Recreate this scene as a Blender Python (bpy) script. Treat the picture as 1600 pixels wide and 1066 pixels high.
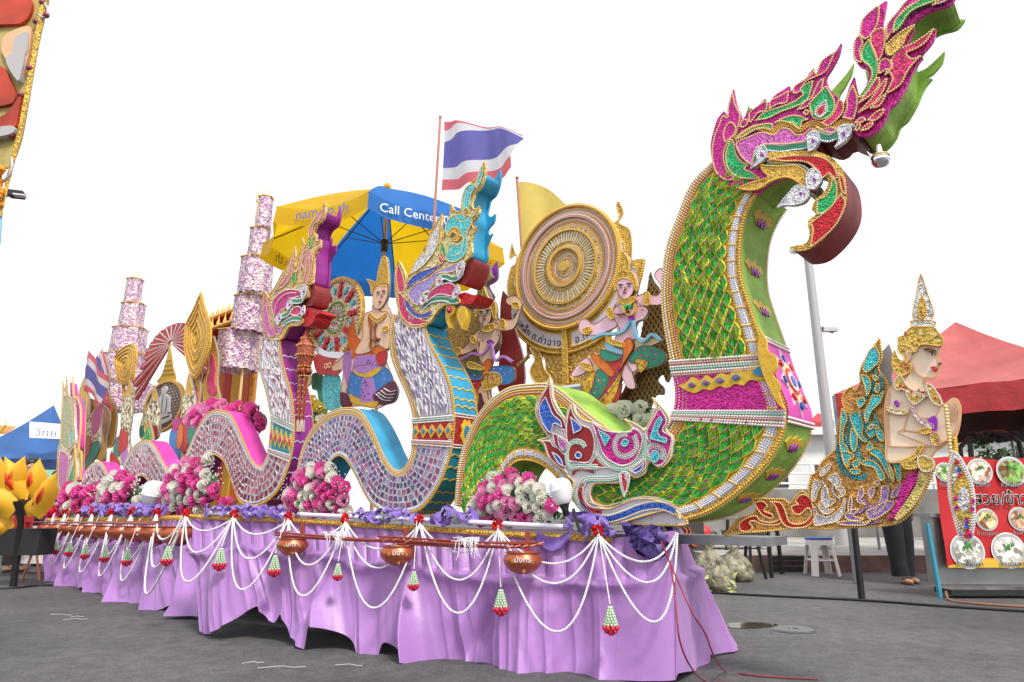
import bpy, math, random
import numpy as np
from mathutils import Vector, Matrix
from mathutils.geometry import tessellate_polygon
random.seed(7)
PI = math.pi
for o in list(bpy.data.objects): bpy.data.objects.remove(o)
SC = bpy.context.scene
COL = SC.collection
# ---------------------------------------------------------------- camera
H = 0.85; TILT = math.radians(14.0); FPX = 1067.0
cam = bpy.data.cameras.new('camera'); cam.lens = 24.0; cam.sensor_width = 36; cam.clip_end = 900; cam.clip_start = .05
co = bpy.data.objects.new('camera', cam); COL.objects.link(co)
co.location = (0, 0, H); co.rotation_euler = (PI/2 + TILT, 0, 0); SC.camera = co
cam.dof.use_dof = True; cam.dof.focus_distance = 4.3; cam.dof.aperture_fstop = 5.6
# ---------------------------------------------------------------- world: bright thin overcast
SUN_EL, SUN_AZ = math.radians(52), math.radians(150)
W = bpy.data.worlds.new('World'); SC.world = W; W.use_nodes = True
nt = W.node_tree; nt.nodes.clear()
wo = nt.nodes.new('ShaderNodeOutputWorld'); b1 = nt.nodes.new('ShaderNodeBackground'); b2 = nt.nodes.new('ShaderNodeBackground')
mx = nt.nodes.new('ShaderNodeMixShader'); sk = nt.nodes.new('ShaderNodeTexSky'); sk.sky_type = 'NISHITA'; sk.sun_disc = False
sk.sun_elevation = SUN_EL; sk.sun_rotation = SUN_AZ; sk.dust_density = 3
nt.links.new(sk.outputs[0], b1.inputs[0]); b1.inputs[1].default_value = .13
tc = nt.nodes.new('ShaderNodeTexCoord'); nz = nt.nodes.new('ShaderNodeTexNoise'); nz.inputs['Scale'].default_value = 1.4; nz.inputs['Detail'].default_value = 4
rp = nt.nodes.new('ShaderNodeValToRGB'); rp.color_ramp.elements[0].position = .30; rp.color_ramp.elements[0].color = (.58, .65, .70, 1)
rp.color_ramp.elements[1].position = .47; rp.color_ramp.elements[1].color = (1, 1, 1, 1)
nt.links.new(tc.outputs['Generated'], nz.inputs['Vector']); nt.links.new(nz.outputs[0], rp.inputs[0]); nt.links.new(rp.outputs[0], b2.inputs[0])
b2.inputs[1].default_value = .78
mx.inputs[0].default_value = .85
nt.links.new(b1.outputs[0], mx.inputs[1]); nt.links.new(b2.outputs[0], mx.inputs[2]); nt.links.new(mx.outputs[0], wo.inputs[0])
sl = bpy.data.lights.new('sun', 'SUN'); sl.energy = 1.9; sl.angle = math.radians(11); sl.color = (1, .96, .9)
so = bpy.data.objects.new('sun', sl); COL.objects.link(so)
# the sun stands behind and to the right of the camera
sd = Vector((math.sin(SUN_AZ)*math.cos(SUN_EL), math.cos(SUN_AZ)*math.cos(SUN_EL), math.sin(SUN_EL)))
so.rotation_euler = sd.to_track_quat('Z', 'Y').to_euler()
vs = SC.view_settings; vs.view_transform = 'Standard'; vs.look = 'None'; vs.gamma = 1; vs.exposure = .82
vs.use_curve_mapping = False
# ---------------------------------------------------------------- materials
_M = {}
def new_mat(n):
    m = bpy.data.materials.new(n); m.use_nodes = True; return m, m.node_tree, m.node_tree.nodes['Principled BSDF']
def mat(n, col, rough=.6, metal=0., var=.0, vs=40., bump=0., bs=60., kind='noise', emit=None, trans=0., spec=.5, sheen=0., var2=None, alpha=None, dist=.004):
    """colour with mottling (var) and fine relief (bump); kind noise / voronoi"""
    if n in _M: return _M[n]
    m, t, p = new_mat(n); N = t.nodes; L = t.links
    p.inputs['Roughness'].default_value = rough; p.inputs['Metallic'].default_value = metal
    p.inputs['Specular IOR Level'].default_value = spec
    c = (*col, 1); p.inputs['Base Color'].default_value = c
    if trans: p.inputs['Transmission Weight'].default_value = trans
    if sheen: p.inputs['Sheen Weight'].default_value = sheen
    if emit: p.inputs['Emission Color'].default_value = (*emit[:3], 1); p.inputs['Emission Strength'].default_value = emit[3]
    if alpha: p.inputs['Alpha'].default_value = alpha
    tc = N.new('ShaderNodeTexCoord')
    if var:
        if kind == 'voronoi':
            v = N.new('ShaderNodeTexVoronoi'); v.inputs['Scale'].default_value = vs; src = v.outputs['Color']
            sx = N.new('ShaderNodeSeparateColor'); L.new(src, sx.inputs[0]); src = sx.outputs[0]
        else:
            v = N.new('ShaderNodeTexNoise'); v.inputs['Scale'].default_value = vs; v.inputs['Detail'].default_value = 5; src = v.outputs[0]
        L.new(tc.outputs['Object'], v.inputs['Vector'])
        r = N.new('ShaderNodeValToRGB'); L.new(src, r.inputs[0])
        lo = [x*(1-var) for x in col]; hi = [min(1, x*(1+var)) for x in (var2 or col)]
        e = r.color_ramp.elements
        e[0].position, e[1].position = (.1, .9) if kind == 'voronoi' else (.3, .7)
        e[0].color = (*lo, 1); e[1].color = (*hi, 1); L.new(r.outputs[0], p.inputs['Base Color'])
    if bump:
        if kind == 'voronoi':
            w = N.new('ShaderNodeTexVoronoi'); w.inputs['Scale'].default_value = bs; h = w.outputs['Distance']
        else:
            w = N.new('ShaderNodeTexNoise'); w.inputs['Scale'].default_value = bs; w.inputs['Detail'].default_value = 4; h = w.outputs[0]
        L.new(tc.outputs['Object'], w.inputs['Vector'])
        b = N.new('ShaderNodeBump'); b.inputs['Strength'].default_value = bump; b.inputs['Distance'].default_value = dist
        L.new(h, b.inputs['Height']); L.new(b.outputs[0], p.inputs['Normal'])
    _M[n] = m; return m
def foil(n, col, s=110):   # crinkled metallic foil snippets
    return mat(n, col, .33, .35, var=.45, vs=s, bump=.9, bs=s*.8, kind='voronoi', dist=.006)
def seq(n, col, s=70):     # sequins / glitter mosaic
    return mat(n, col, .25, .45, var=.55, vs=s*1.6, bump=1., bs=s*1.6, kind='voronoi', dist=.004)
GOLD = mat('gold_bead', (.78, .47, .10), .38, .35)
GOLDL = mat('pale_gold_bead', (.82, .60, .28), .35, .3)
GOLDB = mat('gold_beadwork', (.70, .42, .07), .45, .2, var=.45, vs=120, bump=1., bs=120, kind='voronoi', dist=.006)
PEARL = mat('pearl_bead', (.78, .70, .66), .25, .1)
SILV = mat('silver_bead', (.74, .74, .82), .2, .35)
ROSEB = mat('rose_bead', (.62, .32, .28), .35, .2)
MINTB = mat('mint_bead', (.35, .62, .50), .3, .1)
MAG = foil('magenta_foil', (.58, .02, .26)); GRN = foil('green_foil', (.03, .42, .13)); RED = foil('red_foil', (.62, .02, .03))
PINK = seq('pink_beadwork', (.72, .14, .48)); BLUE = seq('blue_glitter', (.04, .13, .55)); TURQ = seq('turquoise_sequins', (.10, .58, .62))
PURP = foil('purple_foil', (.32, .03, .42)); LILAC = seq('lilac_beadwork', (.40, .30, .70)); CYAN = seq('cyan_glitter', (.06, .50, .62))
WHB = seq('white_beadwork', (.78, .74, .74)); REDG = seq('red_glitter', (.50, .03, .05)); VIO = foil('violet_foil', (.45, .25, .60))
SALM = seq('salmon_beadwork', (.68, .26, .28)); COR = seq('coral_beadwork', (.72, .04, .16)); MAR = mat('maroon_cloth', (.22, .018, .02), .6, var=.25, vs=6, bump=.3, bs=25)
GCLOTH = mat('leaf_green_cloth', (.27, .46, .07), .7, var=.38, vs=5, bump=.7, bs=9, dist=.02)
DKGOLD = mat('antique_gold', (.36, .20, .04), .45, .4, var=.5, vs=90, bump=1, bs=90, kind='voronoi')
MUST = mat('mustard_board', (.72, .43, .03), .55, var=.2, vs=60, bump=.3, bs=150)
PINKC = mat('hot_pink_cloth', (.62, .05, .36), .55, var=.2, vs=5, bump=.3, bs=15, dist=.01)
MAGC = mat('plum_cloth', (.28, .02, .24), .55, var=.2, vs=5, bump=.3, bs=15, dist=.01)
BLUC = mat('azure_cloth', (.03, .30, .52), .5, var=.25, vs=5, bump=.3, bs=15, dist=.01)
BLK = mat('black_paint', (.012, .012, .012), .5); WHT = mat('white_paint', (.78, .78, .76), .5)
DARK = mat('dark_hollow', (.02, .015, .012), .8)
# ---------------------------------------------------------------- frames: vertical planes the float's boards stand in
def ray(u, v):
    r = (u-800)/FPX; q = (533-v)/FPX
    return r, math.cos(TILT)-math.sin(TILT)*q, math.sin(TILT)+math.cos(TILT)*q
class Frame:
    def __init__(s, ox, oy, deg):
        s.o = (ox, oy); s.a = math.radians(deg); s.d = (math.cos(s.a), math.sin(s.a)); s.n = (-s.d[1], s.d[0])
    def P(s, u, v, w=0.):
        r = ray(u, v); t = (w + s.o[0]*s.n[0] + s.o[1]*s.n[1])/(r[0]*s.n[0]+r[1]*s.n[1])
        x, y = t*r[0]-s.o[0], t*r[1]-s.o[1]
        return x*s.d[0]+y*s.d[1], H + t*r[2]
    def world(s, x, y, z):
        return Vector((s.o[0]+x*s.d[0]+y*s.n[0], s.o[1]+x*s.d[1]+y*s.n[1], z))
FL = Frame(.592, 4.2, -41)      # the three naga boards
WD = Frame(0, 0, 0)
def ground(u, v, z=0.):
    r = ray(u, v); t = (z-H)/r[2]; return Vector((t*r[0], t*r[1], z))
def at(u, v, y):
    r = ray(u, v); t = y/r[1]; return Vector((t*r[0], y, H+t*r[2]))
_base = {}
def props(o, label=None, cat=None, group=None, kind=None):
    if label: o['label'] = label
    if cat: o['category'] = cat
    if group: o['group'] = group
    if kind: o['kind'] = kind
    return o
def thing(name, label, cat, fr=WD, loc=(0, 0, 0), group=None):
    o = bpy.data.objects.new(name, None); COL.objects.link(o); o.empty_display_size = .1
    o.location = fr.world(*loc); o.rotation_euler = (0, 0, fr.a); _base[o.name] = Vector(loc)
    return props(o, label, cat, group)
class MB:
    def __init__(s): s.v = []; s.f = []; s.m = []
    def add(s, vs, fs, mi=0):
        k = len(s.v); s.v.extend([tuple(p) for p in vs]); s.f.extend([tuple(i+k for i in f) for f in fs]); s.m.extend([mi]*len(fs)); return s
    def poly(s, pts, y0, y1=None, mi=0, ms=None):
        """extruded outline; pts are (x,z) on the plane, y0 front, y1 back"""
        n = len(pts); ms = mi if ms is None else ms
        tri = tessellate_polygon([[Vector((p[0], p[1], 0)) for p in pts]])
        ar = sum(pts[i-1][0]*pts[i][1]-pts[i][0]*pts[i-1][1] for i in range(n))
        tf = []
        for a, b, c in tri:
            cr = (pts[b][0]-pts[a][0])*(pts[c][1]-pts[a][1])-(pts[b][1]-pts[a][1])*(pts[c][0]-pts[a][0])
            tf.append((a, b, c) if cr > 0 else (a, c, b))
        s.add([(p[0], y0, p[1]) for p in pts], tf, mi)
        if y1 is not None:
            s.add([(p[0], y1, p[1]) for p in pts], [f[::-1] for f in tf], mi)
            vs = [(p[0], y0, p[1]) for p in pts]+[(p[0], y1, p[1]) for p in pts]
            fs = [((i, i+n, (i+1) % n+n, (i+1) % n) if ar > 0 else (i, (i+1) % n, (i+1) % n+n, i+n)) for i in range(n)]
            s.add(vs, fs, ms)
        return s
    def grid(s, rows, mi=0, closed=False, flip=False):
        R, C = len(rows), len(rows[0]); vs = [p for r in rows for p in r]; fs = []
        for i in range(R-1):
            for j in range(C if closed else C-1):
                j2 = (j+1) % C; q = (i*C+j, i*C+j2, (i+1)*C+j2, (i+1)*C+j)
                fs.append(q[::-1] if flip else q)
        return s.add(vs, fs, mi)
    def box(s, c, d, mi=0, rot=0.):
        x, y, z = c; a, b, e = d[0]/2, d[1]/2, d[2]/2; ca, sa = math.cos(rot), math.sin(rot)
        vs = []
        for k in (-e, e):
            for px, py in ((-a, -b), (a, -b), (a, b), (-a, b)): vs.append((x+px*ca-py*sa, y+px*sa+py*ca, z+k))
        return s.add(vs, [(3, 2, 1, 0), (4, 5, 6, 7), (0, 1, 5, 4), (1, 2, 6, 5), (2, 3, 7, 6), (3, 0, 4, 7)], mi)
    def tube(s, path, r, n=8, mi=0, cap=True):
        path = [Vector(p) for p in path]; rows = []; K = len(path)
        rs = r if isinstance(r, (list, tuple)) else [r]*K
        up = Vector((0, 0, 1)); prev = None
        for i, p in enumerate(path):
            t = (path[min(i+1, K-1)]-path[max(i-1, 0)])
            t = t.normalized() if t.length > 1e-9 else Vector((0, 0, 1))
            if prev is None:
                a = t.cross(up)
                if a.length < .1: a = t.cross(Vector((1, 0, 0)))
            else: a = prev - t*prev.dot(t)
            a.normalize(); prev = a; b = t.cross(a)
            rows.append([p+a*(math.cos(2*PI*j/n)*rs[i])+b*(math.sin(2*PI*j/n)*rs[i]) for j in range(n)])
        s.grid(rows, mi, True)
        if cap:
            s.add(rows[0], [tuple(range(n))], mi); s.add(rows[-1], [tuple(range(n))[::-1]], mi)
        return s
    def lathe(s, c, prof, n=20, mi=0, axis='z', cap=True):
        rows = []
        for r, h in prof:
            row = []
            for j in range(n):
                a = 2*PI*j/n; x, y = r*math.cos(a), r*math.sin(a)
                row.append((c[0]+x, c[1]+y, c[2]+h) if axis == 'z' else (c[0]+x, c[1]+h, c[2]+y))
            rows.append(row)
        s.grid(rows, mi, True, flip=(axis == 'y'))
        return s
    def ell(s, c, r, n=8, k=6, mi=0):
        rx, ry, rz = r if isinstance(r, tuple) else (r, r, r)
        rows = []
        for i in range(k+1):
            a = PI*i/k-PI/2; q = max(math.cos(a), .02)
            rows.append([(c[0]+rx*q*math.cos(2*PI*j/n), c[1]+ry*q*math.sin(2*PI*j/n), c[2]+rz*math.sin(a)) for j in range(n)])
        return s.grid(rows, mi, True)
def mesh(name, mb, mats, smooth=False, off=(0, 0, 0)):
    me = bpy.data.meshes.new(name); ox, oy, oz = off
    me.from_pydata([(p[0]-ox, p[1]-oy, p[2]-oz) for p in mb.v], [], mb.f)
    for m in (mats if isinstance(mats, (list, tuple)) else [mats]): me.materials.append(m)
    me.polygons.foreach_set('material_index', mb.m)
    if smooth: me.polygons.foreach_set('use_smooth', [True]*len(mb.f))
    me.update(); return me
def part(name, mb, mats, parent, smooth=False, label=None, kind=None):
    """one mesh object in the parent's frame; mb is in frame coordinates"""
    if not mb.f: return None
    b = _base[parent.name]
    o = bpy.data.objects.new(name, mesh(name, mb, mats, smooth, b)); COL.objects.link(o); o.parent = parent
    _base[o.name] = b
    return props(o, label, kind=kind)
def solo(name, mb, mats, label, cat, fr=WD, loc=(0, 0, 0), group=None, smooth=False, kind=None):
    o = bpy.data.objects.new(name, mesh(name, mb, mats, smooth, loc)); COL.objects.link(o)
    o.location = fr.world(*loc); o.rotation_euler = (0, 0, fr.a); _base[o.name] = Vector(loc)
    return props(o, label, cat, group, kind)
# ---------------------------------------------------------------- outlines written as "x,y x,y*" (star = sharp corner)
def Q(txt, x0=0., y0=0., k=1.):
    out = []
    for w in txt.split():
        c = w.endswith('*'); a, b = w.rstrip('*').split(','); out.append((x0+float(a)/k, y0+float(b)/k, c))
    return out
def spline(q, closed=True, step=5):
    n = len(q)
    if n < 3: return [(a[0], a[1]) for a in q]
    out = []; rng = range(n if closed else n-1)
    for i in rng:
        p1, p2 = q[i], q[(i+1) % n]; p0 = q[i-1] if (closed or i > 0) else p1; p3 = q[(i+2) % n] if (closed or i+2 < n) else p2
        if len(p1) > 2 and p1[2]: p0 = p1
        if len(p2) > 2 and p2[2]: p3 = p2
        for j in range(step):
            t = j/step; t2, t3 = t*t, t*t*t
            out.append(tuple(.5*(2*p1[c]+(p2[c]-p0[c])*t+(2*p0[c]-5*p1[c]+4*p2[c]-p3[c])*t2+(3*p1[c]-p0[c]-3*p2[c]+p3[c])*t3) for c in (0, 1)))
    if not closed: out.append((q[-1][0], q[-1][1]))
    return out
def onp(q, w=0., fr=FL, closed=True, step=4):
    return [fr.P(a, b, w) for a, b in spline(q, closed, step)]
def resample(pts, d, closed=False):
    pts = [Vector((p[0], p[1])) for p in pts]
    if closed: pts = pts+[pts[0]]
    out = []; acc = 0.; nxt = 0.
    for a, b in zip(pts, pts[1:]):
        l = (b-a).length
        while nxt <= acc+l and l > 1e-9:
            out.append(a.lerp(b, (nxt-acc)/l)); nxt += d
        acc += l
    return out
_beads = {}
def beads(parent, m, pts, y, r):
    _beads.setdefault((parent.name, m.name, parent), []).extend([(p[0], y, p[1], r) for p in pts])
_bt = [(math.cos(a*PI/3), 0., math.sin(a*PI/3)) for a in range(6)]+[(.72*math.cos(a*PI/3), -.62, .72*math.sin(a*PI/3)) for a in range(6)]+[(0, -.95, 0)]
_bf = [(a, (a+1) % 6, (a+1) % 6+6, a+6) for a in range(6)]+[(a+6, (a+1) % 6+6, 12) for a in range(6)]
def flush_beads(name='bead_trim'):
    for (pn, mn, par), L in _beads.items():
        mb = MB(); V = []; F = []
        for i, (x, y, z, r) in enumerate(L):
            V.extend([(x+r*a, y+r*b, z+r*c) for a, b, c in _bt]); k = 13*i; F.extend([tuple(q+k for q in f) for f in _bf])
        mb.v = V; mb.f = F; mb.m = [0]*len(F)
        p = par
        if p.parent and p.parent.parent: p = p.parent
        part(name, mb, bpy.data.materials[mn], p, True, kind='stuff')
    _beads.clear()
_lay = {}
def layer(parent):
    k = parent.name; _lay[k] = _lay.get(k, 0)+1; return .0006*_lay[k]
def inlay(parent, q, m, w=0., h=.004, bead=None, r=.007, sp=.014, name='foil_inlay', fr=FL, step=4, side=None):
    pts = onp(q, w, fr, True, step); y = w-h-layer(parent)
    mb = MB().poly(pts, y, w, 0, 0); o = part(name, mb, m, parent)
    if bead: beads(parent, bead, resample(pts, sp, True), y, r)
    return o
def offs(pts, o):
    out = []
    for i, p in enumerate(pts):
        a = pts[max(i-1, 0)]; b = pts[min(i+1, len(pts)-1)]; t = Vector((b[0]-a[0], b[1]-a[1]))
        t = t.normalized() if t.length > 1e-9 else Vector((1, 0)); out.append((p[0]-t.y*o, p[1]+t.x*o))
    return out
def strip(pts, o0, o1, y0, y1, mi=0, mb=None):
    """raised ribbon between two offsets of a line"""
    A, B = offs(pts, o0), offs(pts, o1); mb = mb or MB()
    mb.grid([[(a[0], y1, a[1]), (a[0], y0, a[1]), (b[0], y0, b[1]), (b[0], y1, b[1])] for a, b in zip(A, B)], mi, flip=(o0 > o1))
    return mb
def line(parent, q, wd, m, w=0., h=.002, name='painted_line', fr=FL, closed=False, step=4):
    pts = onp(q, w, fr, closed, step)
    if closed: pts = pts+[pts[0]]
    return part(name, strip(pts, -wd/2, wd/2, w-h-layer(parent), w), m, parent)
# a text as flat letters
def text_mesh(s, size, ext=.001, align='CENTER'):
    c = bpy.data.curves.new('lettering', 'FONT'); c.body = s; c.size = size; c.extrude = ext; c.align_x = align; c.resolution_u = 2
    o = bpy.data.objects.new('lettering', c); COL.objects.link(o)
    me = bpy.data.meshes.new_from_object(o.evaluated_get(bpy.context.evaluated_depsgraph_get())); bpy.data.objects.remove(o); bpy.data.curves.remove(c); return me
def lettering(parent, s, size, m, origin, xdir, ydir, ext=.001, name='lettering', align='CENTER'):
    """origin and directions in frame coordinates"""
    me = text_mesh(s, size, ext, align); me.materials.clear(); me.materials.append(m)
    o = bpy.data.objects.new(name, me); COL.objects.link(o); o.parent = parent
    x = Vector(xdir).normalized(); y = Vector(ydir); y = (y-x*y.dot(x)).normalized(); z = x.cross(y)
    b = _base[parent.name]; mt = Matrix((x, y, z)).transposed().to_4x4(); mt.translation = Vector(origin)-b
    o.matrix_local = mt; _base[o.name] = b; return o
# ================================================================ ground, float body, skirt
def asphalt():
    m, t, p = new_mat('asphalt'); N = t.nodes; L = t.links
    tc = N.new('ShaderNodeTexCoord')
    def nz(s, d=6, r=.6):
        n = N.new('ShaderNodeTexNoise'); n.inputs['Scale'].default_value = s; n.inputs['Detail'].default_value = d; n.inputs['Roughness'].default_value = r
        L.new(tc.outputs['Object'], n.inputs['Vector']); return n.outputs[0]
    a, b, c = nz(.6, 5), nz(62, 8, .85), nz(9, 8, .8)
    r1 = N.new('ShaderNodeValToRGB'); r1.color_ramp.elements[0].color = (.070, .069, .073, 1); r1.color_ramp.elements[1].color = (.122, .119, .120, 1)
    r1.color_ramp.elements[0].position = .36; r1.color_ramp.elements[1].position = .64; L.new(a, r1.inputs[0])
    r2 = N.new('ShaderNodeValToRGB'); r2.color_ramp.elements[0].color = (.45, .45, .45, 1); r2.color_ramp.elements[1].color = (1.5, 1.48, 1.44, 1)
    r2.color_ramp.elements[0].position = .36; r2.color_ramp.elements[1].position = .64; L.new(b, r2.inputs[0])
    r3 = N.new('ShaderNodeValToRGB'); r3.color_ramp.elements[0].color = (.60, .60, .60, 1); r3.color_ramp.elements[1].color = (1.12, 1.12, 1.1, 1)
    r3.color_ramp.elements[0].position = .35; r3.color_ramp.elements[1].position = .6; L.new(c, r3.inputs[0])
    x1 = N.new('ShaderNodeMix'); x1.data_type = 'RGBA'; x1.blend_type = 'MULTIPLY'; x1.inputs[0].default_value = 1
    x2 = N.new('ShaderNodeMix'); x2.data_type = 'RGBA'; x2.blend_type = 'MULTIPLY'; x2.inputs[0].default_value = 1
    L.new(r1.outputs[0], x1.inputs[6]); L.new(r2.outputs[0], x1.inputs[7]); L.new(x1.outputs[2], x2.inputs[6]); L.new(r3.outputs[0], x2.inputs[7])
    L.new(x2.outputs[2], p.inputs['Base Color']); p.inputs['Roughness'].default_value = .78
    bp = N.new('ShaderNodeBump'); bp.inputs['Strength'].default_value = .55; bp.inputs['Distance'].default_value = .006
    L.new(b, bp.inputs['Height']); L.new(bp.outputs[0], p.inputs['Normal']); return m
CONC = mat('pavement_concrete', (.34, .32, .29), .85, var=.22, vs=2.2, bump=.3, bs=60)
CONCD = mat('weathered_concrete', (.20, .19, .18), .9, var=.3, vs=1.6, bump=.4, bs=40)
gb = MB()
gb.add([(-300, -30, 0), (300, -30, 0), (300, 500, 0), (-300, 500, 0)], [(0, 1, 2, 3)])
solo('ground', gb, asphalt(), None, None, kind='structure')

def onplan(u, v, a, b):
    """where the sight line of a photo point meets the upright plane over plan line a-b"""
    dx, dy = b[0]-a[0], b[1]-a[1]; n = (-dy, dx); r = ray(u, v); t = (a[0]*n[0]+a[1]*n[1])/(r[0]*n[0]+r[1]*n[1])
    return Vector((t*r[0], t*r[1], H+t*r[2]))
TF = ((.903, 3.9), (-2.53, 5.6)); HF = ((.82, 3.72), (-2.25, 5.15))
TL = ((-2.65, 6.25), (-6.1, 9.6)); HL = ((-2.72, 6.02), (-6.2, 9.4))
TE = ((.903, 3.9), (1.1, 4.6)); HE = ((.82, 3.72), (1.46, 4.82))
LIL = mat('lilac_satin', (.37, .175, .47), .42, var=.07, vs=3, bump=.25, bs=7, dist=.025, sheen=.15)
PURR = mat('purple_satin', (.23, .13, .50), .4, var=.12, vs=5, sheen=.4)
def g0(t, s): return min(1, max(0, (t-s+.03)/.06))
def skirt_sheet(name, top, hem, TT, HH, amp, par, seed, seam=.34):
    """gathered cloth hung between the deck edge and a wandering hem"""
    N = 640; R = 44; rnd = random.Random(seed)
    tp = [onplan(u, v, *TT) for u, v in top]; hem = spline([(u, v) for u, v in hem], False, 6); hp = [onplan(u, v, *HH) for u, v in hem]
    def walk(P, n):
        # order by distance along the plan line, resample evenly in plan
        acc = [0.]
        for a, b in zip(P, P[1:]): acc.append(acc[-1]+max((b.xy-a.xy).length, 1e-4))
        out = []
        for i in range(n+1):
            d = acc[-1]*i/n; j = 0
            while j < len(P)-2 and acc[j+1] < d: j += 1
            out.append(P[j].lerp(P[j+1], min(1, (d-acc[j])/(acc[j+1]-acc[j]))))
        return out, acc[-1]
    T_, LT = walk(tp, N); H_, LH = walk(hp, N)
    for _ in range(3): H_ = [H_[0]]+[(H_[i-1]+H_[i]*2+H_[i+1])/4 for i in range(1, N)]+[H_[-1]]
    dx, dy = HH[1][0]-HH[0][0], HH[1][1]-HH[0][1]; l = math.hypot(dx, dy); nrm = Vector((dy/l, -dx/l, 0))
    c = Vector(((TT[0][0]+TT[1][0])/2, (TT[0][1]+TT[1][1])/2, 0))
    if nrm.dot(Vector((0, 0, 0))-c) < 0: nrm = -nrm
    if par == 'E': nrm = Vector((.95, -.3, 0))
    big = [rnd.uniform(0, 6.28) for _ in range(8)]
    wob = [rnd.uniform(-.5, .5) for _ in range(60)]
    rows = []
    for k in range(R+1):
        t = k/R; row = []
        for i in range(N+1):
            x = i/N*LT
            wx = x*9.5+.8*math.sin(x*3.1+big[0])+wob[int(x*7) % 60]*0
            f1 = abs(math.sin(wx+big[1]+.35*math.sin(t*2.5+x*2))) ** .8
            f2 = math.sin(x*4.3+big[2]+.6*math.sin(x*1.9+big[3])+t*.5)
            f3 = math.sin(x*31+big[4]+1.3*math.sin(x*7.7+big[5]))
            f4 = math.sin(x*71+2*math.sin(x*13+big[6]))
            up = max(0, 1-t/seam) if t < seam else 0
            pl = (x*8.2+.3*math.sin(x*2.7+big[0])) % 1.; top_ = .046*(1-(2*min(pl, 1-pl))**.45)      # stitched pleats of the upper band
            q = -top_*(1-g0(t, seam))*(.5+.5*min(1, t*9))+.004*f4*(1-t)
            g = max(0, t-seam)/(1-seam)
            cone = 1-abs(math.sin(x*3.35+big[2]+.5*math.sin(x*1.3+big[3])))                       # long folds that widen downwards
            cone2 = 1-abs(math.sin(x*7.9+big[1]+1.1*math.sin(x*2.1+big[5])))
            q += amp*1.5*(g**.75)*(cone**1.6-.35)+amp*.75*(g**.6)*(cone2**1.8-.3)*(1-.35*g)
            q += amp*.5*g*math.sin(x*5.1+4.5*t+big[4])*math.sin(x*2.2+big[6])
            q -= .05*amp/.09*math.exp(-((((x*.9+t*.55+big[7]) % 1.25)-.5)/.07)**2)*math.sin(PI*g)          # slanting drag folds
            q += .030*math.exp(-((t-seam)/.05)**2)*(t >= seam)+.012*(t > seam)
            cone3 = 1-abs(math.sin(x*19+big[5]+1.6*math.sin(x*3.3+big[2])+.5*t))
            q += .034*(cone3**2.2-.25)*min(1, g*3)*(1-.45*g)*(.5+.5*math.sin(x*2.9+big[6]))
            q += .006*math.sin(9*t+x*24+2*math.sin(x*9+t*4))*g
            if par == 'M': q *= min(1, (N-i)/N*9)
            if par == 'E': q *= min(1, i/N*4)
            P = T_[i].lerp(H_[i], t)
            P = P+nrm*q; row.append(P)
        rows.append(row)
    return MB().grid(rows)
pt = thing('parade_float', 'long parade float platform wrapped in gathered lilac satin, carrying the naga serpents', 'parade float', WD, (0, 4.8, 0))
topm = Q("298,805 380,807 463,812 602,821 700,827 810,834 960,841 1056,829")
hemm = Q("303,988 321,992 357,977 388,950 398,958 412,976 422,968 428,962 440,982 456,998 484,1012 489,1002 493,980 502,975 527,989 550,1009 558,1027 587,1028 592,1008 604,1006 625,1014 644,1025 658,1037 673,1037 682,1046 710,1050 741,1051 746,1060 801,1063 900,1063 1000,1064 1056,1063")
topl = Q("74,811 97,812 150,811 273,808 310,806"); heml = Q("67,896 78,915 97,925 114,927 129,916 135,922 143,934 162,939 185,941 203,949 221,945 239,955 258,945 272,928 282,956 306,964")
tope = Q("1056,829 1065,826"); heme = Q("1056,1063 1061,1052 1088,1048 1111,1041 1113,1024 1121,1022 1147,1009")
for n_, (a, b, TT, HH, am, p_, sd_) in enumerate(((topm, hemm, TF, HF, .115, 'M', 3), (topl, heml, TL, HL, .11, 'L', 5), (tope, heme, TE, HE, .045, 'E', 9))):
    A = [(x[0], x[1]) for x in a]; B = [(x[0], x[1]) for x in b]
    part('skirt', skirt_sheet('skirt', A, B, TT, HH, am, p_, sd_), LIL, pt, True)
# unseen far-side skirt of the same cloth, added to keep light from underneath
bs_ = [Vector(c) for c in ((1.12, 4.62, 0), (1.05, 5.45, 0), (-3.0, 8.48, 0), (-6.6, 11.7, 0), (-7.1, 10.9, 0), (-6.25, 9.75, 0))]; rows = [[], [], []]
for a, b in zip(bs_, bs_[1:]):
    n = max(4, int((b-a).length*14)); d = (b-a).normalized(); nn = Vector((-d.y, d.x, 0))*-1
    for j in range(n):
        p_ = a.lerp(b, j/n); k = .03*math.sin(j*1.7); rows[0].append(p_+Vector((0, 0, .70))); rows[1].append(p_+nn*k+Vector((0, 0, .35))); rows[2].append(p_+nn*k*2+Vector((0, 0, .03+.02*math.sin(j*.6))))
part('skirt', MB().grid(rows), LIL, pt, True)
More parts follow.
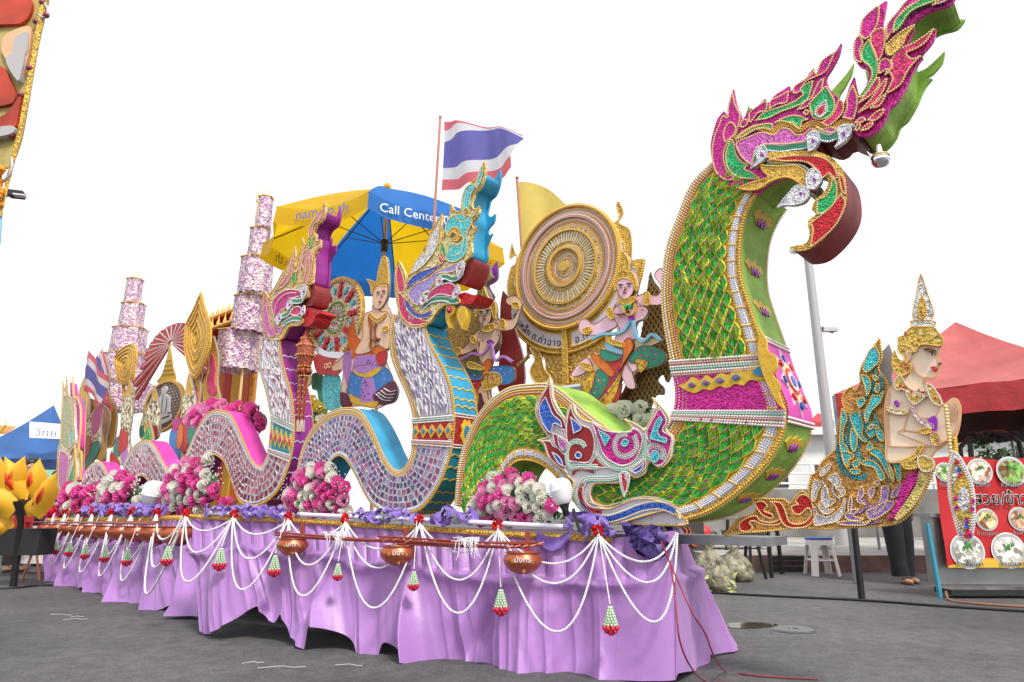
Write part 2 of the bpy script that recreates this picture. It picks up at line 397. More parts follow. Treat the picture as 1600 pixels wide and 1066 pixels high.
# deck, chassis
STEEL = mat('dull_steel', (.26, .27, .28), .45, .6, var=.2, vs=8)
fw = MB(); zt = .70
corners = [(.86, 4.0), (1.06, 4.62), (1.0, 5.4), (-3.0, 8.4), (-6.5, 11.6), (-7.0, 10.9), (-5.9, 9.62), (-2.7, 6.45), (-2.45, 5.72)]
fw.add([(x, y, .62) for x, y in corners]+[(x, y, .69) for x, y in corners], [tuple(range(9))[::-1], tuple(range(9, 18))]+[(i, (i+1) % 9, (i+1) % 9+9, i+9) for i in range(9)])
part('deck', fw, mat('deck_plywood', (.12, .08, .05), .8, var=.3, vs=6), pt)
ch = MB()
for off in (.35, 1.1): ch.box((-1.6+off*.5, 5.9+off*.75, .5), (5.6, .12, .16), 0, math.radians(-37))
for k in range(3): ch.box((.1-1.9*k, 5.3+1.4*k, .45), (.12, 1.1, .3), 0, math.radians(-37))
part('chassis_beam', ch, STEEL, pt)
for cx, cy in ((-.7, 5.6), (-3.2, 7.6)):
    w_ = MB(); a = math.radians(-37); rows = []
    for r, h in ((.05, -.1), (.22, -.11), (.3, -.09), (.31, 0), (.3, .09), (.22, .11), (.05, .1)):
        rows.append([(cx+r*math.cos(q)*math.cos(a)-h*math.sin(a), cy+r*math.cos(q)*math.sin(a)+h*math.cos(a), .31+r*math.sin(q)) for q in [2*PI*j/20 for j in range(20)]])
    w_.grid(rows, 0, True); part('wheel', w_, BLK, pt, True)
# projecting steel beam under the prow
bm = MB(); a = FL.P(940, 826, .1); b = FL.P(1205, 826, .1)
bp_ = [FL.world(a[0], .22, .715), FL.world(b[0]-.02, .22, .70)]
v = bp_[1]-bp_[0]; bm.box((*((bp_[0]+bp_[1])/2).xy, .695), (v.xy.length, .3, .045), 0, FL.a)
part('prow_beam', bm, STEEL, pt)
# gold braid under the tube lights
def ribbon_px(name, px, TT, d0, d1, zoff, m, par, n=160, ruff=0.):
    P = [onplan(u, v, *TT) for u, v in px]; mb = MB(); rows = []
    dx, dy = TT[1][0]-TT[0][0], TT[1][1]-TT[0][1]; l = math.hypot(dx, dy); nr = Vector((dy/l, -dx/l, 0)); nr = -nr if nr.y > 0 else nr
    pts = []
    for a, b in zip(P, P[1:]):
        for j in range(max(2, int(n/len(P)))): pts.append(a.lerp(b, j/max(2, int(n/len(P)))))
    pts.append(P[-1])
    for i, p in enumerate(pts):
        w = ruff*(1 if i % 2 else -1)
        rows.append([p+nr*(d1)+Vector((0, 0, zoff[0])), p+nr*(d1+.008+w)+Vector((0, 0, (zoff[0]+zoff[1])/2)), p+nr*(d1+w*.5)+Vector((0, 0, zoff[1]))])
    return part(name, MB().grid(rows), m, par)
ribbon_px('gold_braid', [(300, 806), (463, 812), (602, 821), (810, 834), (958, 842)], TF, 0, .02, (.012, -.022), GOLDB, pt, 500, .003)
ribbon_px('gold_braid', [(75, 812), (150, 811), (306, 808)], TL, 0, .02, (.02, -.03), GOLDB, pt, 300, .003)
# white tube lights lying along the edge
LAMPW = mat('tube_plastic', (.80, .78, .92), .3)
def tube_light(a, b, TT, lab):
    p = onplan(a[0], a[1], *TT)+Vector((0, -.03, .005)); q = onplan(b[0], b[1], *TT)+Vector((0, -.03, .005)); L = (p+q)/2
    t = thing('tube_light', lab, 'tube light', WD, L, 'white tube lights along the float edge')
    part('tube', MB().tube([p, q], .015, 10), LAMPW, t, True); d = (q-p).normalized()
    [part('end_cap', MB().tube([e_-d*.014, e_+d*.014], .018, 10), mat('grey_plastic', (.35, .35, .38), .5), t) for e_ in (p, q)]
tube_light((470, 805), (598, 811), TF, 'white tube light on the float edge in front of the middle bouquet')
tube_light((606, 811), (712, 816), TF, 'white tube light on the float edge under the lavender naga')
tube_light((716, 816), (884, 825), TF, 'white tube light on the float edge under the bouquet beside the bulb')
tube_light((330, 803), (458, 806), TF, 'white tube light on the float edge under the pink naga')
tube_light((150, 801), (225, 803), TL, 'white tube light on the recessed rear float edge')
# crumpled satin heaped on the edge
def ruffle(px, TT, sz, lab, seed, dn=0., m=None):
    rnd = random.Random(seed); m = m or PURR
    P = [onplan(u, v, *TT) for u, v in px]; c = sum(P, Vector())/len(P)
    mb = MB()
    for i in range(len(P)-1):
        n = max(3, int((P[i+1]-P[i]).length/.035))
        for j in range(n):
            p = P[i].lerp(P[i+1], (j+rnd.random())/n); R = sz*rnd.uniform(.55, 1.1); a0 = rnd.uniform(0, 6)
            ax = Vector((rnd.uniform(-1, 1), rnd.uniform(-1, 0), rnd.uniform(-.2, .8))).normalized(); e1 = ax.orthogonal().normalized(); e2 = ax.cross(e1)
            rows = []
            for a in range(15):
                th = a0+a*.36; row = []
                for b in range(5):
                    rr = R*(.25+.75*b/4)*(1+.22*math.sin(3*th+b)); row.append(p+e1*rr*math.cos(th)+e2*rr*math.sin(th)+ax*(R*.35*math.sin(b*1.6+th*2.3)+.004*a)+Vector((0, -.02+dn, .0)))
                rows.append(row)
            mb.grid(rows)
    return solo('satin_drape', mb, m, lab, 'drape', WD, c, 'crumpled satin along the float edge', True)
ruffle([(330, 800), (380, 799), (455, 803)], TF, 0.051, 'crumpled lavender satin on the edge under the pink naga', 1)
ruffle([(560, 808), (610, 806), (655, 810)], TF, 0.051, 'crumpled lavender satin on the edge under the lavender naga body', 2)
ruffle([(688, 808), (705, 806), (735, 812)], TF, 0.065, 'crumpled lavender satin between the lavender naga and the pot bouquet', 3)
ruffle([(900, 818), (920, 822), (948, 826)], TF, 0.087, 'big crumpled lavender satin knot beside the white bulb', 4)
ruffle([(975, 832), (1000, 838), (1035, 836)], TF, 0.072, 'dark purple satin bunch under the green naga prow', 5, .03, mat('deep_purple_satin', (.09, .05, .22), .5))
ruffle([(1008, 848), (1022, 852), (1010, 858)], TF, 0.087, 'dark purple satin knot hanging at the front corner', 6, .0, mat('deep_purple_satin', (.09, .05, .22), .5))
ruffle([(130, 800), (165, 797), (215, 799), (255, 800)], TL, 0.072, 'crumpled lavender satin on the rear edge between the small bouquets', 7)
sw = MB()   # satin swag drooping over the edge
rows = []
P = [onplan(u, v, *TF)+Vector((0, -.05, 0)) for u, v, _ in Q("838,828 850,836 862,840 875,838 890,828")]
for k in range(6): rows.append([p+Vector((0, -.01*math.sin(k*1.2+i), -.012*k*(1+.3*math.sin(i)))) for i, p in enumerate(P)])
solo('satin_swag', MB().grid(rows), PURR, 'lavender satin swag drooping over the gold braid beside the bulb', 'drape', WD, P[2], smooth=True)
# ================================================================ naga serpents
class Body:
    """S-shaped board between two traced edges, extruded along the float's width"""
    def __init__(s, th, pairs, w0, thick, fr=FL, step=8):
        s.th, s.w0, s.thick, s.fr = th, w0, thick, fr
        q = [x.split('-') for x in pairs.split()]
        A = [tuple(map(float, a.split(','))) for a, b in q]; B = [tuple(map(float, b.split(','))) for a, b in q]
        s.A = [fr.P(u, v, w0) for u, v in spline(A, False, step)]; s.B = [fr.P(u, v, w0) for u, v in spline(B, False, step)]
        s.step = step; s.n = len(s.A)
    def S(s, t, w):   # t in pair units, w 0..1 across
        x = max(0, min(t*s.step, s.n-1.001)); i = int(x); f = x-i
        a = [s.A[i][k]*(1-f)+s.A[i+1][k]*f for k in (0, 1)]; b = [s.B[i][k]*(1-f)+s.B[i+1][k]*f for k in (0, 1)]
        return a[0]*(1-w)+b[0]*w, a[1]*(1-w)+b[1]*w
    def build(s, m_face, m_A, m_B):
        n = s.n; y0, y1 = s.w0, s.w0+s.thick
        mb = MB(); W = 5
        mb.grid([[(a[0]*(1-j/W)+b[0]*j/W, y0, a[1]*(1-j/W)+b[1]*j/W) for j in range(W+1)] for a, b in zip(s.A, s.B)], 0)
        mb.grid([[(a[0], y1, a[1]), (b[0], y1, b[1])] for a, b in zip(s.A, s.B)], 0, flip=True)
        mb.add([(s.A[-1][0], y0, s.A[-1][1]), (s.B[-1][0], y0, s.B[-1][1]), (s.B[-1][0], y1, s.B[-1][1]), (s.A[-1][0], y1, s.A[-1][1])], [(0, 1, 2, 3)])
        s.face = part('body_board', mb, m_face, s.th)
        sub = lambda E: [[(p[0], y0+.001+(s.thick-.002)*j/3, p[1]) for j in range(4)] for p in E]
        part('back_panel', MB().grid(sub(s.A)), m_A, s.th, True); part('belly_panel', MB().grid(sub(s.B)), m_B, s.th, True)
    def ribbon(s, t0, t1, wa, wb, m, dy=.004, name='trim_band'):
        n = max(4, int((t1-t0)*s.step)); rows = []
        for i in range(n+1):
            t = t0+(t1-t0)*i/n; a, b = s.S(t, wa), s.S(t, wb); y = s.w0-dy-_lay.get(s.th.name, 0)*.0002
            rows.append([(a[0], s.w0, a[1]), (a[0], y, a[1]), (b[0], y, b[1]), (b[0], s.w0, b[1])])
        return part(name, MB().grid(rows), m, s.th)
    def bead_line(s, w, t0, t1, m, r=.008, sp=.016, dy=.006):
        pts = [s.S(t0+(t1-t0)*i/200, w) for i in range(201)]; beads(s.th, m, resample(pts, sp), s.w0-dy, r)
    def bead_cross(s, t, w0, w1, m, r=.007, sp=.013, dy=.006, bow=0.):
        pts = [s.S(t+bow*math.sin(i/20*PI), w0+(w1-w0)*i/20) for i in range(21)]; beads(s.th, m, resample(pts, sp), s.w0-dy, r)
    def edge(s, side, m, y, r=.008, sp=.016):
        E = s.A if side == 'A' else s.B; beads(s.th, m, resample(E, sp), y, r)
    def cells(s, t0, t1, w0, w1, L, C, stag=True):
        """regular cells walked down the body: centre, size across, size along, direction"""
        out = []; t = t0; row = 0
        while t < t1:
            a, b = s.S(t, .5), s.S(t+.05, .5); sp = math.hypot(b[0]-a[0], b[1]-a[1])/.05
            dt = L/max(sp, 1e-4)
            p, q = s.S(t, w0), s.S(t, w1); wid = math.hypot(q[0]-p[0], q[1]-p[1]); n = max(2, round(wid/C))
            for j in range(n+(0 if not (stag and row % 2) else -1)):
                w = w0+(w1-w0)*(j+.5+(.5 if stag and row % 2 else 0))/n
                c = s.S(t, w); u = s.S(t+dt*.5, w); d = s.S(t-dt*.5, w); L2 = math.hypot(u[0]-d[0], u[1]-d[1])
                out.append((c, wid/n, L2, math.atan2(u[0]-d[0], -(u[1]-d[1]))))
            t += dt*(.5 if stag else 1.); row += 1
        return out
    def side_pt(s, E, arc, y, out):
        """point on the belly or back wall: arc metres from the head end, y across, out metres proud"""
        acc = 0.
        for i in range(len(E)-1):
            l = math.hypot(E[i+1][0]-E[i][0], E[i+1][1]-E[i][1])
            if acc+l >= arc or i == len(E)-2:
                f = (arc-acc)/max(l, 1e-9); tx, tz = (E[i+1][0]-E[i][0])/l, (E[i+1][1]-E[i][1])/l
                return (E[i][0]+tx*l*f+(-tz)*out, s.w0+y, E[i][1]+tz*l*f+tx*out)
            acc += l
    def arc_of(s, E, t):
        i = int(t*s.step); return sum(math.hypot(E[k+1][0]-E[k][0], E[k+1][1]-E[k][1]) for k in range(min(i, len(E)-1)))
    def side_patch(s, E, arc0, pts, m, out, name):
        """flat ornament (x along width, z along arc) wrapped on a wall"""
        tri = tessellate_polygon([[Vector((p[0], p[1], 0)) for p in pts]])
        f = [s.side_pt(E, arc0-p[1], p[0], out) for p in pts]; b = [s.side_pt(E, arc0-p[1], p[0], 0) for p in pts]; n = len(pts)
        mb = MB().add(f, [tuple(t) for t in tri]); mb.add(f+b, [(i, (i+1) % n, (i+1) % n+n, i+n) for i in range(n)])
        return part(name, mb, m, s.th)
def place_pieces(th, w0, cells, meshes, name, big=300, sx=1., sz=1., tilt=.0, sink=0., flipz=False, rnd=None, depth=.01):
    """put shared meshes on every cell: the largest as parts, the rest as one joined part"""
    rnd = rnd or random.Random(4); base = _base[th.name]
    cells = sorted(cells, key=lambda c: -c[0][0])
    rest = {}
    for i, (c, wd, ln, an) in enumerate(cells):
        me = meshes[rnd.randrange(len(meshes))]
        mt = Matrix.Translation(Vector((c[0], w0-sink, c[1]))-base) @ Matrix.Rotation(-an, 4, 'Y') @ Matrix.Rotation(rnd.uniform(-tilt, tilt), 4, 'X') @ Matrix.Rotation(rnd.uniform(-tilt, tilt), 4, 'Z') @ Matrix.Diagonal((wd*sx, depth, ln*sz, 1))
        if i < big:
            o = bpy.data.objects.new(name, me); COL.objects.link(o); o.parent = th; o.matrix_local = mt
        else: rest.setdefault(0, []).append((me, mt))
    if rest:
        mb = MB(); mats = []
        for me, mt in rest[0]:
            idx = []
            for m in me.materials:
                if m not in mats: mats.append(m)
                idx.append(mats.index(m))
            k = len(mb.v); mb.v.extend([tuple(mt @ v.co + base) for v in me.vertices])
            for p in me.polygons: mb.f.append(tuple(q+k for q in p.vertices)); mb.m.append(idx[p.material_index])
        part(name+'_rows', mb, mats, th, kind='stuff')
# peacock-eye scale
def scale_mesh(green, gold, eye, k=0):
    mb = MB(); ring = [(0, .62), (.3, .34), (.5, 0), (.36, -.3), (0, -.6), (-.36, -.3), (-.5, 0), (-.3, .34)]
    rnd = random.Random(k); lift = rnd.uniform(.8, 1.3)
    def R(f, y, dz=0.): return [(x*f, y*(1.2 if z < 0 else .5)*lift, z*f+dz) for x, z in ring]
    r0 = [(x, 0, z) for x, z in ring]; r1 = R(.90, -.75); mb.grid([r0, r1], 1, True, flip=True)
    r2 = R(.80, -.9); mb.grid([r1, r2], 1, True, flip=True)
    r3 = R(.78, -.6); mb.grid([r2, r3], 0, True, flip=True)
    n = len(mb.v); mb.add(r3+[(0, -1.3*lift, -.05)], [(i, (i+1) % 8, 8) for i in range(8)], 0)
    e = [(.0, -1.45*lift, .26), (.085, -1.5*lift, .12), (0, -1.75*lift, -.0), (-.085, -1.5*lift, .12)]
    mb.add(e, [(0, 3, 2, 1)], 2)
    return mesh('scale', mb, [green, gold, eye])
SG = foil('scale_green', (.06, .50, .06), 160); SG2 = foil('scale_lime', (.30, .56, .05), 160); SY = mat('scale_gold', (.88, .66, .07), .28, .2, var=.3, vs=90, bump=.5, bs=90)
EYE = mat('scale_eye', (.30, .02, .20), .35, .3)
SCALES = [scale_mesh(SG, SY, EYE, 1), scale_mesh(SG2, SY, EYE, 2), scale_mesh(SG, SY, EYE, 3)]
def tile_mesh(m, edge, k):
    rnd = random.Random(k); mb = MB()
    pts = [(-.5+rnd.uniform(0, .08), -.5+rnd.uniform(0, .1)), (.5-rnd.uniform(0, .08), -.5+rnd.uniform(0, .1)), (.5-rnd.uniform(0, .08), .5-rnd.uniform(0, .1)), (-.5+rnd.uniform(0, .08), .5-rnd.uniform(0, .1))]
    f = [(x*.8, -1, z*.82) for x, z in pts]; o = [(x, -.9, z) for x, z in pts]; b = [(x, .8, z) for x, z in pts]
    mb.add(o+b, [(i+4, (i+1) % 4+4, (i+1) % 4, i)[::-1] for i in range(4)], 1); mb.grid([o, f], 1, True, flip=True)
    mb.add(f, [(0, 1, 2, 3)], 0); return mesh('mirror_tile', mb, [m, edge])
def rhomb_mesh(m, edge, k):
    rnd = random.Random(k); mb = MB(); a = rnd.uniform(.25, .4)
    o = [(0, -.6, .62), (.42, -.9, a-.2), (0, -.6, -.62), (-.42, -.9, -a+.2)]; f = [(x*.68, -1.1, z*.74) for x, y, z in o]; b = [(x, .8, z) for x, y, z in o]
    mb.grid([b, o], 1, True); mb.grid([o, f], 1, True); mb.add(f, [(3, 2, 1, 0)], 0); return mesh('mirror_tile', mb, [m, edge])
def mir(n, c): return mat(n, c, .14, .25, var=.45, vs=30, bump=.5, bs=45)
WE = mat('white_tile_edge', (.62, .58, .62), .5)
TQ = [(tile_mesh(mir('tile_'+n, c), WE, i)) for i, (n, c) in enumerate((('lilac', (.24, .13, .36)), ('slate', (.08, .09, .22)), ('rose', (.36, .09, .24)), ('pale', (.32, .27, .44)), ('plum', (.13, .05, .18))))]
TQN = [(rhomb_mesh(mir('tile_'+n, c), WE, i)) for i, (n, c) in enumerate((('frost', (.78, .74, .82)), ('lilac', (.40, .27, .52)), ('pale', (.62, .55, .68)), ('silver', (.85, .82, .88)), ('dusk', (.20, .16, .26))))]
TP = [(tile_mesh(mir('tile_'+n, c), WE, i)) for i, (n, c) in enumerate((('raspberry', (.38, .05, .11)), ('blush', (.46, .15, .19)), ('wine', (.22, .025, .07)), ('rosewood', (.34, .09, .12))))]
TPN = [(rhomb_mesh(mir('tile_'+n, c), WE, i)) for i, (n, c) in enumerate((('frost', (.78, .74, .82)), ('blush', (.60, .30, .34)), ('raspberry', (.48, .12, .20)), ('pinkice', (.80, .62, .68))))]
# ---------------------------------------------------------------- the green naga
gn = thing('naga_serpent', 'giant green naga serpent with peacock-eye scales and open magenta jaws at the front', 'naga', FL, (.2, .2, .72))
G = Body(gn, "1118,250-1190,292 1081,287-1176,314 1058,340-1163,345 1041,389-1157,385 1034,445-1158,430 1035,490-1170,472 1042,535-1187,522 1049,570-1199,560 1056,610-1213,598 1054,640-1228,638 1046,662-1223,680 1030,685-1197,727 1012,697-1150,772 992,700-1095,805 970,685-1020,818 946,664-950,814 920,645-903,790 895,624-880,760 862,601-862,738 828,600-835,722 792,607-808,722 757,635-791,740 733,675-783,765 718,722-781,790 711,790-781,812", 0, .38)
G.build(MUST, GCLOTH, GCLOTH)
G.ribbon(0, 24, 0, .125, GOLDB, .004); G.ribbon(0, 24, .945, 1, GOLDB, .004); G.ribbon(0, 24, .855, .945, WE, .005)
for w, m in ((.012, GOLDL), (.045, PEARL), (.085, GOLD), (.12, ROSEB), (.86, GOLDL), (.99, GOLD)): G.bead_line(w, 0, 24, m, .0085, .0165)
for w in (.88, .9, .922): G.bead_line(w, 0, 24, SILV, .0075, .013, .009)
for i in range(44): G.bead_cross(i*.55+.2, .86, .945, GOLD, .008, .011, .011)
cl = G.cells(.15, 6.85, .15, .84, .098, .062); cl += G.cells(9.75, 23.8, .15, .84, .098, .062)
place_pieces(gn, 0, cl, SCALES, 'scale', 300, 1.04, 1.12, .14, .004, depth=.013)
# belt
for a, b, m in ((6.85, 7.5, WE), (7.5, 9.1, MAG), (9.1, 9.75, WE)): G.ribbon(a, b, 0, 1, m, .012, 'belt_band')
for t, m in ((6.88, PEARL), (7.0, ROSEB), (7.12, PEARL), (7.22, MINTB), (7.34, PEARL), (7.44, ROSEB), (9.12, PEARL), (9.24, MINTB), (9.36, PEARL), (9.46, ROSEB), (9.58, PEARL), (9.7, PEARL)): G.bead_cross(t, 0, 1, m, .0085, .0155, .016)
C = lambda s: Q(s, 800, 520, 3.2)
inlay(gn, C("836,265* 880,246 905,222 945,238 975,212 1005,232 1045,202 1085,212 1125,178 1165,190 1200,158 1255,148 1310,170 1300,215 1240,240 1190,238 1160,264 1120,257 1080,278 1040,268 1000,288 960,283 920,302 880,292"), MUST, -.012, .008, None, name='belt_leaf')
for s in ("880,262* 900,248 922,262* 900,276", "948,252* 968,238 992,252* 968,266", "1018,240* 1040,224 1064,240* 1040,254", "1098,226* 1122,208 1148,224* 1120,242", "1205,200* 1240,170 1300,182* 1280,205 1240,218"):
    inlay(gn, C(s), mat('peacock_blue', (.02, .22, .42), .5), -.02, .006, None, name='belt_jewel')
for x, y in ((902, 262), (970, 252), (1042, 240), (1124, 225), (1262, 193)):
    inlay(gn, C(f"{x-8},{y} {x},{y-7} {x+8},{y} {x},{y+7}"), COR, -.026, .007, None, name='belt_jewel')
inlay(gn, C("1245,-10* 1278,40 1283,90 1322,120 1332,180 1312,215 1347,260 1342,310 1372,388* 1330,350 1290,270 1262,210 1245,150 1235,80"), MUST, -.022, .012, None, name='belt_leaf')
# magenta panel with a star on the belly wall
a8, a10 = G.arc_of(G.B, 6.2), G.arc_of(G.B, 9.6); am = (a8+a10)/2; hl = (a10-a8)/2
G.side_patch(G.B, am, [(.005, hl), (.375, hl), (.375, 0), (.375, -hl), (.005, -hl), (.005, 0)], PINKC, .0, 'belly_belt')
n_ = 10; rows = [[G.side_pt(G.B, a8+(a10-a8)*i/n_, .002+.376*j/4, .010) for j in range(5)] for i in range(n_+1)]
part('belly_belt', MB().grid(rows), PINKC, gn, True)
star = [((.15 if i % 2 == 0 else .085)*math.cos(i*PI/8)*.95+.2, (.15 if i % 2 == 0 else .085)*math.sin(i*PI/8)*1.35) for i in range(16)]
G.side_patch(G.B, am, star, WE, .018, 'belly_star')
G.side_patch(G.B, am, [(.2+(x-.2)*.8, z*.8) for x, z in star], GOLDL, .022, 'belly_star')
for r, m, o in ((.068, RED, .026), (.05, WE, .030), (.028, BLUE, .034)): G.side_patch(G.B, am, [(.2+r*math.cos(i*PI/7), r*1.2*math.sin(i*PI/7)) for i in range(14)], m, o, 'belly_star')
for i in range(8):
    a = i*PI/4; cx, cz = .2+.105*math.cos(a), .14*math.sin(a)
    G.side_patch(G.B, am, [(cx+.016*math.cos(k*PI/3), cz+.022*math.sin(k*PI/3)) for k in range(6)], RED if i % 2 else BLUE, .030, 'star_jewel')
for aa in (a8, a8+.02, a10, a10-.02):
    mb = MB()
    for j in range(26): mb.ell(G.side_pt(G.B, aa, .38*j/25, .014), .008, 6, 4)
    part('belly_bead_row', mb, PEARL, gn, True, kind='stuff')
bat = [(.06, .01), (.10, .045), (.15, .03), (.19, .055), (.23, .03), (.28, .045), (.33, .01), (.28, -.01), (.235, -.035), (.19, -.02), (.145, -.035), (.10, -.01)]
squig = [(.13, .0), (.16, -.03), (.18, 0), (.2, -.03), (.22, 0), (.25, -.025), (.265, .01), (.25, -.005), (.225, .018), (.2, -.01), (.18, .018), (.155, -.012), (.14, .012)]
for t in (1.5, 3.6, 5.1, 10.25, 11.3, 12.2):
    ar = G.arc_of(G.B, t); G.side_patch(G.B, ar, bat, MUST, .006, 'belly_motif'); G.side_patch(G.B, ar, [(x*.95+.01, z*1.1-.01) for x, z in squig], PURP, .011, 'belly_motif')
# saw-tooth fringe along both edges of the belly wall
for y in (-.004, .384):
    mb = MB(); tot = G.arc_of(G.B, 16)
    n = int(tot/.013)
    for i in range(n):
        p = G.side_pt(G.B, tot*i/n, y, -.002); q = G.side_pt(G.B, tot*(i+.9)/n, y, -.002); r_ = G.side_pt(G.B, tot*(i+.5)/n, y, .013)
        mb.add([p, q, r_, (p[0], p[1]+.007, p[2]), (q[0], q[1]+.007, q[2]), (r_[0], r_[1]+.007, r_[2])], [(0, 1, 2), (5, 4, 3), (0, 2, 5, 3), (1, 4, 5, 2)])
    part('gold_fringe', mb, GOLD, gn, kind='stuff')
# ---- head of the green naga: near board, far board, padded core between
A_ = lambda s: Q(s, 1000, 0, 2.665); D_ = lambda s: Q(s, 1100, 80, 5.33); E_ = lambda s: Q(s, 1320, 0, 4.44)
HB = ("300,665 294,600 316,510 334,480 350,462* 362,480 372,420 388,370* 400,430 420,480 418,512 440,478 462,452 480,455 500,430 522,410* 530,432 560,398 590,378 622,357* 628,382 650,352 690,325 722,283* 730,312 760,280 800,235 825,200 838,178* 828,225 800,280 775,325 790,370 820,402 846,428 858,405 872,360 892,318* 900,360 917,412 935,370 952,320 945,287 915,275 893,240 890,180 902,152* 918,165 915,120 940,75 985,30 1028,2* 1018,60 1012,100 1030,128 1060,70 1110,20 1150,-18 1320,-22* 1285,20 1215,42 1150,82 1112,118 1145,118* 1122,165 1108,210 1150,195 1190,160 1232,118* 1222,165 1182,215 1150,235 1178,238* 1150,272 1130,312 1115,350 1075,420 1040,452 1025,492 1000,530 970,556 935,568 902,562 886,540 865,528 830,540 800,568 770,562 745,552 718,562 702,590 660,600 600,606 540,608 500,622 484,650 495,685 530,694 600,696 650,694 690,712 715,745 735,790 720,805 702,788 668,770 640,750 600,745 550,762 510,790 495,808 480,802 430,795 370,772 325,740")
part('head_board', MB().poly(onp(A_(HB), -.014, FL, True, 3), -.014, .012), MAG, gn, label='magenta and green flame crest with open jaws')
hd = [o for o in COL.objects if o.name.startswith('head_board')][-1]
part('far_head_board', MB().poly(onp(A_(HB), 0, FL, True, 3), .228, .25), GCLOTH, gn)
core = A_("335,650 340,560 360,520 430,510 520,470 600,430 690,390 780,360 830,430 880,440 930,410 960,340 955,285 925,250 950,200 1010,150 1060,90 1130,20 1180,-14 1300,-18 1270,20 1200,40 1140,80 1105,125 1115,200 1120,260 1105,340 1060,420 1025,470 1010,510 975,545 930,560 890,545 860,535 820,548 795,572 745,560 722,572 706,596 600,612 540,614 505,626 500,640 450,700 500,780 430,790 370,765 330,720")
part('head_core', MB().poly(onp(core, 0, FL, True, 3), .012, .228), GCLOTH, gn)
lj = A_("490,684 530,692 600,695 650,692 690,710 715,745 735,790 720,802 702,788 668,772 640,752 600,747 550,764 510,790 490,805 460,780 450,720")
part('lower_jaw', MB().poly(onp(lj, 0, FL, True, 3), .012, .25), GCLOTH, gn)
roof = onp(A_("500,628 540,617 600,614 660,608 706,598 722,574 745,562 795,574 820,550 860,537 890,547 925,560"), 0, FL, False, 4)
part('mouth_lining', strip(roof, -.004, -.03, .0, .24), MAR, gn); part('mouth_lining', strip([(x, z+.006) for x, z in roof], -.012, .05, .005, .245), MAR, gn)
g2 = lambda s, m, f=D_, b=GOLDL, w=-.014, nm='foil_inlay': inlay(hd, f(s), m, w, .004, b, .0062, .0125, nm)
g2("85,960 70,840 95,700 135,610 160,545 200,560 205,470 238,350* 260,450 300,530 292,600 270,690 225,730 185,790 165,860 170,930 200,1010 255,1060 190,1075 120,1030", MAG)
g2("180,640* 215,600 250,610 270,650* 250,700 210,735 180,760 165,700", MAG)
g2("225,745 195,820 185,900 205,980 255,1035 330,1062 470,1064* 400,1015 338,985 372,950 320,930 278,880 258,820 248,760", GRN)
g2("438,580* 500,520 580,490 700,450 780,410 832,360 805,330 840,290 912,253* 892,330 870,400 820,440 740,475 640,510 540,560", GRN)
g2("380,590* 385,520 440,470 525,418* 520,495 450,520 400,590", MAG); g2("550,485* 560,420 630,385 705,340* 690,430 620,445", MAG)
g2("750,350* 760,300 850,240 905,195 920,150* 940,200 985,90 1090,15* 1050,115 1010,180 930,220 850,262 790,350", MAG)
g2("305,625* 320,590 350,575 370,590 355,625 320,640", MAG)
g2("275,735* 340,680 430,630 530,612 575,618* 570,665 520,650 430,660 330,720", GRN); g2("600,600* 680,560 760,543 830,558 868,576* 820,592 800,655 740,612 660,590", GRN)
g2("280,770 400,715 490,685 590,705 650,652 720,660 770,705 840,695 890,652 940,665 885,690 850,750 740,775 600,780 500,785 435,825 420,905 425,960 350,915 300,850", PINK)
g2("940,640 990,665 1060,690 1110,665 1060,640 1000,660", PINK)
g2("900,520 888,460 920,400 980,350 1020,300* 1060,365 1092,430 1085,500 1050,550 980,577 920,562", GRN); g2("935,535 940,485 980,450 1020,415* 1032,480 1010,535 970,560", WHB, D_, PEARL, -.019, 'eye')
g2("950,522 962,485 1010,455* 1000,500 975,528", RED, D_, None, -.025, 'eye')
g2("790,495* 850,430 900,400 930,335 970,262 1000,245* 985,330 940,390 890,440 860,475", MAG); g2("840,520 862,500 880,520 860,540", COR)
g2("990,605* 1060,560 1100,500 1130,425 1165,440 1160,520 1110,580 1040,632", COR); g2("1168,560* 1200,480 1200,400 1245,300* 1278,380 1280,470 1262,540 1240,578", MAG)
g2("100,685* 165,600 195,540 185,480 125,420 130,350 172,285* 200,350 232,440 228,530 190,610 150,670", GRN, E_)
for s in ("112,250* 130,150 200,80 240,60 235,160 200,235 150,280", "190,250* 230,215 278,220 280,330 240,435 212,370 185,310", "80,290 108,262 130,310 110,360 120,440 75,420 70,350", "298,285* 300,190 370,100 430,25 500,-25 640,-25 480,40 400,100 335,220", "330,430* 380,360 470,320 550,270 622,215* 570,300 500,350 430,380 470,425 530,402* 470,465 430,525 390,600 300,655 340,560 310,500 330,480", "245,520 255,440 305,425 335,480 290,530 300,490", "108,725* 170,640 235,552 245,600 190,670", "108,790* 190,700 260,600 298,560 270,650 200,735", "190,762* 250,700 290,668 250,745", "172,842* 230,790 280,775 250,825 205,852", "84,862* 120,832 152,842 120,864", "80,912 96,880 118,880 102,915", "122,918* 160,880 205,868 170,908"):
    g2(s, MAG if s[0] not in '13' or s.startswith('112') else COR, E_)
g2("345,240* 360,160 440,80 520,25 600,-12 700,-12 640,22 560,50 460,100 390,200", GRN, E_); g2("620,52* 680,10 750,-15 700,28", PURP, E_); g2("300,325* 400,240 490,192* 430,270 405,330 330,400 298,375", GOLDB, E_)
inlay(hd, A_("505,690* 530,697 600,700 650,697 688,716 712,750 700,785 668,768 640,750 600,745 550,762 510,788 470,798 420,790 470,768 540,745 520,720"), GOLDB, -.014, .003, GOLD, .0062, .0125)
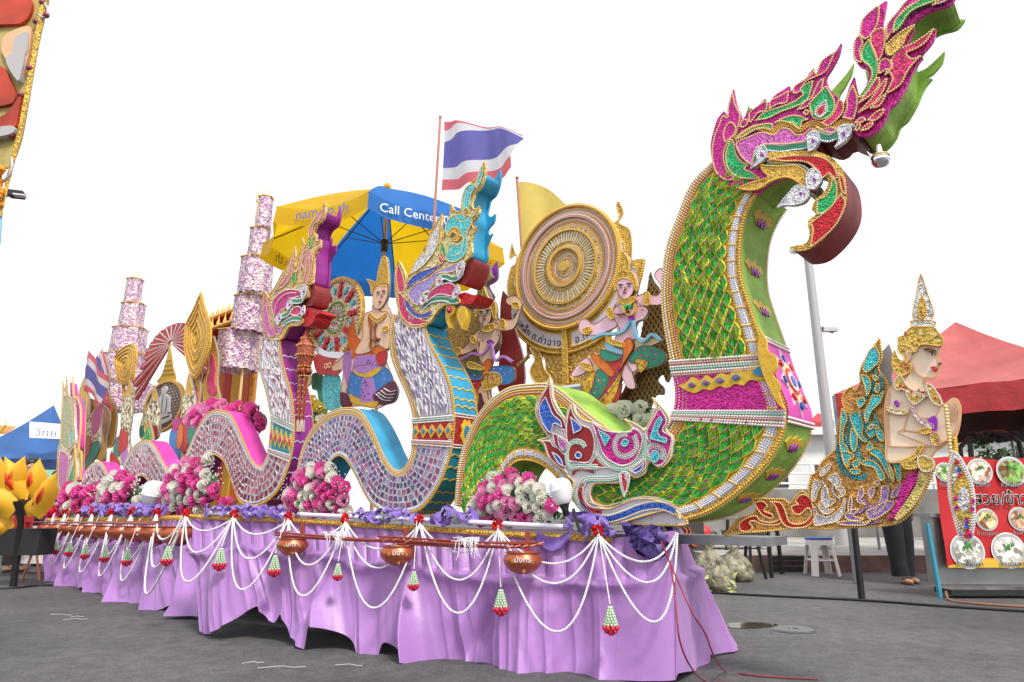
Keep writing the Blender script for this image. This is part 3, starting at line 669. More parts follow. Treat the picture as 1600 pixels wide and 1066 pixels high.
for w_ in (-.012, .0, .012): beads(hd, GOLD, resample(offs(onp(D_("275,745 340,700 430,650 520,660 590,690 640,630 740,625 800,670 870,630 940,615 1050,655 1150,610 1245,600"), 0, FL, False, 5), w_), .0125), -.02, .0066)
def lips(par, up, lo, cv, k=1., w=-.016):
    for q in (up, lo):
        if not q: continue
        p = onp(cv(q), w, FL, False, 5)
        part('lip_band', strip(p, -.016*k, .016*k, w-.006, w), MINTB if False else mat('jade_lip', (.03, .30, .16), .4), par)
        for o_, m_ in ((-.019*k, SILV), (.019*k, PEARL)): beads(par, m_, resample(offs(p, o_), .0125*k), w-.005, .0072*k)
lips(hd, "425,975 445,870 478,820 540,805 640,815 740,800 850,785 885,735 915,695 965,705 1000,722 1050,728 1110,700 1150,655 1200,640 1238,655", "520,945 580,965 680,970 780,975 835,1000 880,1050 900,1066", D_)
def teeth(par, lst, cv, w=-.02, dot=PURP, r=10, k=1.):
    for s, c in lst:
        inlay(par, cv(s), WHB, w, .008, SILV, .005*k, .010*k, 'tooth')
        x, y = c; inlay(par, cv(f"{x-r},{y} {x},{y-r*1.3} {x+r},{y} {x},{y+r*1.3}"), dot, w-.009, .004, None, name='tooth_jewel')
teeth(hd, (("878,720 920,690 966,705 972,760 930,830 888,852* 878,780", (922, 760)), ("1130,665 1170,642 1232,650 1232,710 1175,775 1105,822* 1140,755", (1178, 705)), ("450,850 482,812 530,820 538,880 505,930 428,982* 462,925", (498, 878))), D_, r=14)
teeth(hd, (("702,740 725,712 757,730 762,765 735,797* 706,788", (733, 756)), ("583,872* 610,835 640,800 662,783 700,790 713,820 690,850 650,862 610,862", (677, 815))), A_, r=6)
# tongue
tg = A_("525,655* 560,640 620,640 700,636 762,645 812,670 847,710 864,760 870,830 857,890 822,950 772,1005 720,1042 660,1052 630,1036* 652,1030 700,1018 714,980 706,930 740,900 724,880 738,840 770,812 792,770 772,730 740,702 700,685 640,682 570,690")
part('tongue', MB().poly(onp(tg, 0, FL, True, 4), -.03, .24, 0, 1), [GOLDB, MAR], gn, label='curling red tongue with gold edge')
tn = [o for o in COL.objects if o.name.startswith('tongue')][-1]
for s, m in (("545,665* 620,652 700,650 765,660 808,695 822,740 800,748* 790,722 760,742 740,712 690,675 600,672", RED), ("738,892* 742,835 770,822 792,790 805,735* 822,790 808,850 770,885", GRN), ("712,932* 790,870 838,812* 855,850 822,930 765,990 712,1030* 722,960", RED), ("828,725* 848,745 858,805 842,795", RED)):
    inlay(tn, A_(s), m, -.030, .004, GOLDL, .0062, .0125)
flush_beads()
# ---- ornament on the near side: a little flame-maned tail head
orn = thing('naga_tail_crest', 'blue and magenta flame crest board with a small naga face, mounted before the green coils', 'ornament', FL, (-.2, -.03, .75))
N_ = lambda s: Q(s, 830, 580, 4.264)
OB = "250,700 215,660 130,590 100,520 85,480 48,462* 90,450 120,440 100,410 60,350 35,280 45,200 90,140 128,45* 140,100 150,190 200,280 225,310 240,330 250,260 285,218* 300,280 360,330 410,345 470,370 530,395 580,410 640,408 680,380 630,325* 690,350 740,380 760,400 790,350 825,270 840,240 813,178* 870,240 910,290 925,340 900,390 945,440 940,520 930,580 890,630 850,640 800,600 770,640 760,680 700,710 660,680 640,670 610,690 600,740 520,745 430,750 400,790 400,850 440,900 520,920 600,890 680,860 780,850 870,870 930,900 985,945* 995,985* 960,950 900,930 800,950 700,980 600,1010 520,1015 420,990 350,940 300,880 280,800 290,740"
part('crest_board', MB().poly(onp(N_(OB), -.03, FL, True, 3), -.036, -.012), WE, orn)
ob = [o for o in COL.objects if o.name.startswith('crest_board')][-1]
beads(ob, GOLDL, resample(onp(N_(OB), -.03, FL, True, 3), .0125, True), -.038, .0072)
DR = mat('deep_red_felt', (.30, .012, .02), .6, bump=.5, bs=200)
for s, m in (("245,680* 130,580 95,490 70,465* 130,470 150,500 195,520 240,570 250,620 225,640", DR), ("120,435 70,340 48,270 60,200 110,110 128,70* 135,180 170,270 215,320 235,390 200,385 160,360 150,400 130,425", DR),
             ("270,235* 290,300 340,360 400,390 425,470 415,560 380,610 300,605 245,590 250,500 240,440 240,360 250,290", DR), ("395,630* 420,590 450,552* 490,600 525,640* 460,645", REDG), ("150,415* 220,450 262,500 235,560 190,520 160,480", DR),
             ("410,340* 470,385 530,405 600,410 670,405 680,385* 720,400 745,450 730,530 690,600 620,630 550,610 490,560 460,480 430,400", MAG), ("765,420* 800,350 850,262 858,245* 895,300 905,345 880,400 940,440 930,520 915,570 880,620 840,630 800,590 780,530 800,480 775,450", MAG),
             ("665,660* 720,620 765,585* 770,630 740,675 700,692", MAG)):
    inlay(ob, N_(s), m, -.036, .005, PEARL, .006, .0125)
for s, m in (("62,280 65,230 100,175* 125,230 150,290 200,335 210,375* 170,350 150,360 140,410 120,402* 85,350", BLUE), ("270,310* 340,380 290,415*", BLUE), ("300,560 318,540 340,555 335,580 310,580", BLUE), ("148,545* 180,560 205,590 220,635* 185,610", BLUE), ("675,668* 725,640 758,608* 745,655 705,680", BLUE),
             ("455,395* 500,420 528,445 500,500*", CYAN), ("610,480 630,455 655,470 645,498 620,500", CYAN), ("800,450* 830,360 865,305* 880,330 850,400 870,440 910,450 905,480* 850,465", CYAN), ("805,570 820,535 850,540 858,580 840,608 815,600", CYAN), ("185,440* 225,460 245,500 225,530 195,495", PINK)):
    inlay(ob, N_(s), m, -.042, .005, PEARL if m is BLUE else MINTB, .005, .011)
# mint and pearl rope swirls
for s in ("430,540 470,600 540,640 620,650 700,620 750,570 765,480 760,410", "640,420 590,430 560,480 570,540 620,570 680,550 705,500 690,430", "440,640 380,640 300,640 262,640 240,590 245,510 290,470 340,480 360,510", "620,690 540,715 450,720 380,720 320,760 300,830 330,900 380,950", "790,590 770,540 800,500 850,505 885,540 880,575 850,560"):
    p = onp(N_(s), -.04, FL, False, 5)
    for o_, m in ((-.012, MINTB), (0, PEARL), (.012, MINTB)): beads(ob, m, resample(offs(p, o_), .0125), -.042, .0072)
for s, m in (("330,880 390,950 450,975 520,985 620,955 720,915 820,895 900,905 960,935", BLUE), ("345,745 325,800 340,870 390,925 470,940", REDG)):
    p = onp(N_(s), -.04, FL, False, 5); part('felt_band', strip(p, -.012, .012, -.047, -.036), m, ob)
    for o_ in (-.02, .02): beads(ob, PEARL, resample(offs(p, o_), .012), -.042, .0065)
p = onp(N_("275,690 300,660 350,655 420,675"), -.04, FL, False, 5); part('felt_band', strip(p, -.006, .006, -.047, -.036), DR, ob)
p = onp(N_("330,780 345,850 400,900 500,925 600,900 700,870 800,865 900,890 985,955"), -.04, FL, False, 5)
for o_ in (.0, .0,): beads(ob, PEARL, resample(offs(p, .02), .012), -.05, .0065)
inlay(ob, N_("600,690 640,672 665,700 655,760 630,838* 612,790"), WHB, -.042, .006, PEARL, .005, .01, 'eye_feather')
inlay(ob, N_("612,700 622,690 640,760 632,800 622,760"), REDG, -.05, .004, None, name='eye_feather')
# silver tiled chin piece under the face
inlay(gn, C("600,950 680,905 760,890 830,905 880,940 860,962 700,962"), WE, -.002, .006, GOLD, .008, .016, name='chin_plate')
flush_beads()
# ---------------------------------------------------------------- lavender and turquoise naga
S_ = lambda s: ' '.join('%g,%g-%g,%g' % (440+float(a.split(',')[0])/2.667, 420+float(a.split(',')[1])/2.667, 440+float(b.split(',')[0])/2.667, 420+float(b.split(',')[1])/2.667) for a, b in (x.split('-') for x in s.split()))
bn = thing('naga_serpent', 'lavender mirror-tiled naga serpent with turquoise crest and azure belly, middle of the float', 'naga', FL, (-1.5, .2, .72))
Bd = Body(bn, S_("463,190-600,235 452,240-612,290 450,300-640,350 458,370-675,415 488,450-702,480 520,520-714,540 545,600-719,590 549,665-720,655 546,725-712,735 540,770-695,805 520,820-655,905 490,842-575,1005 460,825-450,1018 425,770-385,990 395,700-345,935 365,640-308,860 330,592-270,800 285,578-240,782 235,585-212,800 185,608-190,835 140,650-165,880 105,705-140,920 80,775-120,960 65,850-110,990"), 0, .24)
Bd.build(WE, BLUC, BLUC)
Bd.ribbon(0, 23, 0, .13, GOLDB); Bd.ribbon(0, 23, .97, 1, GOLDB)
for w, m in ((.012, GOLD), (.05, PEARL), (.09, GOLD), (.125, GOLDL), (.985, GOLD), (.945, SILV), (.915, SILV)): Bd.bead_line(w, 0, 23, m, .0085, .0165)
place_pieces(bn, 0, Bd.cells(.2, 5.9, .15, .9, .1, .045), TQN, 'mirror_tile', 200, .95, 1.15, .3, .004, depth=.01)
place_pieces(bn, 0, Bd.cells(8.1, 22.9, .15, .9, .052, .055, False), TQ, 'mirror_tile', 300, .98, .98, .16, .004, depth=.008)
def belt(B, t0, t1, mid, gold, jew, wall=None):
    d = (t1-t0)
    for a, b, m in ((0, .2, WE), (.2, .8, mid), (.8, 1, WE)): B.ribbon(t0+a*d, t0+b*d, 0, 1, m, .01, 'belt_band')
    for f, m in ((.02, PEARL), (.1, MINTB), (.18, PEARL), (.82, PEARL), (.9, ROSEB), (.98, PEARL)): B.bead_cross(t0+f*d, 0, 1, m, .0075, .014, .014)
    mb = MB(); N = 5
    for i in range(N):
        w = (i+.5)/N; c = B.S(t0+.5*d, w); L = B.S(t0+.27*d, w); R_ = B.S(t0+.73*d, w); l = B.S(t0+.5*d, w-.5/N); r = B.S(t0+.5*d, w+.5/N)
        pts = [l, ((l[0]+L[0])/2*.5+c[0]*.5*0+(L[0])*.5, (l[1]+L[1])/2*.5+L[1]*.5), L, ((r[0]+L[0])/2, (r[1]+L[1])/2), r, ((r[0]+R_[0])/2, (r[1]+R_[1])/2), R_, ((l[0]+R_[0])/2, (l[1]+R_[1])/2)]
        pts = [(l[0]*.9+c[0]*.1, l[1]*.9+c[1]*.1) if k == 0 else p for k, p in enumerate(pts)]
        o = part('belt_leaf', MB().poly(pts, B.w0-.017-.0004*i, B.w0-.005), gold, B.th)
        part('belt_jewel', MB().poly([(c[0]+(p[0]-c[0])*.45, c[1]+(p[1]-c[1])*.45) for p in pts], B.w0-.023, B.w0-.012), jew, B.th)
    if wall:
        a0, a1 = B.arc_of(B.B, t0), B.arc_of(B.B, t1); n = 8
        part('belly_belt', MB().grid([[B.side_pt(B.B, a0+(a1-a0)*i/n, .002+(B.thick-.004)*j/3, .008) for j in range(4)] for i in range(n+1)]), mid, B.th, True)
        am = (a0+a1)/2; c = B.thick/2; h = (a1-a0)*.42
        B.side_patch(B.B, am, [(c+.07*B.thick/.24*math.cos(k*PI/6)*(1 if k % 2 else .7), h*math.sin(k*PI/6)*(1 if k % 2 == 0 else .75)) for k in range(12)], gold, .014, 'belly_star')
        B.side_patch(B.B, am, [(c+.03*math.cos(k*PI/4), h*.45*math.sin(k*PI/4)) for k in range(8)], jew, .020, 'belly_star')
        for aa in (a0, a0+.02, a1, a1-.02):
            mb = MB()
            for j in range(16): mb.ell(B.side_pt(B.B, aa, B.thick*j/15, .012), .007, 6, 4)
            part('belly_bead_row', mb, PEARL, B.th, True, kind='stuff')
belt(Bd, 6.35, 8.15, REDG, MUST, mat('peacock_blue', (.02, .22, .42)), True)
def wall_arcs(B, E, ts, m, name='belly_motif', amp=.02):
    for t in ts:
        ar = B.arc_of(E, t); w = B.thick
        top = [(w*j/16+.001, -.006+amp*abs(math.sin(j/16*PI*3))) for j in range(17)]; bot = [(x, z-.010) for x, z in top[::-1]]
        B.side_patch(E, ar, [(min(x, w-.002), z) for x, z in top+bot], m, .006, name)
wall_arcs(Bd, Bd.B, [.8, 1.5, 2.2, 2.9, 3.6, 4.3, 5.0, 5.7, 8.7, 9.3, 9.8, 10.3, 10.7, 11.2], MUST)
for y in (-.003, .243):
    mb = MB(); tot = Bd.arc_of(Bd.B, 12); n = int(tot/.017)
    for i in range(n): mb.ell(Bd.side_pt(Bd.B, tot*i/n, y, .004), .008, 6, 4)
    part('gold_fringe', mb, GOLD, bn, True, kind='stuff')
T_ = lambda s: Q(s, 600, 250, 4.1)
HT = "170,1075 120,1035 95,960 78,880 72,800 74,700 95,648* 118,690 137,740 142,790 155,750 190,690 230,620 268,545* 275,580 285,500 320,430 350,385 373,348* 366,420 362,480 358,540 378,500 385,480 395,440 408,400 425,345 430,283* 448,320 490,332 500,250 520,190 560,148 600,110 618,60 645,12* 648,60 637,125 612,182 582,210 572,250 563,300 585,318 612,298* 602,352 565,400 575,440 592,425* 575,465 557,520 562,580 547,622 524,645 505,690 485,745 440,752 400,737 355,748 342,800 322,850 272,855 240,882 243,935 262,928 300,892 350,880 400,882 440,900 478,890 480,918 440,925 390,930 350,960 315,1010 290,1045 240,1072"
def head(th, cv, outl, core_s, thick, mface, mcloth, corew=.2):
    part('head_board', MB().poly(onp(cv(outl), -.014, FL, True, 3), -.014, .01), mface, th); h = [o for o in COL.objects if o.name.startswith('head_board')][-1]
    beads(h, GOLD, resample(onp(cv(outl), -.014, FL, True, 3), .0145, True), -.016, .0075)
    part('far_head_board', MB().poly(onp(cv(outl), 0, FL, True, 3), thick-.02, thick), mcloth, th)
    part('head_core', MB().poly(onp(cv(core_s), 0, FL, True, 3), .01, thick-.02), mcloth, th); return h
hb = head(bn, T_, HT, "100,950 85,860 150,780 230,680 310,600 380,560 400,480 430,380 500,340 510,250 550,170 600,130 630,80 640,110 610,175 575,205 560,260 555,320 560,380 548,440 545,520 550,580 540,620 510,640 480,740 430,745 350,740 320,845 240,875 250,960 330,900 400,890 470,900 430,915 340,955 280,1035 220,1060 130,1030", .2, mat('teal_gold_beadwork', (.66, .42, .12), .45, .15, var=.5, vs=70, bump=1, bs=110, kind='voronoi', var2=(.85, .60, .30)), BLUC)
b2_ = lambda s, m, b=GOLDL, nm='foil_inlay', w=-.014: inlay(hb, T_(s), m, w, .004, b, .0058, .0125, nm)
b2_("84,780 82,720 97,668* 118,730 132,800 130,835 100,850", COR); b2_("95,860 125,880 140,940 180,990 240,1025 290,1035 220,1060 150,1040 105,970", COR)
b2_("148,825* 165,775 220,728 290,700 370,672* 310,722 270,750 200,790", BLUE, SALM); b2_("132,880* 170,930 200,975 250,990 310,960* 285,1010 200,1012 150,965", BLUE, SALM)
b2_("160,860 205,800 290,760 330,722 400,692 480,662 462,705 420,722 350,730 322,790 295,835 240,862 228,925 190,915", LILAC)
b2_("170,735* 200,660 235,620 250,590 262,620 300,500 355,400* 352,500 330,580 290,640 240,690", WHB); b2_("378,528* 402,600 385,645 360,600", GRN); b2_("375,590* 390,640 372,668 355,640", COR)
b2_("398,640* 420,560 450,540 480,545 510,500 470,470 440,450 410,480 400,430 430,370 500,350 560,365 565,410 535,480 535,560 510,622 450,655", TURQ); b2_("505,340* 508,240 540,170 590,165 560,230 540,325", TURQ); b2_("592,172* 610,100 640,38* 632,120 604,180", TURQ)
b2_("565,370* 590,340 603,318* 590,355", TURQ); b2_("512,350 530,310 548,330 530,370", DKGOLD)
b2_("415,480 440,440 480,440 500,480 480,520 450,515 475,490 450,465 430,490", GOLDB, GOLD)
for s_ in ("420,600 460,560 500,545 540,470 580,380", "450,620 500,600 520,520 545,450", "455,350 500,400 540,390 580,350", "520,330 530,240 560,180", "610,170 620,100 636,60"): beads(hb, GOLDL, resample(onp(T_(s_), 0, FL, False, 5), .0125), -.022, .0062)
b2_("280,915* 300,850 360,812 420,790 465,812 480,850 440,875 380,862 330,875", COR, PEARL, 'tongue')
lips(hb, "245,935 250,890 275,862 320,862 350,810 360,758 400,750 440,765 480,752 500,715 510,665", "255,945 300,905 350,892 400,892 440,908 478,902", T_)
teeth(hb, (("350,755 375,752 378,790 358,815* 345,800", (362, 780)), ("480,680 512,650 515,690 485,760* 475,720", (492, 698)), ("245,880 270,872 278,905 255,935* 242,912", (258, 900)), ("455,850 485,810 490,850 470,888 450,880", (468, 862))), T_, dot=COR, r=7)
part('snout', MB().poly(onp(T_("470,915 480,865 520,848 560,865 605,862* 575,905 530,925"), 0, FL, True, 4), 0, .18), RED, bn, label='red curled tongue tip')
part('mouth_lining', MB().poly(onp(T_("505,640 540,625 570,640 560,700 520,790 480,795 440,770 490,740"), 0, FL, True, 4), .012, .19), MAR, bn)
for s in ("405,940 430,928 460,945 452,985 425,1010 420,1075* 400,1020", "490,940 520,945 528,1000 505,1085* 480,1030 470,985"):
    part('beard_horn', MB().poly(onp(T_(s), 0, FL, True, 4), -.01, .05), MUST, bn)
beads(hb, COR, [FL.P(704, 485, 0)], -.01, .028)
flush_beads()
# ---------------------------------------------------------------- pink naga
pn = thing('naga_serpent', 'rose mirror-tiled naga serpent with pink crest, its three humps trailing to the rear', 'naga', FL, (-4.5, .2, .72))
Pk = Body(pn, "408,528-438,530 403,553-440,556 407,580-446,584 415,609-455,614 421,636-459,645 424,658-460,675 421,695-457,705 417,715-449,735 408,729-432,770 397,722-403,790 386,700-376,785 374,672-363,755 361,648-352,725 347,641-338,712 332,642-326,711 318,655-315,728 305,678-305,757 296,700-296,785 287,722-283,800 277,738-265,802 267,738-250,790 256,722-240,768 246,703-230,750 236,690-221,744 225,688-213,750 213,694-205,768 203,707-197,785 195,725-188,798 186,748-178,802 178,757-166,802 171,748-160,780 165,732-152,765 158,722-147,762 149,722-141,770 139,730-134,785 131,745-127,800 126,765-122,810", 0, .2)
Pk.build(WE, PINKC, MAGC)
Pk.ribbon(0, 36, 0, .13, GOLDB); Pk.ribbon(0, 36, .96, 1, GOLDB)
for w, m in ((.015, GOLD), (.06, PEARL), (.11, SILV), (.985, GOLD), (.93, SILV)): Pk.bead_line(w, 0, 36, m, .0105, .02)
place_pieces(pn, 0, Pk.cells(.2, 4.4, .15, .9, .12, .05), TPN, 'mirror_tile', 100, .95, 1.1, .3, .004, depth=.01)
place_pieces(pn, 0, Pk.cells(6.7, 35.9, .14, .92, .065, .075, False), TP, 'mirror_tile', 300, .98, .98, .16, .004, depth=.008)
belt(Pk, 4.6, 6.6, mat('teal_felt', (.02, .28, .36), .6), MUST, MAG, False)
wall_arcs(Pk, Pk.B, [1, 1.8, 2.6, 3.4, 4.2, 5.6, 6.4, 7.2, 7.8, 8.4, 9], SILV)
for y in (-.003, .203):
    mb = MB(); tot = Pk.arc_of(Pk.B, 10); n = int(tot/.02)
    for i in range(n): mb.ell(Pk.side_pt(Pk.B, tot*i/n, y, .004), .009, 6, 4)
    part('gold_fringe', mb, GOLD, pn, True, kind='stuff')
K_ = lambda s: Q(s, 400, 310, 4.843)
hp = head(pn, K_, "100,1066 65,1000 50,900 48,800 62,700* 90,740 100,760 115,715 150,660 190,580 215,540* 225,560 240,490 270,430 292,365* 298,440 292,500 312,520 318,450 348,370 348,298* 368,350 398,330 398,240 420,180 460,130 495,88 520,28* 522,100 502,170 462,202 440,250 443,300 455,262* 455,320 475,320 488,315* 482,370 445,402 450,425 462,402* 442,445 437,520 432,590 422,645 396,662 390,745 350,762 302,775 282,805 270,852 220,882 195,930 200,962 250,912 320,892 358,925 325,962 255,968 225,1015 190,1066",
          "95,1050 60,900 120,760 190,620 240,560 310,520 360,400 400,340 410,240 460,150 510,100 495,160 450,205 435,260 440,320 430,400 430,520 425,580 415,640 390,660 385,740 300,770 265,845 190,925 200,950 250,905 320,890 320,955 250,960 185,1055", .2, mat('rose_gold_beadwork', (.72, .30, .22), .45, .15, var=.5, vs=70, bump=1, bs=110, kind='voronoi', var2=(.80, .52, .20)), MAGC)
k2_ = lambda s, m, b=GOLDL, nm='foil_inlay', w=-.014: inlay(hp, K_(s), m, w, .004, b, .007, .0155, nm)
k2_("62,780 68,725* 85,780 105,860 110,940 150,1030 100,1045 70,980 58,880", PINK, ROSEB); k2_("125,790 180,722 250,692 330,700 345,735 290,752 250,765 238,822 190,850 155,930 135,890", MAG, PEARL)
k2_("130,900* 160,980 210,960* 180,1030 140,1010", PINK); k2_("145,700* 200,600 220,560 240,590 270,470 290,395* 285,500 270,580 240,640 190,680", SALM); k2_("345,480 372,400 412,395 432,460 420,560 400,640 355,650 375,560", SALM)
k2_("320,540* 330,480 350,400 365,370 355,450 345,530", SALM); k2_("402,300* 412,220 450,150 512,75* 490,165 440,200 422,280", SALM); k2_("272,590* 305,555 302,620 280,665", GRN, GOLD, 'eye'); k2_("400,365 415,310 430,295* 425,350 410,378", GRN)
for s_ in ("200,660 240,600 275,480", "160,700 220,640", "370,640 390,560 395,460", "400,640 420,540 415,430", "345,640 350,560 370,450", "410,290 425,220 470,150", "150,900 170,800 240,730 320,720", "90,800 110,900 130,1000"): beads(hp, GOLDL, resample(onp(K_(s_), 0, FL, False, 5), .0155), -.024, .0074)
k2_("260,870* 300,825 340,825 350,860 320,885 280,885", COR, PEARL, 'tongue')
lips(hp, "170,960 180,905 215,890 250,870 262,820 275,782 330,780 360,760 370,700 375,670", "205,960 240,930 290,910 345,915", K_, 1.2)
teeth(hp, (("345,680 372,660 392,672 380,740 358,775* 350,730", (366, 708)), ("245,790 275,780 275,820 250,850* 240,820", (260, 808)), ("165,890 190,880 200,915 175,965* 160,930", (180, 910)), ("350,850 372,815* 375,870 355,890", (362, 858))), K_, r=7)
part('snout', MB().poly(onp(K_("350,960 355,880 380,830 430,835 470,850 480,870 450,890 435,930 400,965"), 0, FL, True, 4), 0, .19), RED, pn, label='red curled tongue tip')
part('mouth_lining', MB().poly(onp(K_("395,665 425,650 440,700 420,800 380,815 290,800 350,765 388,745"), 0, FL, True, 4), .012, .19), MAR, pn)
flush_beads()
# ---------------------------------------------------------------- rear crest seen nearly edge-on at the far left
L_ = lambda s: Q(s, 80, 560, 4.1)
ln_ = thing('naga_serpent', 'rearmost naga with sage and gold crest and pink sides at the left end', 'naga', FL, (-9.6, .3, .72))
lo_ = "45,900 38,800 45,600 60,520 65,400 70,300 75,200 78,140* 85,200 98,180 100,115* 108,200 112,240 140,262 150,330 148,420 155,500 150,560 120,610 125,650 155,580* 150,640 140,700 165,640* 165,760 150,800 120,860 90,930"
part('crest_board', MB().poly(onp(L_(lo_), 0, FL, True, 3), 0, .03), WHB, ln_)
lb = [o for o in COL.objects if o.name.startswith('crest_board')][-1]
beads(lb, GOLD, resample(onp(L_(lo_), 0, FL, True, 3), .022, True), -.005, .012)
for s, m in (("65,480 72,350 82,250 110,260 135,330 138,430 128,520 110,590 70,560", mat('sage_beadwork', (.42, .42, .22), .4, .2, var=.4, vs=60, bump=1, bs=60, kind='voronoi')), ("50,800 55,620 85,600 115,640 105,740 85,860", PINK), ("118,480 142,450 142,540 122,570", TURQ), ("110,780* 150,680 140,780 115,850", GRN), ("84,220 92,190 104,220 100,240", WHB)):
    inlay(lb, L_(s), m, 0, .004, GOLDL, .010, .022)
for s in ("105,165 138,165 145,255 115,240", "150,260 172,262 188,330 188,450 178,560 165,590 152,520 150,400", "160,720 185,700 190,780 165,790"):
    part('crest_core', MB().poly(onp(L_(s), .03, FL, True, 3), .031, .09), PINKC, ln_)
line(ln_, L_("145,120 148,240 170,255 192,320 192,460 180,580 200,620 192,780"), .03, GOLD, .0, .02, 'gold_edge'); line(ln_, L_("155,560 165,700 160,800"), .03, GOLD, .0, .02, 'gold_edge')
flush_beads()
# ================================================================ boards, wheels, fans, umbrella, flags on the float
SKIN = mat('painted_skin', (.88, .60, .42), .75, spec=.15, var=.10, vs=7, bump=.1, bs=60); SKINP = mat('painted_pink_skin', (.92, .58, .72), .75, spec=.15, var=.08, vs=7)
LINE = mat('painted_outline', (.22, .07, .03), .6); BRD = mat('board_edge', (.22, .20, .20), .7)
YEL = mat('yellow_paint', (.72, .40, .03), .5, var=.35, vs=40, kind='voronoi'); TEAL = mat('teal_paint', (.03, .25, .18), .5, var=.2, vs=20); REDP = mat('red_paint', (.55, .03, .03), .5); ORA = mat('orange_paint', (.72, .16, .02), .5, var=.2, vs=20)
BLUP = mat('blue_paint', (.05, .22, .55), .5, var=.15, vs=20); LILP = mat('lilac_paint', (.45, .22, .55), .5, var=.15, vs=20); SKYP = mat('sky_blue_paint', (.22, .48, .70), .5); WINE = mat('wine_paint', (.12, .02, .05), .5)
ORN = mat('ornate_paint', (.45, .24, .16), .6, var=.6, vs=26, kind='voronoi', bump=.6, bs=40, var2=(.80, .62, .42), spec=.2)
MK = dict(q=ORN, s=SKIN, p=SKINP, y=YEL, t=TEAL, r=REDP, o=ORA, b=BLUP, l=LILP, k=SKYP, g=GOLDB, G=DKGOLD, w=WHB, W=WHT, n=WINE, m=MAG, M=MAR, e=GRN, d=BLK, u=MUST, P=PURP)
def cut(label, cat, cv, w, board, layers, name='cutout_figure', group=None, bm=None, thick=.02, outline=True, back=None, post=None):
    q = [fr_ for fr_ in onp(cv(board), w)]; cx = sum(p[0] for p in q)/len(q); zb = min(p[1] for p in q)
    t = thing(name, label, cat, FL, (cx, w, zb), group)
    part('board', MB().poly(q, w, w+thick, 0, 1), [bm or SKIN, BRD], t)
    for L in layers:
        m, s = L[0], L[1]; nm = L[2] if len(L) > 2 else {'s': 'painted_limb', 'p': 'painted_limb', 'g': 'gold_ornament'}.get(m, 'painted_cloth')
        if nm.startswith('line'):
            line(t, cv(s), float(nm[4:]), MK[m], w, .004, 'painted_line'); continue
        inlay(t, cv(s), MK[m], w, .003, GOLD if nm == 'gold_ornament' else None, .006, .014, nm)
        if outline and m in 'spyotbrk': line(t, cv(s), .0035, LINE, w-.004, .001, closed=True)
    if post:
        a, b = post; p0, p1 = FL.P(*a, w+.05), FL.P(*b, w+.05); part('post', MB().tube([(p0[0], w+.05, p0[1]), (p1[0], w+.05, p1[1])], .018, 8), mat('red_brown_pipe', (.16, .04, .03), .5), t)
    return t
def dots(t, cv, pts, r, m, w, h=.006, name='painted_dot'):
    mb = MB(); y = w-h-layer(t)
    for s in pts:
        for a in cv(s):
            c = FL.P(a[0], a[1], w); mb.poly([(c[0]+r*math.cos(k*PI/4), c[1]+r*math.sin(k*PI/4)) for k in range(8)], y, y+.004)
    part(name, mb, m, t, kind='stuff')
def face(t, cv, ex, w, sc=1., skin='s'):
    """eyes, brows, nose, mouth: (lx,ly, rx,ry, nx,ny, mx,my)"""
    lx, ly, rx, ry, nx, ny, mx_, my = ex
    for x, y in ((lx, ly), (rx, ry)):
        inlay(t, cv(f"{x-9*sc},{y}* {x},{y-4*sc} {x+9*sc},{y}* {x},{y+3*sc}"), WHT, w-.006, .001, None, name='eye'); inlay(t, cv(f"{x-3*sc},{y-3*sc} {x+3*sc},{y-3*sc} {x+3*sc},{y+2*sc} {x-3*sc},{y+2*sc}"), BLK, w-.008, .001, None, name='pupil')
        line(t, cv(f"{x-11*sc},{y-8*sc} {x},{y-13*sc} {x+11*sc},{y-9*sc}"), .006, LINE, w-.006, name='eyebrow')
    line(t, cv(f"{nx-2*sc},{ny-16*sc} {nx+3*sc},{ny-4*sc} {nx-4*sc},{ny}"), .003, LINE, w-.006, name='nose_line')
    inlay(t, cv(f"{mx_-9*sc},{my}* {mx_},{my-4*sc} {mx_+9*sc},{my}* {mx_},{my+5*sc}"), REDP, w-.007, .001, None, name='lips')
# ---- dancer in pink skin, before the great wheel
P2 = lambda s: Q(s, 885, 400, 3.806); P1 = lambda s: Q(s, 680, 420, 4.44); P6 = lambda s: Q(s, 515, 400, 4.443)
lat = "497,92* 520,150 550,190 575,260 600,420 620,600 622,700 598,752 572,705 540,740 578,785 575,825 530,830 500,900 470,960 300,1040 240,1030 380,700 440,480 470,300 478,210"
lt = cut('tall brown lattice panel with flame tip behind the pink-skinned dancer', 'panel', P2, .62, lat, [], 'lattice_panel', bm=mat('brown_velvet', (.085, .05, .025), .7, var=.4, vs=50, bump=.5, bs=80), outline=False)
mbx = MB(); poly2 = onp(P2(lat), .62)
def inside(p, q):
    c = False; n = len(q)
    for i in range(n):
        a, b = q[i], q[i-1]
        if (a[1] > p[1]) != (b[1] > p[1]) and p[0] < (b[0]-a[0])*(p[1]-a[1])/(b[1]-a[1])+a[0]: c = not c
    return c
def lattice(poly, y, d, r, m, th, slope=1.6):
    xs = [p[0] for p in poly]; zs = [p[1] for p in poly]; mb = MB()
    for sg in (1, -1):
        k = -80
        while k < 80:
            run = []
            for j in range(200):
                x = min(xs)+(max(xs)-min(xs))*j/199; z = (min(zs)+max(zs))/2+k*d+sg*slope*(x-(min(xs)+max(xs))/2)
                if inside((x, z), poly): run.append((x, z))
                else:
                    if len(run) > 2: strip([run[0], run[-1]], -r, r, y-.004-(.001 if sg > 0 else 0), y, 0, mb)
                    run = []
            if len(run) > 2: strip([run[0], run[-1]], -r, r, y-.004-(.001 if sg > 0 else 0), y, 0, mb)
            k += 1
    part('lattice_strip', mb, m, th, kind='stuff')
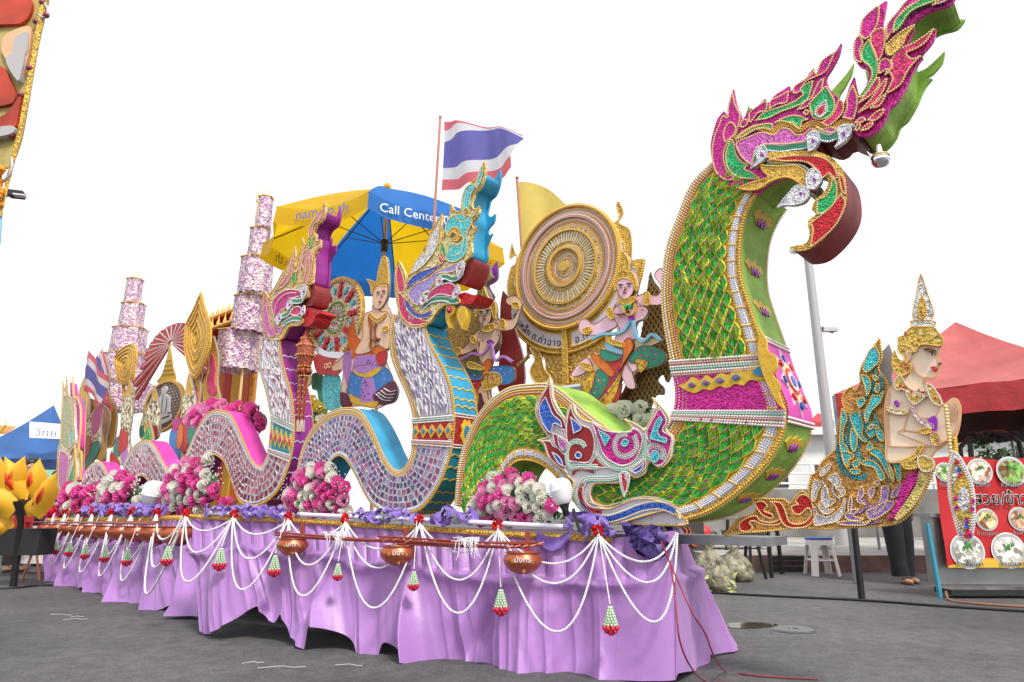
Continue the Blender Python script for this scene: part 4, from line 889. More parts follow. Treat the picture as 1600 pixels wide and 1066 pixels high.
lattice(poly2, .62, .062, .004, mat('old_gold_strip', (.30, .19, .06), .4, .4), lt)
dp = FL.P(930, 640, .64); part('support_pipe', MB().tube([(FL.P(938, 668, .6)[0], .60, FL.P(938, 668, .6)[1]), (FL.P(1012, 565, .6)[0], .60, FL.P(1012, 565, .6)[1])], .02), mat('red_brown_pipe', (.16, .04, .03), .5), lt)
b_ = "345,-25* 385,20 380,90 415,110 430,170 420,240 480,225 540,235 565,190 520,112 575,78 590,270 480,292 475,370 420,400 425,480 570,500 500,540 590,580 575,640 490,670 420,690 400,720 412,785 365,785 340,740 320,760 262,985 240,990 190,985 120,935 60,850 90,730 130,680 80,712 30,710 60,660 120,610 150,580 215,600 240,500 290,500 300,440 280,430 170,472 80,465 75,420 160,405 250,350 290,300 300,270 305,130 330,90 320,10"
d1 = cut('dancer cutout with pink skin, green leggings and red sash beside the big gold wheel', 'cutout', P2, .5, b_, [
    ('p', "290,300 250,350 165,405 120,375 82,385 75,440 100,468 170,472 285,428 312,390 320,320"), ('p', "420,240 480,225 540,235 565,190 525,112 575,80 590,270 480,292 425,300"),
    ('p', "350,268 400,258 430,285 487,320 462,372 415,398 425,480 350,520 288,500 318,440 298,400 280,340 300,300"),
    ('p', "120,605 60,660 30,712 80,712 130,682 155,655"), ('p', "320,665 372,650 400,720 412,785 368,785 338,730"), ('p', "378,620 430,660 400,690 370,660"),
    ('t', "380,600 440,540 520,540 590,580 575,640 490,670 430,640 385,640"), ('y', "415,612 485,628 480,662 445,698* 425,660"),
    ('y', "90,730 180,690 150,800 108,890 60,850"), ('t', "190,678 272,718 240,820 150,932 108,905 160,780"), ('r', "212,620 335,605 340,680 250,830 132,932 210,840 262,720"),
    ('y', "335,690 292,850 196,990 140,948 280,760"), ('r', "335,760 300,900 225,992 290,850"), ('o', "150,590 210,600 290,690 270,720 200,660"), ('t', "215,560 300,580 345,600 280,630 215,610"), ('k', "240,510 300,545 345,565 330,590 245,560"),
    ('o', "345,520 385,490 405,545 350,640 318,690 345,600"), ('g', "250,480 300,510 350,520 345,545 260,520"), ('g', "470,225 500,225 502,292 472,290"), ('g', "248,330 275,310 290,370 265,375"), ('g', "110,440 150,425 152,455 115,470"), ('g', "90,640 150,650 160,690 110,670"), ('g', "325,270 405,250 425,265 385,295 345,290"),
    ('p', "308,190 322,150 360,140 395,150 412,190 400,232 360,262 328,240"), ('g', "298,205 300,140 320,110 360,98 405,110 428,175 425,215 408,170 395,150 355,138 322,150 308,200"), ('g', "322,100 328,40 345,-22* 380,30 378,100 350,90"),
    ('k', "390,390 350,450 280,468 220,470 160,500", 'line.020'), ('k', "405,390 425,480 470,510 520,470 570,510", 'line.020'), ('e', "340,305 360,290 372,310 355,325"), ('e', "378,300 395,290 402,308 388,318"), ('P', "380,370 395,350 412,372 396,395")], 'cutout_figure', 'dancer and worshipper cutouts')
face(d1, P2, (335, 190, 385, 183, 360, 210, 357, 222), .5, 1.25)
dots(d1, P2, ["440,570 480,560 520,570 550,590 500,600 540,620 460,600 480,640 200,720 225,760 190,790 230,800 170,830 200,850 150,880 130,860 175,760"], .008, COR, .494); dots(d1, P2, ["350,600 345,640 330,680 300,740 310,720 280,780 260,820 240,860 215,900 190,935 100,790 130,740"], .009, PURP, .492); dots(d1, P2, ["165,760 210,745 185,820 150,850 120,890 245,740"], .006, YEL, .492)
dots(d1, P2, ["347,373 468,328"], .008, COR, .494); line(d1, P2("345,300 365,345 395,360 415,340 420,290"), .006, GOLD, .492); line(d1, P2("380,330 350,350 300,350"), .002, LINE, .492)
# ---- dancer with raised arm, brown flame screen and maroon panel behind
cut('dark bronze flame-shaped screen rising behind the middle dancer', 'panel', P1, .6, "190,960* 110,700 50,600 30,470 60,430 150,330 230,240 290,170 285,110 320,60 335,10 375,-35* 380,30 395,60 350,115 380,180 420,300 440,420 430,560 250,760", [], 'flame_screen', bm=DKGOLD, outline=False, thick=.03)
cut('violet flame backing peeping out beside the bronze screen', 'panel', P1, .68, "340,130 345,90 385,70 388,5 430,-55* 432,60 395,100 370,115 385,150 410,190* 400,215 370,200", [], 'flame_backing', bm=PURP, outline=False)
cut('maroon flame panel standing between the middle dancer and the great wheel', 'panel', P1, .66, "450,300 455,220 468,152* 525,230 530,330 560,440 612,640 602,840 440,850 445,600", [], 'flame_screen', bm=MAR, outline=False)
b_ = "345,130* 375,200 415,230 430,290 430,350 540,350 570,280 500,240 500,200 560,188 602,230 592,290 560,390 520,424 450,425 440,500 405,560 400,640 400,680 520,675 552,710 542,780 480,806 400,802 380,850 392,930 350,935 330,1000 250,1085 215,1085 215,990 190,970 190,850 180,730 230,660 310,640 300,600 290,560 270,560 200,592 120,612 85,560 95,500 110,530 130,580 210,540 250,480 310,420 300,280 290,230 330,200"
d2 = cut('pale dancer cutout with raised arm, pink sash and blue trousers, left of the gold wheel', 'cutout', P1, .5, b_, [
    ('s', "310,420 250,480 210,540 130,580 112,530 95,498* 85,560 120,612 200,592 270,560 325,480"), ('s', "430,352 540,350 570,280 500,242 500,200 560,188 602,230 592,290 560,390 520,424 430,428"),
    ('s', "300,470 330,420 420,380 462,400 440,500 402,560 392,640 330,652 300,600 312,520 290,500"), ('s', "300,830 350,810 372,900 392,932 350,935 310,870"),
    ('b', "370,720 400,680 520,675 552,710 542,780 480,806 400,802 372,830"), ('g', "330,740 400,720 450,735 465,790 400,830 340,840"), ('o', "350,640 385,630 400,680 350,740 330,780 340,700"), ('r', "222,770 325,760 292,852 240,800"), ('b', "190,850 232,830 282,882 210,985"), ('b', "215,710 330,735 320,770 225,770"),
    ('t', "228,660 282,640 342,680 320,742 218,712"), ('y', "180,730 240,790 300,852 312,962 262,1085 215,1085 230,980 280,880 200,790"), ('n', "320,860 335,950 262,1085 240,1085 300,960"), ('g', "250,480 275,470 295,510 270,520"), ('g', "458,362 488,360 490,418 460,420"), ('g', "130,570 175,548 190,590 140,605"), ('g', "545,240 585,240 590,280 550,275"), ('g', "335,430 365,400 410,385 420,420 380,440"), ('g', "245,650 300,665 345,690 335,705 240,690"),
    ('s', "308,310 325,275 385,272 402,320 388,372 352,402 322,375"), ('g', "292,330 285,240 330,205 347,128* 375,200 418,232 432,290 420,350 400,290 375,265 330,270 310,320"), ('l', "395,515 370,560 330,600 270,590 215,620 165,640", 'line.020'), ('l', "400,515 410,600 430,640 480,610 545,650", 'line.020'), ('P', "370,505 400,495 412,515 380,525")], 'cutout_figure', 'dancer and worshipper cutouts')
face(d2, P1, (332, 312, 375, 305, 352, 335, 353, 350), .5, 1.2); dots(d2, P1, ["425,700 470,700 505,735 465,740 480,780 520,735 235,740 290,745 205,860 235,905 415,760 385,745"], .009, PURP, .492); dots(d2, P1, ["425,700 470,700 505,735 465,740 480,780 235,740 290,745 205,860 235,905"], .004, WHT, .489); dots(d2, P1, ["348,505 456,468"], .008, COR, .494)
dots(d2, P1, ["240,800 285,800 260,830 240,660 280,670 250,690 300,700"], .006, WHB, .492)
for s in "1,1 2,2".split(): pass
twig = MB(); a = [FL.P(*p, .5) for p in ((808, 572), (820, 563), (826, 556))]
part('hand_branch', strip(a, -.012, .012, .49, .51), DKGOLD, d2)
# ---- praying worshipper with blue kilt
b_ = "370,12* 398,10 410,80 415,170 410,260 395,330 415,370 430,440 425,560 410,640 380,700 440,860 475,930 450,1010 380,1035 320,1060 200,1045 90,1052 75,960 95,760 75,720 30,790 20,760 90,690 150,690 125,560 168,415* 190,560 235,470 250,400 295,380 300,280 290,200 268,165 330,180 345,110"
d3 = cut('worshipper cutout with palms together, blue kilt and gold crown, left of the lavender naga', 'cutout', P6, .5, b_, [
    ('o', "150,690 125,560 168,415* 190,555 240,600 300,680 180,705"), ('s', "95,690 150,680 130,800 120,960 80,960 95,800 30,800 20,765 75,715"), ('l', "100,682 150,662 155,760 130,905 98,800"),
    ('s', "250,400 295,380 300,340 335,340 350,385 400,388 425,440 425,560 405,645 340,612 330,560 300,652 210,682 180,660 230,560 235,470"), ('o', "270,420 285,560 280,640 340,700 380,690 395,650 330,620 300,640 295,560 290,420"),
    ('b', "130,900 150,820 200,762 380,768 440,868 335,952 280,1000 130,952"), ('l', "165,790 195,695 345,700 385,762 300,822 180,800"), ('l', "238,850 300,838 330,1000 300,1040 225,1030 222,940"), ('n', "310,962 440,868 475,930 448,1010 380,1035 330,1020"), ('n', "78,960 110,950 150,1000 150,1045 90,1052"), ('u', "150,960 200,1000 250,1020 340,1010 320,1050 240,1040 160,1020"), ('u', "160,790 230,820 290,800 360,770 345,810 280,845 200,830"), ('r', "330,690 400,660 395,740 350,760"),
    ('s', "305,300 325,215 400,195 410,260 385,335 345,370 312,350"), ('g', "300,270 288,200 268,165 330,182 345,110 370,12* 398,10 410,80 416,172 406,210 345,210 315,250"), ('g', "290,400 340,440 400,400 395,425 340,465 290,430"), ('g', "378,500 412,490 415,520 380,525")], 'cutout_figure', 'dancer and worshipper cutouts', post=((582, 640), (582, 660)))
face(d3, P6, (345, 265, 385, 258, 368, 290, 357, 320), .5, 1.2)
for k, s in enumerate(("330,960 380,1000 440,1005", "345,950 400,985 455,985", "365,935 410,965 465,960", "385,920 430,945 470,935")): line(d3, P6(s), .004, WHT, .492)
for s in ("300,470 320,520 318,600", "330,470 322,520 322,600", "285,575 320,590", "355,575 330,595"): line(d3, P6(s), .004, LINE, .492)
dots(d3, P6, ["285,730 275,745 295,745 260,870 250,890 270,900 245,950 235,970 260,975 285,960 240,930 265,880"], .010, mat('violet_paint', (.10, .01, .16)), .488); dots(d3, P6, ["150,860 170,900 160,935 200,890 220,850 330,820 360,800 390,820 350,880 400,860"], .005, YEL, .488)
# ---- the great gold wheel and its lettered collar
WG = .9
cw = FL.P(885, 418, WG); ztop = FL.P(885, 323, WG)[1]; zbot = FL.P(885, 516, WG)[1]; RW = (ztop-zbot)/2; cw = (cw[0], (ztop+zbot)/2)
wh = thing('gold_wheel', 'great round gold beaded wheel with concentric rings, standing behind the green naga coil', 'wheel ornament', FL, (cw[0], WG, cw[1]-RW*1.6))
def disc(parent, c, r0, r1, y0, y1, m, name='ring', n=72, sq=1.):
    mb = MB(); rows = []
    for rr, y in ((r0, y1), (r0, y0), (r1, y0), (r1, y1)): rows.append([(c[0]+rr*sq*math.cos(2*PI*j/n), y, c[1]+rr*math.sin(2*PI*j/n)) for j in range(n)])
    return part(name, mb.grid(rows, 0, True), m, parent)
def circ(c, r, n, ph=0.): return [(c[0]+r*math.cos(2*PI*j/n+ph), c[1]+r*math.sin(2*PI*j/n+ph)) for j in range(n)]
disc(wh, cw, 0, RW, WG-.01, WG+.05, mat('wheel_beadwork', (.74, .46, .14), .45, .15, var=.5, vs=80, bump=1, bs=90, kind='voronoi', var2=(.86, .66, .36)), 'wheel_disc')
for i, (a, b, m) in enumerate(((.95, 1., GOLD), (.78, .84, ROSEB), (.57, .6, GOLD), (.28, .33, GOLD), (.0, .08, GOLD))): disc(wh, cw, RW*a, RW*b, WG-.035-.002*i, WG-.008, m)
for f, m, r in ((.97, GOLD, .010), (.92, GOLDL, .009), (.88, PEARL, .009), (.85, GOLD, .009), (.815, PEARL, .007), (.76, GOLDL, .009), (.72, ROSEB, .009), (.68, GOLD, .01), (.645, GOLDL, .008), (.9, ROSEB, .008), (.865, PEARL, .007), (.74, PEARL, .008), (.70, GOLD, .007), (.665, PEARL, .007), (.23, GOLD, .008), (.165, ROSEB, .007), (.15, PEARL, .006), (.38, GOLD, .009), (.345, PEARL, .008), (.305, GOLDL, .009), (.25, ROSEB, .007), (.2, PEARL, .007), (.13, GOLD, .01), (.09, PEARL, .006)):
    beads(wh, m, circ(cw, RW*f, int(2*PI*RW*f/(r*1.9))), WG-.035 if f in (.97, .815, .305) else WG-.012, r)
for k in range(64):
    a = 2*PI*k/64; mb = MB(); p0 = (cw[0]+RW*.4*math.cos(a), cw[1]+RW*.4*math.sin(a)); p1 = (cw[0]+RW*.56*math.cos(a), cw[1]+RW*.56*math.sin(a))
    part('spoke', strip([p0, p1], -.0055, .0055, WG-.026, WG-.009), PEARL if k % 2 else GOLDL, wh)
for k in range(14):
    a = 2*PI*k/14; c = (cw[0]+RW*.63*math.cos(a), cw[1]+RW*.63*math.sin(a)); beads(wh, PEARL, circ(c, .03, 7, a), WG-.014, .008); beads(wh, ROSEB, [c], WG-.014, .012)
# collar
mb = MB(); n = 60; r0, r1 = RW*1.04, RW*1.27
arc = lambda r, a0, a1, n=40: [(cw[0]+r*math.cos(a0+(a1-a0)*i/n), cw[1]+r*math.sin(a0+(a1-a0)*i/n)) for i in range(n+1)]
a0, a1 = math.radians(192), math.radians(352)
part('collar_board', MB().poly(arc(RW*1.36, a0, a1)+arc(RW*.95, a1, a0), WG+.012, WG+.03), GOLDB, wh)
for k, (x0, x1) in enumerate(((196, 267), (273, 346))):
    p = arc(r1, math.radians(x0), math.radians(x1))+arc(r0, math.radians(x1), math.radians(x0)); part('name_plate', MB().poly(p, WG+.004, WG+.012), mat('plate_white', (.70, .64, .72), .5), wh)
    beads(wh, GOLD, resample(p, .018, True), WG+.003, .009)
beads(wh, GOLD, resample(arc(RW*1.34, a0, a1), .02), WG+.01, .01)
def clusters(s):
    out = []
    for ch in s:
        if out and (ch in '\u0e31\u0e34\u0e35\u0e36\u0e37\u0e38\u0e39\u0e47\u0e48\u0e49\u0e4a\u0e4b\u0e4c'): out[-1] += ch
        else: out.append(ch)
    return out
def arc_text(s, a0, a1, r, size, m):
    cl = clusters(s); wd = [(.55 if c[0] in 'เแ. ' else 1.) for c in cl]; tot = sum(wd); acc = 0
    for c, w_ in zip(cl, wd):
        a = math.radians(a0+(a1-a0)*(acc+w_/2)/tot); acc += w_
        if c.strip(): lettering(wh, c, size, m, (cw[0]+r*math.cos(a), WG+.002, cw[1]+r*math.sin(a)), (-math.sin(a), 0, math.cos(a)), (-math.cos(a), 0, -math.sin(a)), .002, 'letter')
INK = mat('lettering_ink', (.02, .02, .025), .6)
arc_text('มูลเหล็ก ต.ท่าฉาง', 207, 264, RW*1.235, RW*.155, INK); arc_text('อ.ท่าฉาง จ.สุราษฎร์', 276, 342, RW*1.235, RW*.155, INK)
G5 = lambda s: Q(s, 780, 300, 2.667)
for s in ("45,440 35,390 50,320 70,300 75,260 45,280 55,215* 70,260 85,290 80,340 62,380 75,410 80,440", "470,150 500,110 490,60 500,40* 520,90 500,130 545,160 555,240 545,330 520,300 525,220 490,190", "130,750 150,700 130,650 170,670 190,740 215,780 160,800", ):
    inlay(wh, G5(s), GOLDB, WG+.02, .006, GOLDL, .009, .019, 'flame_finial')
inlay(wh, G5("150,620 270,640 400,610 470,600 440,680 420,790 330,810 230,800 200,760 190,690 120,670"), GOLDB, WG+.05, .006, GOLD, .009, .019, 'wheel_stand')
beads(wh, GOLDL, [FL.P(780+x/2.667+random.uniform(-3, 3), 300+y/2.667+random.uniform(-3, 3), WG) for x in range(160, 430, 14) for y in range(650, 790, 14) if 160+(y-650)*.3 < x < 450-(y-650)*.2], WG+.042, .012)
mb = MB(); a = FL.P(883, 508, WG-.01); b = FL.P(883, 600, WG-.01); mb.box(((a[0]+b[0])/2, WG-.012, (a[1]+b[1])/2), (.05, .02, a[1]-b[1])); part('stand_rib', mb, GOLDB, wh)
tv = FL.P(888, 607, .45); t = thing('steel_case', 'brushed steel case edge lying under the feet of the pink-skinned dancer', 'case', FL, (tv[0], .5, tv[1]-.03))
part('case_body', MB().box((tv[0], .5, tv[1]-.01), (.22, .12, .05)), STEEL, t); part('case_rim', MB().box((tv[0], .436, tv[1]+.01), (.23, .008, .02)), SILV, t)
flush_beads()
# ---- jewelled wheel of leaves on a red base, behind the praying worshipper
WJ = .75; cj = FL.P(525, 497, WJ); RJ = (FL.P(525, 437, WJ)[1]-FL.P(525, 562, WJ)[1])/2
jw = thing('jewelled_emblem', 'round jewelled wheel of red hearts and turquoise drops, between the pink and lavender nagas', 'wheel ornament', FL, (cj[0], WJ, cj[1]-RJ*1.5))
disc(jw, cj, 0, RJ, WJ, WJ+.04, mat('silver_net', (.55, .52, .46), .3, .5, var=.5, vs=60, bump=1, bs=60, kind='voronoi'), 'wheel_disc'); disc(jw, cj, RJ*.9, RJ, WJ-.02, WJ+.045, GOLDB, 'ring'); disc(jw, cj, RJ*.4, RJ*.44, WJ-.012, WJ+.005, GOLD, 'ring')
for k in range(18):
    a = 2*PI*k/18; m = RED; er = (math.cos(a), math.sin(a)); et = (-er[1], er[0])
    P_ = lambda r, t: (cj[0]+er[0]*r*RJ+et[0]*t*RJ, cj[1]+er[1]*r*RJ+et[1]*t*RJ)
    if k % 2 == 0:
        for q_ in (.82, .68, .54): part('red_leaf', MB().poly([P_(q_+.07, .0), P_(q_+.1, .05), P_(q_+.03, .075), P_(q_-.07, 0), P_(q_+.03, -.075), P_(q_+.1, -.05)], WJ-.016-(.9-q_)*.02, WJ), m, jw)
    else: part('turquoise_drop', MB().poly([P_(.78, 0), P_(.7, .06), P_(.58, 0), P_(.7, -.06)], WJ-.014, WJ), TURQ, jw)
for f, n, m, r in ((.37, 22, GRN, .017), (.3, 16, YEL, .014), (.24, 16, PEARL, .011), (.18, 12, RED, .012), (.12, 10, GRN, .010), (.06, 6, GOLD, .012), (.48, 36, PEARL, .009), (.88, 60, PEARL, .009), (.93, 64, GOLD, .01), (.96, 64, SILV, .009)): beads(jw, m, circ(cj, RJ*f, n), WJ-.014 if f < .9 else WJ-.022, r)
q = lambda s: Q(s, 440, 420, 2.667)
inlay(jw, q("130,350* 200,375 260,385 300,350 240,440 200,440 150,435"), REDP, WJ-.03, .01, None, name='base_board'); inlay(jw, q("115,270 130,330 180,365 260,375 260,350 190,345 140,310"), SILV, WJ-.02, .01, None, name='silver_collar')
lettering(jw, '∞', .16, GOLDL, (FL.P(511, 578, WJ-.06)[0], WJ-.055, FL.P(511, 578, WJ-.06)[1]), (1, 0, 0), (0, 0, 1), .001)
inlay(jw, q("180,445 245,450 245,585 190,585 175,540"), TURQ, WJ-.0, .01, None, name='turquoise_panel'); inlay(jw, q("130,440 170,440 185,500 195,585 180,590 160,560 150,510 130,500"), TEAL, WJ+.02, .01, None, name='teal_panel')
flush_beads()
# ---- tasselled lantern hanging from the pink naga's jaw
wl = .06; q = lambda u, v: FL.P(u, v, wl)
c = q(478, 545); lan = thing('hanging_lantern', 'red and gold bead lantern with four tasselled legs hanging under the pink naga jaw', 'lantern', FL, (c[0], wl, q(478, 690)[1]))
k_ = (FL.P(478, 500, wl)[1]-FL.P(478, 600, wl)[1])/100; cc = lambda v: q(478, v)[1]-c[1]
RB = mat('lantern_red', (.36, .07, .03), .5, var=.5, vs=70, kind='voronoi', bump=.6, bs=70)
part('lantern_body', MB().lathe((c[0], wl, c[1]), [(.005, cc(505)), (.012, cc(515)), (.05, cc(530)), (.085, cc(542)), (.088, cc(556)), (.06, cc(572)), (.03, cc(582)), (.05, cc(588))], 8), RB, lan)
for v, rr, n in ((541, .09, 18), (556, .092, 18), (530, .055, 12), (573, .062, 12), (588, .05, 12)):
    mb = MB()
    for j in range(n): a = 2*PI*j/n; mb.ell((c[0]+rr*math.cos(a), wl+rr*math.sin(a), c[1]+cc(v)), .009, 6, 4)
    part('bead_trim', mb, GOLD, lan, True, kind='stuff')
for j in range(8): a = 2*PI*j/8; part('petal', MB().ell((c[0]+.06*math.cos(a), wl+.06*math.sin(a), c[1]+cc(580)), (.022, .022, .03), 6, 4), RB, lan, True)
for j, (dx, dy) in enumerate(((-.045, -.02), (0, -.035), (.045, -.02), (0, .03))):
    mb = MB().box((c[0]+dx, wl+dy, c[1]+(cc(590)+cc(655))/2), (.028, .012, cc(590)-cc(655))); o = part('lantern_leg', mb, RB, lan)
    mb = MB()
    for i in range(7): mb.ell((c[0]+dx, wl+dy-.008, c[1]+cc(594+i*9)), .007, 6, 4)
    part('bead_trim', mb, GOLD, lan, True, kind='stuff')
    mb = MB()
    for i in range(14):
        xx = c[0]+dx+(i-7)*.003; mb.tube([(xx, wl+dy, c[1]+cc(655)), (xx+(i-7)*.001, wl+dy+random.uniform(-.01, .01), c[1]+cc(674))], .0022, 4)
    part('tassel', mb, mat('cream_thread', (.7, .62, .42), .8), lan, kind='stuff')
part('cord', MB().tube([(c[0], wl, c[1]+cc(506)), (c[0], wl, c[1]+cc(490))], .004, 6), GOLD, lan)
# ---- far-side tail curve visible beyond, chairs of roses etc. come later; beaded praying figure at the prow
WP = .17
P4 = lambda s: Q(s, 1130, 640, 3.902); P3_ = lambda s: Q(s, 1340, 420, 3.806)
def px(s, cv): return [(a, b, c) for a, b, c in cv(s)]
wing = P4("12,766* 60,702 100,662 170,640 205,602 178,550* 240,543 300,548 370,548 408,575 445,530 482,500 522,522 522,470 540,400* 575,378 605,318 690,245*")+Q("1307,700 1309,679 1313,653 1320,642 1316,625 1322,611 1331,605* 1337,612 1345,597 1344,583 1350,566 1361,549 1374.5,529* 1376,541 1378,560 1372,577 1386,597 1388,625 1383,648 1392,665 1390,700 1410,735 1450,715 1461,725")+P4("1280,380 1240,480 1170,600 1090,678 1000,706 800,718 600,728 450,722 300,738 120,752")
pr = thing('praying_angel', 'crowned angel cutout in profile with praying hands and turquoise sequined tail, beyond the naga prow', 'cutout', FL, (FL.P(1400, 820, WP)[0], WP, FL.P(1400, 820, WP)[1]))
pts = [FL.P(a, b, WP) for a, b in spline(wing, True, 3)]
ORG = mat('copper_beadwork', (.58, .28, .07), .35, .3, var=.45, vs=90, bump=1, bs=90, kind='voronoi')
part('tail_board', MB().poly(pts, WP, WP+.02, 0, 1), [ORG, BRD], pr); tb = [o for o in COL.objects if o.name.startswith('tail_board')][-1]
beads(tb, GOLD, resample(pts, .013, True), WP-.002, .0068)
AQ = foil('aqua_sequins', (.06, .52, .58), 200); AM = foil('amethyst_sequins', (.36, .22, .55), 200); SI = foil('silver_sequins', (.62, .60, .66), 200); RU = foil('ruby_sequins', (.60, .02, .02), 200)
for s in ("110,740* 100,700 140,665 200,650 230,680 300,690 350,670 355,690 320,705 240,700 190,680 160,690 180,720 150,745", "190,570* 240,560 270,590 250,620 300,640 300,665 250,650 220,620", "290,565* 350,570 380,620 400,680 440,700 500,690 540,640 520,600 470,640 430,630 420,590 460,580 440,560 480,520 530,540 550,600 555,660 520,710 430,725 370,700 340,640 320,590"): inlay(tb, P4(s), RU, WP, .004, GOLDL, .0055, .011)
for s in ("620,350* 660,330 640,380 600,410 590,380", "560,430 545,480 540,540 560,560 580,500 600,460", "640,420 690,390 720,440 700,480 660,440", "620,470 600,520 620,600 690,560 650,540 640,500", "570,640 640,660 720,600 740,540 745,620 700,680 620,700 560,705", "690,480 730,470 745,520 700,540 720,510", "600,560 585,590 600,620 640,640 680,610 640,610"): inlay(tb, P4(s), SI, WP, .004, GOLDL, .005, .011)
for s in ("830,500* 850,470 860,520 840,550 870,580 820,560", "890,500 930,470 910,540 895,530", "970,480 1010,470 1005,540 980,600 920,640 960,560", "1040,500 1090,450 1070,520 1030,540", "880,620 930,600 1000,560 1050,570 1010,620 930,670 890,660", "780,530 790,560 780,640 765,600", "700,690 780,680 860,690 900,680 860,705 740,705", "770,620 830,610 800,650 860,670 800,680 750,660", "925,450* 960,430 950,465"): inlay(tb, P4(s), AM, WP, .004, GOLDL, .005, .011)
for s in ("730,0 760,60 740,110 735,200 760,230 780,300 760,360 730,280 715,200 720,100", "780,40 830,20 860,100 850,150 880,200 840,180 800,110", "790,120 820,160 820,220 800,260 780,200", "730,260 790,270 800,300 770,310 760,350 740,320", "880,130 920,100 960,110 930,160 900,170", "800,320 840,310 830,350 800,350", "780,370 830,365 840,390 800,395", "850,330 900,310 960,350 990,420 960,430 930,360 880,345", "900,260 950,240 1000,300 1040,400 1040,430 1010,400 960,310", "970,220 1030,230 1080,320 1090,430 1070,430 1040,320 990,260", "900,200 920,240 880,250", "950,130 980,150 990,200 960,180", "1005,290 1040,380 1050,430 1040,440 1020,380"): inlay(tb, P4(s), AQ, WP, .004, GOLD, .005, .011)
for s in ("40,600 55,540 80,490 110,470* 135,510 130,560 90,600 60,620", "30,640 70,650 85,700 65,760 50,700", "100,640 125,650 120,670 105,665", "95,760 130,760 160,740 140,800 90,850 60,920 50,860 80,800", "120,690 140,700 130,740 110,730", "70,950 100,930 90,960", "120,950 160,980 160,1030 130,1010", "5,790 40,770 50,800 20,830"): inlay(tb, P3_(s), AQ, WP, .004, GOLD, .005, .011)
inlay(tb, P4("1195,375* 1205,400 1150,500 1080,620 1010,680 1050,600 1090,480 1130,400"), MAG, WP, .005, None); inlay(tb, P4("1210,380 1250,370 1240,450 1170,580 1090,660 1060,660 1130,560 1190,460"), mat('straw_jewel', (.62, .52, .14), .35, .2, var=.5, vs=80, bump=1, bs=80, kind='voronoi'), WP, .006, GOLDL, .006, .013)
beads(tb, GOLDL, resample(onp(P4("1050,690 1110,640 1180,560 1240,450 1270,370 1280,310"), WP, FL, False, 5), .014), WP-.01, .009)
for s_ in ("760,40 775,120 760,200 790,300", "815,40 835,150 820,250 850,320", "870,60 880,160 900,240", "930,80 925,160 960,200", "700,300 740,380 830,420 880,400", "900,300 950,350 980,430", "930,280 1000,350 1030,440", "980,270 1060,360 1075,440", "770,330 800,350 850,300", "720,180 705,260 740,340"):
    for o_ in (-.006, .006): beads(tb, AQ, resample(offs(onp(P4(s_), WP, FL, False, 5), o_), .0125), WP-.006, .0065)
for s_ in ("45,640 60,720 40,800", "90,560 110,640 90,720 120,800", "140,640 150,700 130,780", "20,860 60,900 100,1000", "90,860 130,930 170,1000"): beads(tb, AQ, resample(onp(P3_(s_), WP, FL, False, 5), .0125), WP-.006, .0072)
for s_ in ("760,560 800,640 880,600", "850,540 900,600 960,560", "940,640 1000,580 1040,520", "790,700 880,700 960,690", "1000,470 1020,520 980,560"): beads(tb, AM, resample(onp(P4(s_), WP, FL, False, 5), .0125), WP-.006, .0075)
for s_ in ("600,440 640,500 600,600 640,690", "690,400 670,500 720,560", "560,600 600,660 690,640"): beads(tb, SI, resample(onp(P4(s_), WP, FL, False, 5), .0125), WP-.006, .0072)
# back support board, offset behind
off = [(p[0]+.025, p[1]-.01) for p in [FL.P(a, b, WP) for a, b in spline(Q("1330,720 1325,640 1330,600 1345,570 1376,533* 1384,560 1380,590 1398,620 1395,660 1378,690 1400,720 1390,760 1340,770"), True, 3)]]
part('backing_board', MB().poly(off, WP+.05, WP+.065), mat('grey_foam', (.36, .35, .36), .8), pr)
body = Q("1388,720 1386,690 1384,650 1386,625 1393,606 1408,592 1420,585 1421,560 1419,540 1438,522 1467,538 1469,550 1465,559 1472,567* 1468,571 1467,576 1463,588 1455,592 1446,591 1445,601 1455,606 1466,617 1474,632 1482,630 1490,624 1497,627 1501,640 1499,665 1492,685 1477,695 1470,700 1462,705 1455,715 1440,718 1415,720")
bd = [FL.P(a, b, WP-.022) for a, b in spline(body, True, 4)]
part('figure_board', MB().poly(bd, WP-.03, WP-.002, 0, 1), [mat('painted_skin_cream', (.93, .74, .56), .7, spec=.2, var=.08, vs=6), mat('orange_shaded_edge', (.60, .30, .12), .5)], pr); fb = [o for o in COL.objects if o.name.startswith('figure_board')][-1]
part('painted_shading', strip(bd+[bd[0]], -.006, .006, WP-.0315, WP-.03), mat('painted_orange_shade', (.80, .48, .26), .6, spec=.2), pr); wq = WP-.032; SHD = mat('painted_brown_shade', (.70, .42, .24), .5)
for s, wd_ in (("190,740 178,830 180,920 190,1060", .012), ("240,970 262,960 300,965 370,975 430,985", .006), ("300,870 272,970", .006), ("330,800 300,870", .006), ("400,650 410,690", .006), ("470,640 440,655 400,650 350,620 330,560", .005), ("240,970 300,1000 440,1060", .003), ("350,850 370,880 420,890 470,870 500,810", .003), ("190,1055 300,1060 430,1055", .005), ("545,800 560,840 545,890", .003), ("570,785 575,840 560,890", .003), ("590,790 592,840 575,905", .003), ("610,830 600,930 560,1000 500,1040", .006), ("540,890 560,895 580,910", .003)): line(fb, P3_(s), wd_, SHD, wq, .001)
p3 = lambda s, m, b=None, n_='gold_ornament', h=.005: inlay(fb, P3_(s), m, wq, h, b, .0048, .0105, n_)
STR = mat('straw_gold', (.62, .42, .08), .4, .3, var=.45, vs=110, bump=.8, bs=110, kind='voronoi')
